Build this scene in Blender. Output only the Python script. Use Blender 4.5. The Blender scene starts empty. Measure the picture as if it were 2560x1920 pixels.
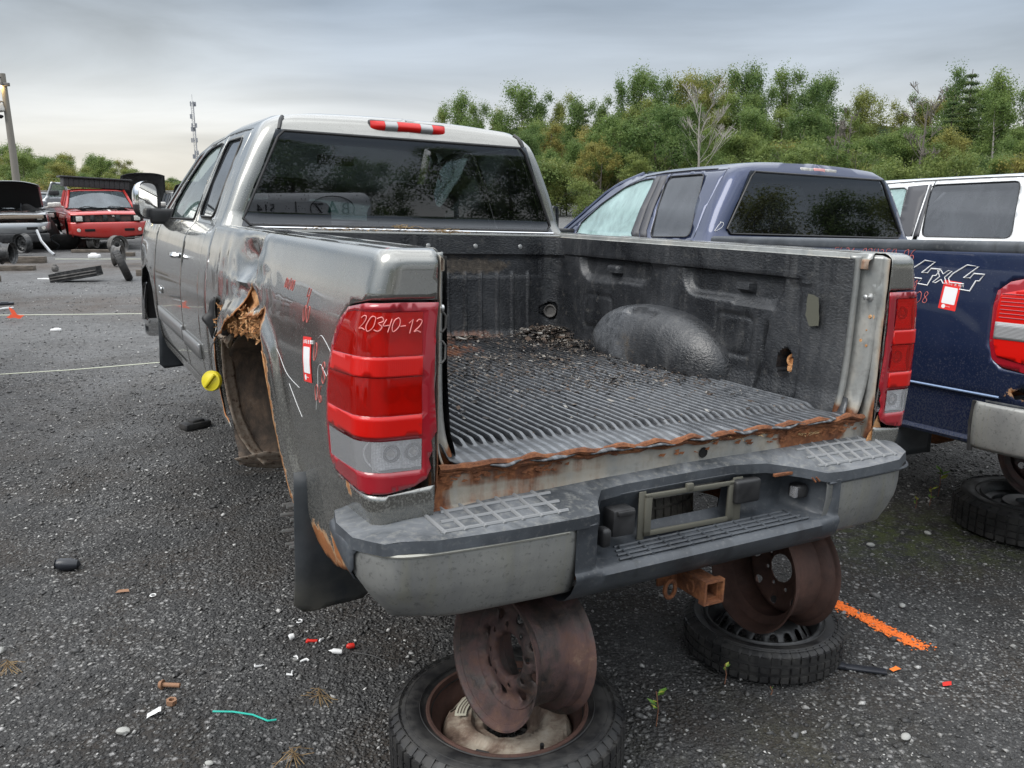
import bpy, bmesh, math, random
import numpy as np
from mathutils import Vector, Matrix, noise
from mathutils.geometry import delaunay_2d_cdt
random.seed(7); np.random.seed(7)
PI = math.pi
S = bpy.context.scene
C = S.collection

# ------------------------------------------------------------------ camera
CAMZ = 1.72
cam_data = bpy.data.cameras.new('camera')
cam_data.sensor_width = 36.0
cam_data.lens = 30.12
cam_data.clip_start = 0.05
cam_data.clip_end = 2500
cam = bpy.data.objects.new('camera', cam_data)
C.objects.link(cam)
cam.location = (0, 0, CAMZ)
cam.rotation_euler = (math.radians(90 - 12.95), 0, 0)
S.camera = cam

# ------------------------------------------------------------------ world: overcast evening sky
W = bpy.data.worlds.new('World'); S.world = W; W.use_nodes = True
wt = W.node_tree; wt.nodes.clear()
def wn(t, **k):
    n = wt.nodes.new(t)
    for a, b in k.items(): setattr(n, a, b)
    return n
def wl(a, b): wt.links.new(a, b)
out = wn('ShaderNodeOutputWorld'); bg = wn('ShaderNodeBackground')
sky = wn('ShaderNodeTexSky', sky_type='NISHITA', sun_disc=False)
sky.sun_elevation = math.radians(48); sky.sun_rotation = math.radians(-121)
tc = wn('ShaderNodeTexCoord')
sep = wn('ShaderNodeSeparateXYZ'); wl(tc.outputs['Generated'], sep.inputs[0])
grad = wn('ShaderNodeValToRGB'); wl(sep.outputs['Z'], grad.inputs[0])
el = grad.color_ramp.elements
el[0].position = 0.0; el[0].color = (0.54, 0.525, 0.49, 1)
el[1].position = 1.0; el[1].color = (1.6, 1.65, 1.7, 1)
for p, c in ((0.03, (0.53, 0.52, 0.50)), (0.075, (0.455, 0.465, 0.475)), (0.12, (0.345, 0.375, 0.41)), (0.19, (0.245, 0.285, 0.335)), (0.28, (0.50, 0.55, 0.60)), (0.45, (0.98, 1.04, 1.10)), (0.7, (1.45, 1.5, 1.56))):
    e = el.new(p); e.color = (*c, 1)
# bands of cloud: noise on the direction, squeezed vertically
mp = wn('ShaderNodeMapping'); mp.inputs['Scale'].default_value = (1.3, 1.3, 7.0); wl(tc.outputs['Generated'], mp.inputs[0])
nz = wn('ShaderNodeTexNoise'); nz.inputs['Scale'].default_value = 1.6; nz.inputs['Detail'].default_value = 7; nz.inputs['Roughness'].default_value = 0.5; nz.inputs['Distortion'].default_value = 0.5
wl(mp.outputs[0], nz.inputs['Vector'])
cr = wn('ShaderNodeMapRange'); cr.inputs['From Min'].default_value = 0.32; cr.inputs['From Max'].default_value = 0.68; cr.inputs['To Min'].default_value = 0.70; cr.inputs['To Max'].default_value = 1.24
wl(nz.outputs['Fac'], cr.inputs['Value'])
cm = wn('ShaderNodeMix', data_type='RGBA', blend_type='MULTIPLY'); cm.inputs[0].default_value = 1
wl(grad.outputs['Color'], cm.inputs[6]); wl(cr.outputs[0], cm.inputs[7])
# warm break in the cloud low on the left
wd = wn('ShaderNodeVectorMath', operation='DOT_PRODUCT'); wd.inputs[1].default_value = (-0.42, 0.90, 0.03)
wl(tc.outputs['Generated'], wd.inputs[0])
wr = wn('ShaderNodeMapRange'); wr.inputs['From Min'].default_value = 0.955; wr.inputs['From Max'].default_value = 1.0; wr.inputs['To Min'].default_value = 0; wr.inputs['To Max'].default_value = 0.13
wl(wd.outputs['Value'], wr.inputs['Value'])
wm = wn('ShaderNodeMix', data_type='RGBA', blend_type='ADD'); wl(wr.outputs[0], wm.inputs[0]); wl(cm.outputs[2], wm.inputs[6]); wm.inputs[7].default_value = (0.62, 0.52, 0.30, 1)
nm = wn('ShaderNodeMix', data_type='RGBA', blend_type='ADD'); nm.inputs[0].default_value = 0.012
wl(wm.outputs[2], nm.inputs[6]); wl(sky.outputs[0], nm.inputs[7])
wl(nm.outputs[2], bg.inputs['Color']); bg.inputs['Strength'].default_value = 1.0
wl(bg.outputs[0], out.inputs['Surface'])

# ------------------------------------------------------------------ soft overcast sun
sun = bpy.data.lights.new('sun', 'SUN'); sun.energy = 1.5; sun.angle = math.radians(35); sun.color = (1.0, 0.97, 0.92)
so = bpy.data.objects.new('sun', sun); C.objects.link(so)
so.rotation_euler = (math.radians(42), 0, math.radians(302))
S.view_settings.view_transform = 'Standard'; S.view_settings.look = 'None'
S.view_settings.exposure = 0.5; S.view_settings.gamma = 1.0; S.view_settings.use_curve_mapping = False

# ------------------------------------------------------------------ node helper
class M:
    def __init__(s, name):
        s.m = bpy.data.materials.new(name); s.m.use_nodes = True; s.t = s.m.node_tree
        s.b = s.t.nodes['Principled BSDF']; s.o = s.t.nodes['Material Output']
        s.vec = None
    def n(s, t, **k):
        x = s.t.nodes.new(t)
        for a, b in k.items(): setattr(x, a, b)
        return x
    def l(s, a, b): s.t.links.new(a, b)
    def put(s, sock, v):
        if isinstance(v, bpy.types.NodeSocket): s.l(v, sock)
        elif isinstance(v, tuple) and len(v) == 3 and sock.type == 'RGBA': sock.default_value = (*v, 1)
        else: sock.default_value = v
    def co(s, scale=(1, 1, 1), rot=(0, 0, 0), src='Object'):
        t = s.n('ShaderNodeTexCoord'); m = s.n('ShaderNodeMapping'); s.l(t.outputs[src], m.inputs[0])
        m.inputs['Scale'].default_value = scale; m.inputs['Rotation'].default_value = rot
        return m.outputs[0]
    def noise(s, sc=5, det=4, ro=0.55, vec=None, dist=0.0):
        x = s.n('ShaderNodeTexNoise'); x.inputs['Scale'].default_value = sc; x.inputs['Detail'].default_value = det
        x.inputs['Roughness'].default_value = ro; x.inputs['Distortion'].default_value = dist
        s.l(vec if vec is not None else s.co(), x.inputs['Vector']); return x.outputs['Fac']
    def voro(s, sc=5, vec=None, out='Distance', feat='F1', rnd=1.0):
        x = s.n('ShaderNodeTexVoronoi', feature=feat); x.inputs['Scale'].default_value = sc; x.inputs['Randomness'].default_value = rnd
        s.l(vec if vec is not None else s.co(), x.inputs['Vector']); return x.outputs[out]
    def ramp(s, f, *st):
        x = s.n('ShaderNodeValToRGB'); s.l(f, x.inputs[0]); e = x.color_ramp.elements
        while len(e) > 1: e.remove(e[0])
        for i, (p, c) in enumerate(st):
            if i: y = e.new(p)
            else: y = e[0]; y.position = p
            y.color = (c, c, c, 1) if not isinstance(c, tuple) else (*c, 1)
        return x.outputs[0]
    def rng(s, f, a, b, c=0.0, d=1.0):
        x = s.n('ShaderNodeMapRange'); s.put(x.inputs[0], f)
        for i, v in enumerate((a, b, c, d)): s.put(x.inputs[i + 1], v)
        return x.outputs[0]
    def mix(s, f, a, b, mode='MIX'):
        x = s.n('ShaderNodeMix', data_type='RGBA', blend_type=mode); s.put(x.inputs[0], f); s.put(x.inputs[6], a); s.put(x.inputs[7], b); return x.outputs[2]
    def ma(s, op, a, b=0.0, clamp=False):
        x = s.n('ShaderNodeMath', operation=op, use_clamp=clamp); s.put(x.inputs[0], a); s.put(x.inputs[1], b); return x.outputs[0]
    def attr(s, name): x = s.n('ShaderNodeAttribute'); x.attribute_name = name; return x
    def xyz(s, vec=None, i=2):
        x = s.n('ShaderNodeSeparateXYZ'); s.l(vec if vec is not None else s.co(), x.inputs[0]); return x.outputs[i]
    def bump(s, h, st=0.3, d=0.01, prev=None):
        x = s.n('ShaderNodeBump'); x.inputs['Strength'].default_value = st; x.inputs['Distance'].default_value = d; s.put(x.inputs['Height'], h)
        if prev is not None: s.l(prev, x.inputs['Normal'])
        return x.outputs[0]
    def set(s, **k):
        names = dict(base='Base Color', rough='Roughness', metal='Metallic', coat='Coat Weight', coatr='Coat Roughness', normal='Normal', spec='Specular IOR Level', alpha='Alpha', sub='Subsurface Weight', trans='Transmission Weight', ior='IOR', emit='Emission Color', estr='Emission Strength', coatn='Coat Normal')
        for a, v in k.items(): s.put(s.b.inputs[names[a]], v)
        return s
MAT = {}
def simple(name, base, rough=0.5, metal=0.0, **k):
    m = M(name); m.set(base=base, rough=rough, metal=metal, **k); MAT[name] = m.m; return m.m

# ------------------------------------------------------------------ mesh builder
class MB:
    def __init__(s): s.v = []; s.f = []; s.mi = []; s.at = {}
    def add(s, vs, fs, mi=0, **at):
        o = len(s.v); s.v.extend([tuple(p) for p in vs])
        s.f.extend([tuple(i + o for i in f) for f in fs]); s.mi.extend([mi] * len(fs))
        for k, val in at.items():
            a = s.at.setdefault(k, []); a.extend([0.0] * (o - len(a)))
            a.extend([val] * len(vs) if isinstance(val, (int, float)) else list(val))
        return s
    def box(s, lo, hi, mi=0, r=0.0, mat=None, seg=2, **at):
        bm = bmesh.new(); bmesh.ops.create_cube(bm, size=1)
        sx, sy, sz = [hi[i] - lo[i] for i in range(3)]; cx, cy, cz = [(hi[i] + lo[i]) / 2 for i in range(3)]
        for v in bm.verts: v.co = (v.co.x * sx, v.co.y * sy, v.co.z * sz)
        if r > 0: bmesh.ops.bevel(bm, geom=bm.edges[:], offset=min(r, 0.49 * min(abs(sx), abs(sy), abs(sz))), segments=seg, profile=0.5, affect='EDGES')
        bm.verts.index_update()
        T = Matrix.Translation((cx, cy, cz))
        if mat is not None: T = mat @ T if r is not None else T
        vs = [T @ v.co for v in bm.verts]; fs = [[v.index for v in f.verts] for f in bm.faces]; bm.free()
        return s.add(vs, fs, mi, **at)
    def tube(s, path, r, n=8, mi=0, cap=True, closed=False, **at):
        P = [Vector(p) for p in path]; k = len(P); vs = []; fs = []
        rr = r if isinstance(r, (list, tuple)) else [r] * k
        up = None
        for i in range(k):
            a = P[(i - 1) % k] if (closed or i > 0) else P[i]; b = P[(i + 1) % k] if (closed or i < k - 1) else P[i]
            t = (b - a); t = t.normalized() if t.length > 1e-9 else Vector((0, 0, 1))
            if up is None: up = Vector((0, 0, 1)) if abs(t.z) < 0.9 else Vector((1, 0, 0))
            u = t.cross(up); u = u.normalized() if u.length > 1e-6 else t.orthogonal().normalized()
            w = u.cross(t).normalized(); up = w
            for j in range(n):
                an = 2 * PI * j / n; vs.append(P[i] + (u * math.cos(an) + w * math.sin(an)) * rr[i])
        for i in range(k if closed else k - 1):
            for j in range(n):
                a, b = i * n + j, i * n + (j + 1) % n; c, d = ((i + 1) % k) * n + (j + 1) % n, ((i + 1) % k) * n + j
                fs.append((a, b, c, d))
        if cap and not closed: fs.append(tuple(range(n - 1, -1, -1))); fs.append(tuple((k - 1) * n + j for j in range(n)))
        return s.add(vs, fs, mi, **at)
    def lathe(s, prof, mat=None, n=32, mi=0, closed=False, arc=2 * PI, **at):
        mat = mat or Matrix(); vs = []; fs = []; k = len(prof)
        for j in range(n):
            a = arc * j / n
            for r, h in prof: vs.append(mat @ Vector((r * math.cos(a), r * math.sin(a), h)))
        for j in range(n):
            j2 = (j + 1) % n
            for i in range(k if closed else k - 1):
                i2 = (i + 1) % k
                fs.append((j * k + i, j2 * k + i, j2 * k + i2, j * k + i2))
        return s.add(vs, fs, mi, **at)
    def grid(s, nu, nv, fn, mi=0, closeu=False, **at):
        vs = [fn(i / (nu - 1), j / (nv - 1)) for i in range(nu) for j in range(nv)]
        fs = [(i * nv + j, (i + 1) * nv + j, (i + 1) * nv + j + 1, i * nv + j + 1) for i in range(nu - 1) for j in range(nv - 1)]
        return s.add(vs, fs, mi, **at)
    def sheet(s, outline, holes, sp, fn, mi=0, bsp=None, flip=False, att=None):
        v2, f2 = cdt(outline, holes, sp, bsp)
        vs = [fn(a, b) for a, b in v2]
        if flip: f2 = [tuple(reversed(f)) for f in f2]
        at = {}
        if att: at = {k: [g(a, b) for a, b in v2] for k, g in att.items()}
        return s.add(vs, f2, mi, **at)
    def mesh(s, name, mats, smooth=35):
        me = bpy.data.meshes.new(name); me.from_pydata(s.v, [], s.f)
        for m in (mats if isinstance(mats, (list, tuple)) else [mats]): me.materials.append(MAT[m] if isinstance(m, str) else m)
        me.polygons.foreach_set('material_index', s.mi)
        for k, a in s.at.items():
            a = a + [0.0] * (len(s.v) - len(a)); d = me.attributes.new(k, 'FLOAT', 'POINT'); d.data.foreach_set('value', a)
        if smooth:
            me.polygons.foreach_set('use_smooth', [True] * len(s.f)); me.set_sharp_from_angle(angle=math.radians(smooth))
        me.update(); return me
def inside(pts, poly):
    x, y = pts[:, 0], pts[:, 1]; r = np.zeros(len(pts), bool); p = np.array(poly); n = len(p)
    for i in range(n):
        x1, y1 = p[i]; x2, y2 = p[(i + 1) % n]
        c = (y1 > y) != (y2 > y)
        with np.errstate(divide='ignore', invalid='ignore'): xi = (x2 - x1) * (y - y1) / (y2 - y1) + x1
        r ^= c & (x < xi)
    return r
def resample(poly, sp):
    o = []; n = len(poly)
    for i in range(n):
        a = np.array(poly[i], float); b = np.array(poly[(i + 1) % n], float); d = np.linalg.norm(b - a)
        if d < 1e-7: continue
        k = max(1, int(math.ceil(d / sp)))
        for j in range(k): o.append(tuple(a + (b - a) * j / k))
    return o
def cdt(outline, holes, sp, bsp=None):
    bsp = bsp or sp
    loops = [resample(outline, bsp)] + [resample(h, min(bsp, sp * 0.6)) for h in holes]
    sx, sy = (sp if isinstance(sp, tuple) else (sp, sp))
    P = np.array(loops[0]); lo, hi = P.min(0), P.max(0)
    gx = np.arange(lo[0] + sx * .5, hi[0], sx); gy = np.arange(lo[1] + sy * .5, hi[1], sy)
    G = np.stack(np.meshgrid(gx, gy), -1).reshape(-1, 2)
    if len(G):
        G = G[inside(G, loops[0])]
        for h in loops[1:]:
            if len(G): G = G[~inside(G, h)]
        B = np.concatenate([np.array(l) for l in loops])
        if len(G):
            keep = np.ones(len(G), bool)
            for k in range(0, len(B), 256):
                d = np.abs(G[:, None, 0] - B[None, k:k + 256, 0]) / sx + np.abs(G[:, None, 1] - B[None, k:k + 256, 1]) / sy
                keep &= d.min(1) > 0.45
            G = G[keep]
    vs = []; es = []
    for l in loops:
        o = len(vs); vs += [Vector(p) for p in l]; es += [(o + i, o + (i + 1) % len(l)) for i in range(len(l))]
    vs += [Vector(p) for p in G]
    V, E, F, *_ = delaunay_2d_cdt(vs, es, [], 0, 1e-6)
    V = [(v.x, v.y) for v in V]
    A = np.array(V); Fa = np.array([list(f) for f in F if len(f) == 3])
    cen = A[Fa].mean(1); ok = inside(cen, loops[0])
    for h in loops[1:]: ok &= ~inside(cen, h)
    out_f = []
    for f in Fa[ok]:
        a, b, c = A[f[0]], A[f[1]], A[f[2]]
        cr_ = (b[0] - a[0]) * (c[1] - a[1]) - (b[1] - a[1]) * (c[0] - a[0])
        if abs(cr_) < 1e-10: continue
        out_f.append(tuple(int(i) for i in (f if cr_ > 0 else f[::-1])))
    return V, out_f
def rrect(x0, y0, x1, y1, r, n=5):
    if not isinstance(r, (tuple, list)): r = (r,) * 4
    o = []
    for (cx, cy, a0, q) in ((x1, y1, 0, r[0]), (x0, y1, 90, r[1]), (x0, y0, 180, r[2]), (x1, y0, 270, r[3])):
        sx = -1 if cx == x1 else 1; sy = -1 if cy == y1 else 1
        for i in range(n + 1):
            a = math.radians(a0 + 90 * i / n); o.append((cx + sx * q + q * math.cos(a), cy + sy * q + q * math.sin(a)))
    return o
def smooth_poly(pts, n=4, closed=True):
    P = [np.array(p, float) for p in pts]; k = len(P); o = []
    for i in range(k if closed else k - 1):
        p0, p1, p2, p3 = P[(i - 1) % k] if (closed or i) else P[0], P[i], P[(i + 1) % k], P[(i + 2) % k] if (closed or i < k - 2) else P[-1]
        for j in range(n):
            t = j / n
            o.append(tuple(0.5 * (2 * p1 + (p2 - p0) * t + (2 * p0 - 5 * p1 + 4 * p2 - p3) * t * t + (3 * p1 - p0 - 3 * p2 + p3) * t ** 3)))
    if not closed: o.append(tuple(P[-1]))
    return o
def ragged(pts, amp, sp=0.012, seed=0, closed=True):
    o = []; R_ = resample(pts, sp)
    if not closed: R_ = R_[:len(R_) - max(1, int(math.ceil(math.dist(pts[-1], pts[0]) / sp))) + 1]
    for i, p in enumerate(R_):
        q = Vector((p[0] * 38 + seed, p[1] * 38, seed * 1.7)); o.append((p[0] + amp * noise.noise(q), p[1] + amp * noise.noise(q + Vector((9, 5, 3)))))
    return o
def ss(a, b, x):
    t = min(1, max(0, (x - a) / (b - a))) if b != a else float(x > a)
    return t * t * (3 - 2 * t)
def itp(x, xs, ys): return float(np.interp(x, xs, ys))
def nz3(x, y, z, s=1.0): return noise.noise(Vector((x * s, y * s, z * s)))

def link(name, me, parent=None, loc=(0, 0, 0), kind=None, label=None, solid=0):
    o = bpy.data.objects.new(name, me); C.objects.link(o); o.location = loc
    if parent is not None: o.parent = parent
    if kind: o['kind'] = kind
    if label: o['label'] = label
    if solid:
        m = o.modifiers.new('thickness', 'SOLIDIFY'); m.thickness = solid; m.offset = -1
    return o
def thing(name, label, cat, loc=(0, 0, 0), rot=(0, 0, 0), group=None, mw=None):
    o = bpy.data.objects.new(name, None); C.objects.link(o); o.location = loc; o.rotation_euler = rot
    if mw is not None: o.matrix_world = mw
    o['label'] = label; o['category'] = cat
    if group: o['group'] = group
    o.empty_display_size = 0.2
    return o
def tag(o, label, cat, group=None):
    o['label'] = label; o['category'] = cat
    if group: o['group'] = group
    return o
def copy_tree(o, parent=None):
    c = o.copy(); C.objects.link(c); c.parent = parent
    for ch in list(o.children): copy_tree(ch, c)
    return c
def frame(loc, zdir, xdir=(1, 0, 0)):
    z = Vector(zdir).normalized(); x = Vector(xdir); x = (x - z * x.dot(z)).normalized(); y = z.cross(x)
    m = Matrix((x, y, z)).transposed().to_4x4(); m.translation = Vector(loc); return m
# ------------------------------------------------------------------ materials
def rustcol(m, v=None, dark=0.0):
    v = v or m.co()
    a = m.noise(14, 6, .7, v, .4); b = m.noise(60, 5, .7, v)
    c = m.ramp(a, (0.28, (0.035, 0.018, 0.012)), (0.45, (0.13, 0.045, 0.02)), (0.58, (0.26, 0.095, 0.035)), (0.75, (0.42, 0.20, 0.085)))
    return m.mix(0.5, c, m.ramp(b, (0.3, (0.04, 0.02, 0.014)), (0.55, (0.20, 0.075, 0.03)), (0.75, (0.38, 0.19, 0.09))))
def paint(name, base, metal=0.8, rough=0.32, flake=True, grime=0.25, coat=1.0):
    m = M(name); v = m.co()
    g = m.noise(2.2, 7, .62, m.co((1, 1, .55)), .3); sp = m.noise(150, 2, .5, v)
    st = m.noise(7, 5, .6, m.co((1, 1, .12)))
    gm = m.ma('MULTIPLY', m.rng(g, .42, .75), grime)
    gm = m.ma('ADD', gm, m.ma('MULTIPLY', m.rng(st, .52, .75), grime * .6), True)
    # mud spatter growing towards the rocker
    low = m.rng(m.xyz(v), -0.35, -1.0)
    gm2 = m.ma('MULTIPLY', m.rng(m.ma('ADD', sp, m.ma('MULTIPLY', low, .25)), .62, .72), .5)
    gm = m.ma('MAXIMUM', gm, gm2)
    dirt = tuple(min(1, x * .35 + .10) for x in base)
    c = m.mix(m.ma('MULTIPLY', gm, .75), base, (dirt[0], dirt[1] * .97, dirt[2] * .9))
    ra = m.attr('rust').outputs['Fac']
    rn = m.noise(24, 6, .7, v, .3)
    rm = m.rng(m.ma('ADD', ra, m.ma('MULTIPLY', m.ma('SUBTRACT', rn, .5), 1.1)), .42, .50)
    pm = m.rng(m.ma('ADD', ra, m.ma('MULTIPLY', m.ma('SUBTRACT', rn, .5), 1.1)), .30, .34)
    c = m.mix(m.ma('MULTIPLY', pm, .85), c, (0.40, 0.22, 0.10)); c = m.mix(rm, c, m.mix(.5, rustcol(m, v), (.42, .15, .035)))
    keep = m.ma('SUBTRACT', 1.0, pm)
    b1 = m.bump(m.ma('MULTIPLY', rn, pm), .8, .004)
    m.set(base=c, metal=m.ma('MULTIPLY', keep, m.rng(gm, 0, 1, metal, metal * .3)), rough=m.ma('ADD', m.rng(gm, 0, 1, rough, rough + .35), m.ma('MULTIPLY', pm, .5), True),
          coat=m.ma('MULTIPLY', keep, m.rng(gm, 0, 1, coat, coat * .25)), coatr=m.rng(gm, 0, 1, .02, .3), normal=b1)
    MAT[name] = m.m; return m.m
paint('silver_paint', (0.29, 0.287, 0.268), .90, .20)
paint('blue_paint', (0.013, 0.025, 0.074), .55, .33, grime=.14)
paint('white_paint', (0.72, 0.73, 0.74), 0, .35, grime=.12)
paint('red_paint', (0.42, 0.018, 0.012), .2, .35, grime=.25)
paint('grey_paint', (0.34, 0.35, 0.36), .75, .3, grime=.3)
paint('dark_paint', (0.02, 0.022, 0.025), .3, .3, grime=.25)

m = M('bare_metal'); v = m.co()
st = m.noise(9, 6, .65, m.co((1, 1, .10)), .2); n1 = m.noise(5, 6, .65, v, .4); n2 = m.noise(40, 4, .6, v)
c = m.mix(m.rng(n1, .35, .65), (0.26, 0.27, 0.265), (0.40, 0.40, 0.38)); c = m.mix(m.ma('MULTIPLY', m.rng(n2, .5, .7), .4), c, (0.16, 0.155, 0.145))
ra = m.attr('rust').outputs['Fac']
rs = m.ma('ADD', m.ma('MULTIPLY', st, .65), m.ma('MULTIPLY', n1, .45))
rm = m.rng(m.ma('ADD', ra, rs), .84, .98)
ym = m.rng(m.ma('ADD', ra, rs), .60, .84)
c = m.mix(m.ma('MULTIPLY', ym, .45), c, (0.27, 0.20, 0.11)); c = m.mix(rm, c, rustcol(m, v))
m.set(base=c, metal=m.rng(ym, 0, 1, .40, .05), rough=m.rng(ym, 0, 1, .30, .85), normal=m.bump(m.ma('ADD', n2, m.ma('MULTIPLY', rm, 2)), .35, .003)); MAT['bare_metal'] = m.m

m = M('rust'); v = m.co(); n = m.noise(45, 6, .7, v); m.set(base=rustcol(m, v), rough=.92, normal=m.bump(n, .9, .006)); MAT['rust'] = m.m
m = M('rust_flakes'); v = m.co(); n = m.noise(60, 6, .75, v); c = m.ramp(m.noise(30, 6, .7, v), (.3, (.20, .075, .025)), (.5, (.52, .25, .10)), (.7, (.72, .46, .24)))
m.set(base=c, rough=.95, normal=m.bump(n, 1, .01)); MAT['rust_flakes'] = m.m
m = M('wheelhouse'); v = m.co(); n = m.noise(30, 6, .7, v)
c = m.ramp(m.noise(11, 7, .7, m.co((1, 1, .5)), .3), (.3, (.025, .021, .018)), (.48, (.075, .058, .046)), (.62, (.15, .105, .075)), (.78, (.26, .22, .18)))
m.set(base=c, rough=.9, normal=m.bump(n, .8, .006)); MAT['wheelhouse'] = m.m
m = M('liner_strip'); v = m.co(); n = m.noise(50, 5, .7, v)
c = m.ramp(n, (.34, (.05, .025, .015)), (.42, (.20, .15, .11)), (.6, (.26, .22, .18)), (.75, (.34, .30, .25))); m.set(base=c, rough=.85, normal=m.bump(n, .5, .003)); MAT['liner_strip'] = m.m

# black bed liner: orange peel, damp sheen, dust and chalky scuffs
m = M('bed_liner'); v = m.co()
gr = m.noise(75, 3, .6, m.co((1, 1, 1.6))); damp = m.noise(2.6, 6, .65, v, .6); fine = m.noise(28, 6, .7, v)
dt = m.attr('dirt').outputs['Fac']; rt = m.attr('rust').outputs['Fac']
c = m.mix(m.rng(damp, .35, .65), (0.010, 0.011, 0.013), (0.030, 0.032, 0.036))
wo = m.attr('worn').outputs['Fac']; c = m.mix(m.ma('MULTIPLY', wo, m.rng(fine, .35, .6, .35, 1)), c, (.165, .175, .19))  # scuffed plastic and its wet highlights, both put into the colour
st = m.noise(11, 6, .7, m.co((1, 1, .16)), .3)
c = m.mix(m.ma('MULTIPLY', m.rng(st, .52, .74), .40), c, (0.11, 0.11, 0.11))
c = m.mix(m.ma('MULTIPLY', m.rng(fine, .56, .72), .35), c, (0.14, 0.135, 0.125))
dm = m.rng(m.ma('ADD', dt, m.ma('MULTIPLY', m.ma('SUBTRACT', fine, .5), 1.2)), .35, .6)
c = m.mix(dm, c, m.ramp(m.noise(40, 5, .7, v), (.35, (.018, .014, .011)), (.6, (.075, .06, .045)), (.75, (.16, .14, .11))))
rm = m.rng(m.ma('ADD', rt, m.ma('MULTIPLY', m.ma('SUBTRACT', st, .5), 1.0)), .40, .75)
c = m.mix(m.ma('MULTIPLY', rm, .8), c, (.24, .085, .03))
m.set(base=c, rough=m.ma('ADD', m.rng(damp, .35, .62, .20, .50), m.ma('MULTIPLY', dm, .35), True), spec=.6, normal=m.bump(gr, .6, .005)); MAT['bed_liner'] = m.m
mf = m.m.copy(); mf.name = 'bed_floor'; MAT['bed_floor'] = mf
for nd in mf.node_tree.nodes:
    if nd.type == 'BUMP': nd.inputs['Strength'].default_value = .22

m = M('bumper_plastic'); v = m.co(); n = m.noise(3, 7, .65, v, .5); f = m.noise(60, 4, .6, v); st = m.noise(16, 4, .6, m.co((1, 1, .08)))
c = m.mix(m.rng(n, .35, .68), (0.028, 0.032, 0.038), (0.085, 0.095, 0.108)); c = m.mix(m.ma('MULTIPLY', m.rng(f, .55, .7), .3), c, (.16, .16, .155))
c = m.mix(m.ma('MULTIPLY', m.rng(st, .60, .72), .45), c, (0.012, 0.013, 0.014))
m.set(base=c, rough=m.rng(n, .3, .7, .38, .6), normal=m.bump(m.noise(220, 2, .5, v), .15, .002)); MAT['bumper_plastic'] = m.m
m = M('step_plastic'); v = m.co(); n = m.noise(3.5, 7, .7, v, .8); f = m.noise(50, 5, .65, v)
c = m.mix(m.rng(n, .34, .62), (0.035, 0.040, 0.046), (0.165, 0.175, 0.187)); c = m.mix(m.ma('MULTIPLY', m.rng(f, .5, .7), .45), c, (.27, .265, .24))
m.set(base=c, rough=.62, normal=m.bump(f, .2, .002)); MAT['step_plastic'] = m.m
m = M('dull_chrome'); v = m.co(); n = m.noise(5, 7, .7, m.co((1, 1, .35)), .3); f = m.noise(80, 4, .65, v); st = m.noise(14, 4, .6, m.co((1, 1, .07)))
ra = m.attr('rust').outputs['Fac']
c = m.mix(m.rng(n, .35, .65), (0.23, 0.235, 0.235), (0.33, 0.33, 0.31)); c = m.mix(m.ma('MULTIPLY', m.rng(st, .55, .72), .45), c, (.30, .29, .20))
c = m.mix(m.ma('MULTIPLY', m.rng(f, .56, .68), .5), c, (.10, .10, .10))
rm = m.rng(m.ma('ADD', ra, n), 1.05, 1.2); c = m.mix(rm, c, (.25, .12, .05))
m.set(base=c, metal=.55, rough=m.rng(n, .3, .7, .36, .58), normal=m.bump(f, .12, .002)); MAT['dull_chrome'] = m.m
simple('chrome', (0.78, 0.79, 0.8), .07, 1.0)
m = M('mirror_chrome'); n = m.noise(20, 4); m.set(base=(.72, .73, .75), metal=1.0, rough=m.rng(n, .4, .7, .04, .2)); MAT['mirror_chrome'] = m.m
m = M('black_plastic'); v = m.co(); n = m.noise(12, 5, .6, v); m.set(base=m.mix(m.rng(n, .4, .7), (.012, .012, .013), (.035, .035, .036)), rough=m.rng(n, .3, .7, .35, .6)); MAT['black_plastic'] = m.m
simple('dark_gap', (0.004, 0.004, 0.004), .9)
m = M('rubber'); v = m.co(); n = m.noise(16, 6, .65, v); f = m.noise(90, 4, .6, v)
c = m.mix(m.rng(n, .4, .72), (.013, .013, .014), (.045, .043, .040)); m.set(base=c, rough=m.rng(n, .3, .7, .42, .75), normal=m.bump(f, .15, .002)); MAT['rubber'] = m.m
m = M('flap_rubber'); v = m.co(); n = m.noise(6, 6, .65, v); low = m.rng(m.xyz(v), -1.0, -1.2)
c = m.mix(m.rng(n, .4, .7), (.022, .026, .031), (.05, .055, .06)); c = m.mix(m.ma('MULTIPLY', low, m.rng(n, .3, .7)), c, (.09, .085, .07)); m.set(base=c, rough=.55); MAT['flap_rubber'] = m.m
m = M('tyre_dirty'); v = m.co(); n = m.noise(9, 7, .7, v); c = m.ramp(n, (.35, (.014, .014, .014)), (.55, (.03, .028, .025)), (.72, (.085, .07, .05))); m.set(base=c, rough=.8, normal=m.bump(m.noise(60, 4, .6, v), .3, .003)); MAT['tyre_dirty'] = m.m
m = M('tan_tyre'); v = m.co(); n = m.noise(14, 6, .7, v); c = m.ramp(n, (.35, (.08, .075, .065)), (.65, (.24, .225, .195))); m.set(base=c, rough=.9, normal=m.bump(n, .3, .003)); MAT['dusty_tyre'] = m.m
m = M('rim_rust'); v = m.co(); a = m.noise(6, 7, .7, v, .5); b = m.noise(40, 5, .7, v)
c = m.ramp(a, (.34, (.016, .016, .018)), (.44, (.048, .037, .034)), (.53, (.085, .052, .050)), (.62, (.125, .070, .056)), (.74, (.24, .17, .12))); c = m.mix(m.ma('MULTIPLY', m.rng(b, .5, .7), .55), c, (.11, .065, .045))
m.set(base=c, rough=m.rng(a, .4, .6, .45, .8), metal=.3, normal=m.bump(m.ma('ADD', b, a), .7, .004)); MAT['rim_rust'] = m.m
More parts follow.
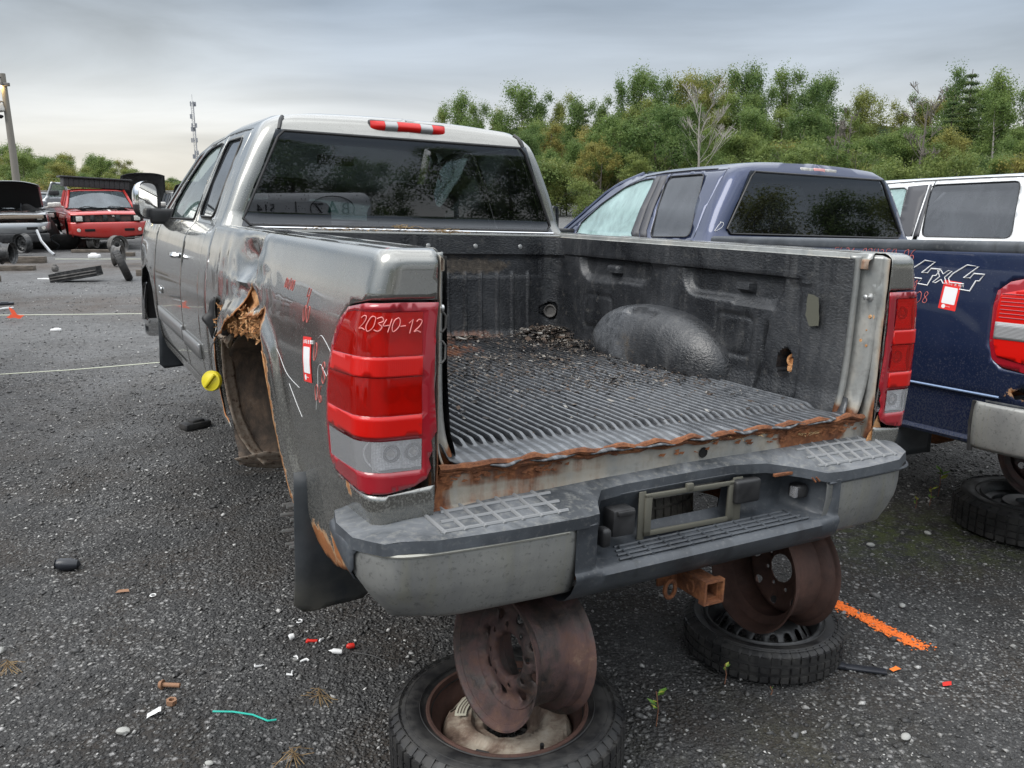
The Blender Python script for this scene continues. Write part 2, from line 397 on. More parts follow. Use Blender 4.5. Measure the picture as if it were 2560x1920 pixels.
m = M('rim_brown'); v = m.co(); a = m.noise(6, 7, .7, v, .5); b = m.noise(50, 5, .7, v)
c = m.ramp(a, (.32, (.045, .024, .019)), (.6, (.100, .052, .040)), (.8, (.17, .10, .07))); c = m.mix(m.ma('MULTIPLY', m.rng(b, .52, .7), .5), c, (.05, .03, .025))
m.set(base=c, rough=.75, metal=.2, normal=m.bump(b, .4, .003)); MAT['rim_brown'] = m.m
m = M('hub_pale'); v = m.co(); a = m.noise(7, 7, .7, v, .5); c = m.ramp(a, (.34, (.06, .035, .025)), (.45, (.17, .12, .09)), (.58, (.34, .29, .23)), (.74, (.46, .42, .36))); m.set(base=c, rough=.8, metal=.15, normal=m.bump(m.noise(60, 4), .3, .003)); MAT['hub_pale'] = m.m
m = M('steel_black'); v = m.co(); a = m.noise(12, 6, .65, v); m.set(base=m.mix(m.rng(a, .4, .7), (.02, .021, .022), (.085, .085, .085)), rough=.45, metal=.35); MAT['steel_black'] = m.m
m = M('steel_grey'); v = m.co(); a = m.noise(9, 6, .65, v); m.set(base=m.mix(m.rng(a, .4, .7), (.10, .095, .09), (.22, .21, .20)), rough=.65, metal=.4); MAT['steel_grey'] = m.m
simple('zinc', (0.55, 0.55, 0.54), .38, .9)
m = M('timber'); v = m.co((1, 8, 8)); n = m.noise(5, 6, .65, v); m.set(base=m.ramp(n, (.35, (.055, .045, .036)), (.65, (.16, .135, .11))), rough=.9, normal=m.bump(n, .5, .005)); MAT['timber'] = m.m

def glass(name, tint, trans, rough=0.0, drops=True, spec=1.5, fog=0.0, fogc=(.55, .62, .6)):
    m = M(name); t = m.t; v = m.co()
    tr = m.n('ShaderNodeBsdfTransparent'); tr.inputs[0].default_value = (*tint, 1)
    gl = m.n('ShaderNodeBsdfGlossy'); gl.inputs['Roughness'].default_value = .012; gl.inputs[0].default_value = (.92, .95, 1, 1)
    fr = m.n('ShaderNodeFresnel'); fr.inputs[0].default_value = spec
    nm = None
    if drops:
        d = m.voro(95, m.co((1, 1, .75))); dm = m.rng(d, .24, .10); k = m.noise(20, 3, .5, v); dm = m.ma('MULTIPLY', dm, m.rng(k, .52, .66))
        nm = m.bump(dm, .35, .003); m.l(nm, gl.inputs['Normal']); m.l(nm, fr.inputs['Normal'])
    mixs = m.n('ShaderNodeMixShader'); m.l(fr.outputs[0], mixs.inputs[0]); m.l(tr.outputs[0], mixs.inputs[1]); m.l(gl.outputs[0], mixs.inputs[2])
    last = mixs.outputs[0]
    if drops or fog:
        df = m.n('ShaderNodeBsdfDiffuse'); df.inputs[0].default_value = (*fogc, 1)
        ms = m.n('ShaderNodeMixShader')
        fn_ = m.noise(5, 6, .7, m.co((1, 1, .5)), .5)
        base = m.rng(fn_, .35, .7, fog * .6, min(1, fog * 1.3)) if fog else None
        if base is not None: m.l(base, ms.inputs[0])
        else: ms.inputs[0].default_value = .03
        # under the gloss: fog scatters what is behind
        mix0 = m.n('ShaderNodeMixShader'); m.l(base, mix0.inputs[0]) if base is not None else setattr(mix0.inputs[0], 'default_value', .03)
        m.l(tr.outputs[0], mix0.inputs[1]); m.l(df.outputs[0], mix0.inputs[2]); m.l(mix0.outputs[0], mixs.inputs[1])
    m.l(last, m.o.inputs['Surface']); MAT[name] = m.m
glass('rear_glass', (.20, .21, .23), 1, fog=.05, fogc=(.04, .04, .045), spec=1.75)
glass('rear_glass_blue', (.07, .075, .085), 1, fog=.06, fogc=(.05, .05, .055), spec=1.8)
glass('side_glass', (.45, .55, .53), 1, fog=.15, fogc=(.35, .45, .43), spec=1.6)
glass('fog_glass', (.55, .78, .74), 1, fog=.60, fogc=(.42, .60, .58), spec=1.5)
glass('dark_side_glass', (.12, .12, .13), 1, fog=.5, fogc=(.075, .08, .09), spec=1.6)
glass('windscreen', (.60, .80, .74), 1, fog=.42, fogc=(.48, .66, .60), drops=False)
glass('windscreen_far', (.25, .3, .33), 1, fog=.35, fogc=(.16, .2, .22), drops=False, spec=1.8)

def lens(name, tint, dens=1.0, bumps=True, frost=0.0, fc=(.5, .02, .01)):
    m = M(name)
    tr = m.n('ShaderNodeBsdfTransparent'); tr.inputs[0].default_value = (*tint, 1)
    gl = m.n('ShaderNodeBsdfGlossy'); gl.inputs['Roughness'].default_value = .04; fr = m.n('ShaderNodeFresnel'); fr.inputs[0].default_value = 1.5
    df = m.n('ShaderNodeBsdfDiffuse'); df.inputs[0].default_value = (*fc, 1)
    a = m.n('ShaderNodeMixShader'); a.inputs[0].default_value = frost; m.l(tr.outputs[0], a.inputs[1]); m.l(df.outputs[0], a.inputs[2])
    b = m.n('ShaderNodeMixShader'); m.l(fr.outputs[0], b.inputs[0]); m.l(a.outputs[0], b.inputs[1]); m.l(gl.outputs[0], b.inputs[2])
    m.l(b.outputs[0], m.o.inputs['Surface']); MAT[name] = m.m
lens('lens_red', (.92, .045, .025), frost=.32, fc=(.85, .012, .006))
lens('lens_clear', (.90, .90, .92), frost=.26, fc=(.85, .85, .87))
m = M('lens_frame'); n = m.noise(4, 5); m.set(base=m.mix(m.rng(n, .35, .7), (.26, .005, .014), (.36, .014, .024)), rough=.14, coat=1.0, coatr=.04); MAT['lens_frame'] = m.m
m = M('reflector_red'); v = m.co((1, 1, 1)); w = m.n('ShaderNodeTexWave', wave_type='BANDS', bands_direction='X'); w.inputs['Scale'].default_value = 60; m.l(v, w.inputs[0])
m.set(base=(.55, .006, .003), rough=.3, coat=.35, coatr=.03, spec=.3, normal=m.bump(w.outputs['Fac'], .12, .001)); MAT['reflector_red'] = m.m
m = M('lamp_bowl'); v = m.voro(120, feat='F1', rnd=0.0); m.set(base=(.92, .92, .92), rough=.25, metal=.12, normal=m.bump(v, .9, .005)); MAT['lamp_bowl'] = m.m
simple('lamp_back', (.045, .045, .05), .35, .3)
simple('bulb', (.55, .5, .45), .15)
simple('white_print', (.78, .78, .78), .5)
simple('red_print', (.72, .03, .025), .45)
simple('black_print', (.02, .02, .02), .5)
simple('green_print', (.02, .16, .12), .5)
simple('chalk_white', (.72, .62, .60), .8)
simple('chalk_red', (.60, .16, .14), .8)
simple('yellow_cap', (.62, .52, .02), .42)
simple('seat_cloth', (.03, .03, .033), .9)
simple('trim_grey', (.12, .115, .105), .8)
simple('pale_trim', (.30, .30, .28), .7)
simple('body_moulding', (.24, .24, .24), .3, .6)
m = M('straw'); v = m.co(); n = m.noise(30, 3); m.set(base=m.ramp(n, (.35, (.10, .06, .03)), (.65, (.36, .25, .12))), rough=.9); MAT['straw'] = m.m
m = M('litter'); a = m.attr('tone').outputs['Fac']; m.set(base=m.ramp(a, (0, (.008, .007, .006)), (.45, (.026, .019, .015)), (.7, (.07, .042, .026)), (.88, (.12, .10, .08)), (1, (.26, .25, .23))), rough=.8); MAT['litter'] = m.m
# ------------------------------------------------------------------ shells: side + rounded corner + rear face of a pickup body
class Shell:
    def __init__(s, rows, c=0.10):   # rows: w, half width, z, y of rear face, corner radius
        a = np.array(rows); s.w, s.X, s.Z, s.Y, s.R = a.T; s.c = c; s.dent = None; s.warp = None
    def at(s, w): return [itp(w, s.w, q) for q in (s.X, s.Z, s.Y, s.R)]
    def us(s, y, w): X, Z, Y, R = s.at(w); return Y + R - y
    def ur(s, x, w): X, Z, Y, R = s.at(w); return s.c + (X - R) - abs(x)
    def pt(s, u, w, off=0.0, sg=-1):
        X, Z, Y, R = s.at(w)
        if u <= 0: x, y, nx, ny = X, Y + R - u, 1.0, 0.0
        elif u < s.c: a = u / s.c * PI / 2; nx, ny = math.cos(a), -math.sin(a); x, y = X - R + R * nx, Y + R + R * ny
        else: x, y, nx, ny = X - R - (u - s.c), Y, 0.0, -1.0
        if s.dent:
            d = s.dent(u, w, y, Z, sg); off = off + d
        p = (sg * (x + nx * off), y + ny * off, Z)
        return s.warp(p) if s.warp else p
    def fn(s, off=0.0, sg=-1): return lambda u, w: s.pt(u, w, off, sg)
    def side(s, pts): return [(s.us(y, w), w) for y, w in pts]
    def rear(s, pts): return [(s.ur(x, w), w) for x, w in pts]

STROKES = {  # single stroke handwriting, unit box
 '0': [[(.5, 1), (.15, .8), (.05, .4), (.25, .02), (.6, .1), (.8, .5), (.7, .9), (.45, 1)]], '1': [[(.2, .75), (.5, 1), (.45, 0)]],
 '2': [[(.1, .8), (.35, 1), (.7, .85), (.6, .5), (.1, .05), (.45, .1), (.85, 0)]], '3': [[(.1, .9), (.5, 1), (.7, .8), (.35, .55), (.75, .35), (.5, .02), (.05, .1)]],
 '4': [[(.2, 1), (.05, .5), (.5, .55), (.75, .5)], [(.75, 1), (.6, 0)]], '5': [[(.75, 1), (.2, .95), (.15, .6), (.6, .6), (.7, .25), (.35, 0), (.05, .1)]],
 '6': [[(.65, 1), (.2, .6), (.1, .15), (.4, 0), (.7, .2), (.5, .45), (.15, .3)]], '8': [[(.5, .5), (.15, .75), (.45, 1), (.7, .75), (.3, .45), (.1, .15), (.45, 0), (.75, .25), (.5, .5)]],
 '-': [[(.1, .5), (.7, .5)]], '/': [[(.7, 1.15), (.15, -.1)]], 'D': [[(.25, 1), (.2, 0), (.6, .1), (.85, .5), (.6, .95), (.1, 1)]], 'E': [[(.7, 1), (.1, .95), (.1, .05), (.7, 0)], [(.1, .5), (.6, .5)]],
 'L': [[(.1, 1), (.1, 0), (.6, 0)]], 'I': [[(.3, 1), (.3, 0)]], 'S': [[(.7, .9), (.4, 1), (.1, .8), (.4, .5), (.7, .25), (.4, 0), (.05, .1)]], 'T': [[(.0, 1), (.8, 1)], [(.4, 1), (.4, 0)]],
 'P': [[(.1, 0), (.1, 1), (.6, .95), (.65, .6), (.1, .5)]], 'R': [[(.1, 0), (.1, 1), (.6, .95), (.65, .6), (.1, .5), (.7, 0)]], 'X': [[(0, 1), (.7, 0)], [(.7, 1), (0, 0)]], ' ': [],
}
def write(mb, text, x0, z0, h, fn, r=0.0015, adv=0.78, slant=0.15, mi=0, rise=0.0, n=4):
    x = x0
    for i, ch in enumerate(text):
        for st in STROKES[ch]:
            sm = smooth_poly(st, 3, closed=False) if len(st) > 3 else st
            jt = (len(text) + i) * 7.3; hh = h * (1 + .16 * nz3(jt, 0, 1)); pts = [fn(x + (p[0] + (slant + .12 * nz3(jt, 2, 0)) * p[1] + .09 * nz3(p[0] * 2 + jt, p[1] * 2, 3)) * hh * .7, z0 + .12 * h * nz3(jt, 5, 5) + rise * (x - x0) + (p[1] + .08 * nz3(p[0] * 2, p[1] * 2 + jt, 6)) * hh) for p in sm]
            mb.tube(pts, r, n, mi)
        x += adv * h * .95
def sticker(name, parent, fn, cx, cz, w, h, rot=0.0, label=None, loc=(0, 0, 0)):
    # red price sticker: white panel, header lettering, small emblem (no code)
    ca, sa = math.cos(rot), math.sin(rot)
    F = lambda a, b, o: fn(cx + a * ca - b * sa, cz + a * sa + b * ca, o)
    mb = MB()
    mb.sheet(rrect(-w / 2, -h / 2, w / 2, h / 2, .003), [], .012, lambda a, b: F(a, b, .0015))
    mb.sheet(rrect(-w * .38, -h * .30, w * .38, h * .28, .004), [], .012, lambda a, b: F(a, b, .0022), mi=1)
    write(mb, 'LISTE DE PRIX', -w * .36, h * .355, h * .075, lambda a, b: F(a, b, .0022), r=.0007, adv=.76, slant=0, mi=1)
    mb.sheet([(.010 * math.cos(t * .7) - w * .22, .009 * math.sin(t * .7) - h * .40) for t in range(9)], [], .01, lambda a, b: F(a, b, .0022), mi=1)
    write(mb, '----', -w * .08, -h * .42, .007, lambda a, b: F(a, b, .0022), r=.0009, mi=1)
    link(name, mb.mesh(name, ['red_print', 'white_print'], smooth=0), parent, loc, label=label)

# ------------------------------------------------------------------ HERO: silver pickup
OZ = 1.538
TR = Matrix(((0.878610694, -0.476486766, 0.031679813), (0.475620471, 0.879093822, 0.031292484), (-0.042759982, -0.012426344, 0.999008093)))
TT = Vector((0.5060047, 2.5474246, 1.5380996))
LOC = (0, 0, OZ)
mw = TR.to_4x4(); mw.translation = TT - TR @ Vector(LOC)
def t2w(x, y, z): return TR @ Vector((x, y, z)) + TT
truck = thing('pickup_truck', 'grey silver pickup truck with rusted-out wheel arch and missing tailgate standing on bare wheels', 'pickup truck', mw=mw)
P_ = lambda name, mb, mats, **k: link(name, mb.mesh(name, mats, k.pop('smooth', 35)), k.pop('parent', truck), k.pop('loc', LOC), **k)

BED = Shell([(-1.02, .925, -1.02, -.05, .07), (-.95, .948, -.95, -.06, .07), (-.90, .965, -.90, -.07, .065), (-.84, .975, -.84, -.075, .06), (-.72, .985, -.72, -.08, .06), (-.60, 1.0, -.60, -.08, .06), (-.45, 1.012, -.45, -.08, .06),
             (-.34, 1.015, -.34, -.08, .06), (-.20, 1.005, -.20, -.08, .06), (-.10, .985, -.10, -.08, .055), (-.03, .965, -.03, -.08, .05), (-.010, .958, -.012, -.073, .045), (.005, .945, -.003, -.060, .04), (.017, .932, 0.0, -.047, .03)])
ARCH = [(.66, -.98), (.66, -.84), (.745, -.72), (.787, -.55), (.83, -.43), (.95, -.37), (1.3, -.36), (1.6, -.40), (1.76, -.47), (1.84, -.56), (1.845, -.68), (1.80, -.80), (1.72, -.86)]
def dist_arch(y, z):
    d = 9
    for i in range(1, len(ARCH) - 1):
        a, b = ARCH[i], ARCH[i + 1]; vx, vz = b[0] - a[0], b[1] - a[1]
        t = max(0, min(1, ((y - a[0]) * vx + (z - a[1]) * vz) / (vx * vx + vz * vz + 1e-9)))
        d = min(d, math.hypot(y - a[0] - t * vx, z - a[1] - t * vz))
    return d
def bed_dent(u, w, y, z, sg):
    o = 0.0
    if u <= 0.02:
        d = dist_arch(y, z)
        o += .022 * (1 - ss(.06, .12, d)) + .006 * (1 - ss(0, .03, d))
        o += .0035 * nz3(y, z, 3, 2.2) * ss(0, .1, -u)
        if sg < 0:
            # crushed area above the arch: a bowl with a sharp ridge on its rear side
            a = math.exp(-(((y - 1.32) / .17) ** 2 + ((z + .115) / .075) ** 2)); ridge = ss(1.03, 1.10, y)
            o -= .050 * a * ridge
            o += .018 * math.exp(-(((y - 1.08 - .25 * (z + .1)) / .022) ** 2 + ((z + .12) / .09) ** 2))
            a = math.exp(-(((y - 1.22) / .14) ** 2 + ((z + .255) / .05) ** 2)); o -= .030 * a
            o += .014 * math.exp(-(((z + .185 + .05 * (y - 1.2)) / .012) ** 2 + ((y - 1.3) / .25) ** 2))
            o += .010 * nz3(y * 1.2, z * 1.6, 5, 11) * math.exp(-(((y - 1.3) / .35) ** 2 + ((z + .2) / .16) ** 2))
            o += .006 * math.sin((y - 1.6) * 34) * math.exp(-(((y - 1.75) / .12) ** 2 + ((z + .2) / .12) ** 2))
    # body crease under the lamp and lower tuck of the quarter panel
    if z < -.60: o -= .012 * ss(-.655, -.69, z) * (1 if u > 0 else max(0, 1 + u / .3))
    return o
BED.dent = bed_dent
LAMP_Y = [(.06, -.150), (.115, -.19), (.155, -.25), (.18, -.33), (.20, -.42), (.21, -.52), (.205, -.575), (.15, -.60)]
lamp_out = BED.side(LAMP_Y) + [(.03, -.602), (BED.ur(.95, -.6), -.60), (BED.ur(.88, -.59), -.588), (BED.ur(.848, -.57), -.572), (BED.ur(.835, -.55), -.545), (BED.ur(.842, -.52), -.52), (BED.ur(.832, -.5), -.50), (BED.ur(.836, -.47), -.475), (BED.ur(.821, -.45), -.45), (BED.ur(.821, -.128), -.128), (BED.ur(.93, -.128), -.127), (.03, -.130)]
lamp_hole = BED.side([(y + .006, w + (.006 if w > -.3 else -.006 if w < -.55 else 0)) for y, w in LAMP_Y])
lamp_hole += [(.03, -.608), (BED.ur(.95, -.6), -.606), (BED.ur(.822, -.59), -.594), (BED.ur(.822, -.12), -.122), (BED.ur(.93, -.128), -.121), (.03, -.124)]
def wtop(n=6): return .017
def bedside(sg):
    us, ur = BED.us, BED.ur
    yf = 2.115; ux = lambda w: us(yf, w)
    ws = [-.84, -.7, -.5, -.3, -.1, -.03, .017]
    front = [(ux(w), w) for w in reversed(ws)]
    if sg < 0:
        edge = ragged(BED.side([(1.68, -.842), (1.785, -.795), (1.858, -.679), (1.844, -.579), (1.847, -.500), (1.797, -.469), (1.611, -.419), (1.533, -.368), (1.382, -.327), (1.328, -.299), (1.32, -.26), (1.283, -.224), (1.238, -.199), (1.155, -.233), (1.139, -.252), (1.182, -.278), (1.17, -.305), (1.015, -.284), (.955, -.253), (.927, -.279), (.882, -.386), (.825, -.411), (.787, -.55), (.752, -.722), (.705, -.788), (.665, -.84), (.655, -.90)]), .007, .014, 2, False)
        low = ragged(BED.side([(.61, -.955), (.49, -.975), (.391, -.970), (.25, -.93), (.12, -.90)]), .006, .012, 5, False)
    else:
        edge = BED.side([(1.68, -.842)] + list(reversed(ARCH[2:-1])) + [(.665, -.84), (.66, -.90)]); low = BED.side([(.5, -.93), (.12, -.90)])
    mid = [(.02, -.86), (.08, -.80), (ur(.90, -.76), -.745), (ur(.822, -.73), -.725), (ur(.822, -.60), -.60)]
    rear = [(ur(.822, w), w) for w in (-.60, -.5, -.3, -.12, -.03, .0)] + [(ur(.822, .017), .017)]
    outl = front + edge + low + mid + rear[1:]
    # remove consecutive duplicates
    o2 = [p for i, p in enumerate(outl) if math.dist(p, outl[i - 1]) > 1e-4]
    holes = [lamp_hole]
    if sg < 0:
        holes.append(BED.side(rrect(1.735, -.47, 1.895, -.305, .06)))
    E = [p for p in edge[4:]] + low
    E = np.array(E)
    def rust(u, w):
        if sg > 0: return 0.0
        d = float(np.min(np.hypot(E[:, 0] - u, E[:, 1] - w)))
        y = BED.at(w)[2] + BED.at(w)[3] - u
        r = max(0, .62 - d * 26) if w > -.85 else max(0, .60 - d * 7)
        if w < -.78 and y > .1: r = max(r, .80 * math.exp(-(((y - .44) / .16) ** 2 + ((w + .925) / .06) ** 2)), .80 * math.exp(-(((y - .27) / .045) ** 2 + ((w + .87) / .075) ** 2)))
        r = max(r, .42 * math.exp(-(((y - .25) / .010) ** 2 + ((w + .50) / .03) ** 2)), .5 * math.exp(-(((u + .10) / .03) ** 2 + ((w + .625) / .035) ** 2)), .35 * math.exp(-(((u - BED.ur(.85, -.7)) / .03) ** 2 + ((w + .70) / .03) ** 2)))
        return r
    mb = MB(); mb.sheet(o2, holes, .018, BED.fn(0, sg), bsp=.02, flip=sg > 0, att={'rust': rust})
    return P_('bedside', mb, 'silver_paint', solid=.002, smooth=50)
bs_l = bedside(-1); bs_l['label'] = 'dented left bedside with rusted-through wheel arch'
bs_r = bedside(1)
# rail caps
def rail(sg):
    mb = MB(); o = [(.932, 2.115), (.932, -.020), (.925, -.035), (.905, -.047), (.83, -.047), (.822, -.02), (.806, .05), (.806, 2.0), (.84, 2.115)]
    mb.sheet(o, [], .05, lambda a, b: (sg * a, b, .0 + .0015 * nz3(a, b, 1, 6) - (.008 * math.exp(-(((b - 1.15) / .12) ** 2 + ((a - .93) / .05) ** 2)) if sg < 0 else 0)), flip=sg < 0)
    return P_('rail_top', mb, 'silver_paint', parent=bs_l if sg < 0 else bs_r, loc=(0, 0, 0), solid=.002)
rail(-1); rail(1)
def rail_flange(sg):
    mb = MB()
    prof = [(.808, -.001), (.800, -.006), (.797, -.020), (.785, -.024), (.780, -.030), (.779, -.055), (.786, -.058)]
    ys = np.linspace(-.02, 2.06, 70)
    f = lambda i, j: (sg * (prof[int(round(j * 6))][0] + .0015 * nz3(ys[int(round(i * 69))], 0, 0, 9)), float(ys[int(round(i * 69))]), prof[int(round(j * 6))][1])
    mb.grid(70, 7, f, rust=[(.34 * ss(.35, .0, y) + .5 * math.exp(-((y - 1.93) / .05) ** 2)) * (k > 2) for y in ys for k in range(7)])
    r = P_('rail_flange', mb, 'bare_metal', smooth=25, solid=.0015)
    mb = MB()
    for i in range(16):
        y = .16 + i * .118; mb.lathe([(0, .002), (.004, .0015), (.0055, 0)], frame((sg * .7785, y, -.043), (-sg, 0, 0)), 8)
    P_('rivet_row', mb, 'zinc', parent=r, loc=(0, 0, 0))
rail_flange(1); rail_flange(-1)

# ------------------------------------------------------------------ tail lamps
def tail_lamp(sg, broken=True):
    fn = lambda off: BED.fn(off, sg)
    def bul(u, w): # gentle crown of the lens
        return .006
    ur = BED.ur
    sl = lambda u: -.014 * ss(.06, -.20, u)
    def band(z0, z1, m0=.018, m1=.0):
        # outline of a window between heights z0 > z1, from inner edge x .86 to outer edge on the side
        pts = []
        uo0 = BED.us(.0, z0); 
        def yo(w): return np.interp(-w, [-p[1] for p in LAMP_Y[:7]], [p[0] for p in LAMP_Y[:7]]) - .022
        U = lambda w: BED.us(float(yo(w)), w)
        top = [(ur(.862, z0), z0)] + [(u, z0 + sl(u)) for u in (.15, .10, .06, .02, -.03, -.07) if u > U(z0 - .01) + .01] + [(U(z0 + sl(-.2)), z0 + sl(-.2))]
        bot = [(U(z1 + sl(-.2)), z1 + sl(-.2))] + [(u, z1 + sl(u)) for u in (-.12, -.07, -.03, .02, .06, .10, .15) if u > U(z1) + .01] + [(ur(.862, z1), z1)]
        return top + bot
    w_up, w_b1, w_mid, w_b2, w_cl = band(-.150, -.256), band(-.258, -.306), band(-.308, -.402), band(-.404, -.456), band(-.466, -.545)
    mb = MB(); mb.sheet(lamp_out, [w_up, w_mid, w_cl], .016, fn(.007), bsp=.02, flip=sg > 0)
    fr = P_('tail_lamp', mb, 'lens_frame', solid=.004, smooth=60)
    Z0 = (0, 0, 0)
    for nm, w in (('reflector_band', w_b1), ('reflector_band', w_b2)):
        mb = MB(); mb.sheet(w, [], .012, fn(.0095), bsp=.014, flip=sg > 0); P_(nm, mb, 'reflector_red', parent=fr, loc=Z0, solid=.004, smooth=60)
    for w, mt, nm in ((w_up, 'lens_red', 'red_lens'), (w_mid, 'lens_red', 'red_lens'), (w_cl, 'lens_clear', 'reverse_lens')):
        mb = MB(); mb.sheet(w, [], .012, fn(.0075), bsp=.014, flip=sg > 0); P_(nm, mb, mt, parent=fr, loc=Z0, smooth=60)
    # lamp interior
    mb = MB(); mb.sheet([(u if u > -.19 else u + .01, w) for u, w in lamp_out], [], .03, fn(-.055), bsp=.03, flip=sg > 0); P_('lamp_housing', mb, 'lamp_back', parent=fr, loc=Z0)
    mb = MB()
    for zc, hh in ((-.203, .054), (-.355, .049), (-.506, .041)):
        for xc, rr in ((.930, .052), (.872, .028)):
            # square-ish bowl
            def bowl(a, b, zc=zc, hh=hh, xc=xc, rr=rr):
                x = xc + (a - .5) * rr * 2; z = zc + (b - .5) * 2 * hh; d = math.hypot((x - xc) / rr, (z - zc) / hh)
                return (sg * x, -.078 + .012 + .030 * max(0, 1 - d * .62), z)
            mb.grid(12, 12, bowl, 0)
            mb.lathe([(.0, .026), (.006, .025), (.009, .018), (.010, 0), (.015, -.004)], frame((sg * xc, -.040, zc), (0, -1, 0)), 12, 1)
            mb.lathe([(.016, .022), (.021, .024), (.023, .018), (.016, .014)], frame((sg * xc, -.040, zc), (0, -1, 0)), 18, 2, closed=True)
        # curved inner rim of the reflector
        pts = [BED.pt(u, w, .001, sg) for u, w in [(.055, zc + hh), (.035, zc + hh * .3), (.045, zc - hh * .4), (.075, zc - hh)]]
        mb.tube(smooth_poly(pts, 4, closed=False), .0022, 6, 0)
    P_('lamp_reflector', mb, ['lamp_bowl', 'bulb', 'lamp_back'], parent=fr, loc=Z0, smooth=30)
    return fr
tl = tail_lamp(-1); tr_ = tail_lamp(1)
mb = MB(); fn = lambda a, b: BED.pt(a, b, .0105)
write(mb, '20340-12', .020, -.192, .034, fn, r=.0013, adv=.60, rise=-.07)
P_('crayon_number', mb, simple('crayon_pink', (.80, .30, .28), .7), parent=tl, loc=(0, 0, 0))
mb = MB()
for (tx, yy, zz, h) in (('4', .46, -.19, .05), ('00', .47, -.235, .05), ('0', .34, -.33, .05), ('06', .33, -.44, .05), ('8', .26, -.38, .06)):
    write(mb, tx, BED.us(yy, zz), zz, h, lambda a, b: BED.pt(a, b, .0008), r=.0011)
write(mb, '00/00', BED.us(.72, -.16), -.16, .03, lambda a, b: BED.pt(a, b, .0008), r=.0009)
P_('crayon_marks', mb, 'chalk_red', parent=bs_l, loc=(0, 0, 0))
mb = MB()  # paint scratches
rs = random.Random(4)
for path in ([(.30, -.262), (.27, -.252), (.20, -.275), (.17, -.29)], [(.33, -.47), (.30, -.40), (.29, -.345), (.26, -.33), (.21, -.352)], [(.75, -.36), (.65, -.42), (.5, -.44)], [(.62, -.45), (.55, -.50), (.50, -.53)]):
    mb.tube([BED.pt(BED.us(y, z), z, .0002) for y, z in smooth_poly(path, 5, closed=False)], .0007, 4)
P_('scratch_marks', mb, 'white_print', parent=bs_l, loc=(0, 0, 0))
sticker('price_sticker', bs_l, lambda a, b, o: BED.pt(a, b, o), BED.us(.40, -.338), -.338, .085, .13, .10)

# ------------------------------------------------------------------ inside of the rotten arch
mb = MB()  # crusty inner skin behind the hole
o = ragged([(.93, -.24), (1.2, -.18), (1.42, -.20), (1.62, -.36), (1.86, -.40), (1.88, -.49), (1.74, -.455), (1.62, -.425), (1.50, -.44), (1.37, -.40), (1.24, -.355), (1.10, -.36), (.97, -.33), (.90, -.37), (.88, -.30)], .014, .015, 8)
mb.sheet(o, [], .014, lambda a, b: (-.975 + .016 * nz3(a, b, 2, 28) + .02 * ss(-.30, -.40, b), a, b), bsp=.014, flip=True)
P_('rusty_inner_arch', mb, 'rust_flakes', solid=.003)
mb = MB()  # peeled rust flakes
for i in range(320):
    y = .93 + rs.random() * .90; z = -.385 + rs.random() * .10 - .09 * max(0, y - 1.35)
    p = Vector((-1.022 + rs.random() * .035, y, z)); a = Vector((rs.uniform(-1, 1), rs.uniform(-1, 1), rs.uniform(-1, 1))).normalized() * rs.uniform(.007, .022); b = a.cross(Vector((1, rs.random(), rs.random()))).normalized() * .003
    mb.add([p - a - b, p + a - b, p + a * .8 + b + Vector((-.003, 0, 0)), p - a + b], [(0, 1, 2, 3)])
P_('rust_flakes', mb, 'rust_flakes', kind='stuff', smooth=0)
def arch_sheet(x0, x1, name, mat, pts, parent=truck, rag=0, seedv=0):
    mb = MB(); P = smooth_poly(pts, 5, closed=False); n = len(P)
    def f(i, j):
        k = int(round(i * (n - 1))); y, z = P[k]; xe = math.copysign(.80, x0 + x1) if z > -.60 else (x1 if abs(x1) < abs(x0) else x0); xa = x0 if abs(x0) > abs(x1) else x1; x = xa + (xe - xa) * (j if abs(x0) > abs(x1) else 1 - j)
        return (x + rag * nz3(y, z, seedv, 14) * (1 - j), y + .008 * nz3(x, y, z, 9), z + .008 * nz3(x, z, y + 4, 9))
    mb.grid(n, 12, f)
    return P_(name, mb, mat, parent=parent, solid=.002)
LP = [(1.70, -1.02), (1.78, -.92), (1.84, -.78), (1.86, -.64), (1.80, -.53), (1.62, -.44), (1.35, -.385), (1.05, -.37), (.86, -.46), (.76, -.66), (.70, -.85)]
arch_sheet(-.965, -.64, 'wheelhouse_liner', 'wheelhouse', LP, rag=.012)
arch_sheet(.64, .965, 'wheelhouse_liner', 'wheelhouse', LP)
for sg in (-1, 1):
    mb = MB(); mb.sheet([(.62, -.90), (.62, -.61), (1.90, -.61), (1.90, -.80), (1.75, -1.0)], [], .1, lambda a, b: (sg * .66, a, b), flip=sg > 0); mb.sheet([(.62, -.61), (.90, -.40), (1.35, -.36), (1.75, -.44), (1.90, -.61)], [], .1, lambda a, b: (sg * .81, a, b), flip=sg > 0); P_('inner_wheelhouse', mb, 'wheelhouse')
mb = MB()  # torn lip strip along the front of the arch
sp_ = smooth_poly([(-.985, 1.80, -.475), (-.975, 1.84, -.58), (-.965, 1.835, -.70), (-.945, 1.79, -.84), (-.90, 1.74, -.95), (-.84, 1.70, -1.02)], 5, closed=False)
for i, p in enumerate(sp_):
    pass
n = len(sp_)
def strip(i, j):
    k = int(round(i * (n - 1))); p = sp_[k]; wv = .055 + .012 * nz3(k, 1, 2, .5)
    return (p[0] + wv * (j - .5) + (-.008 if .3 < j < .7 else 0), p[1] - .01 + (j - .5) * .03, p[2] + .004 * nz3(k, j, 3, 2))
mb.grid(n, 5, strip); P_('torn_arch_lip', mb, 'liner_strip', solid=.003)
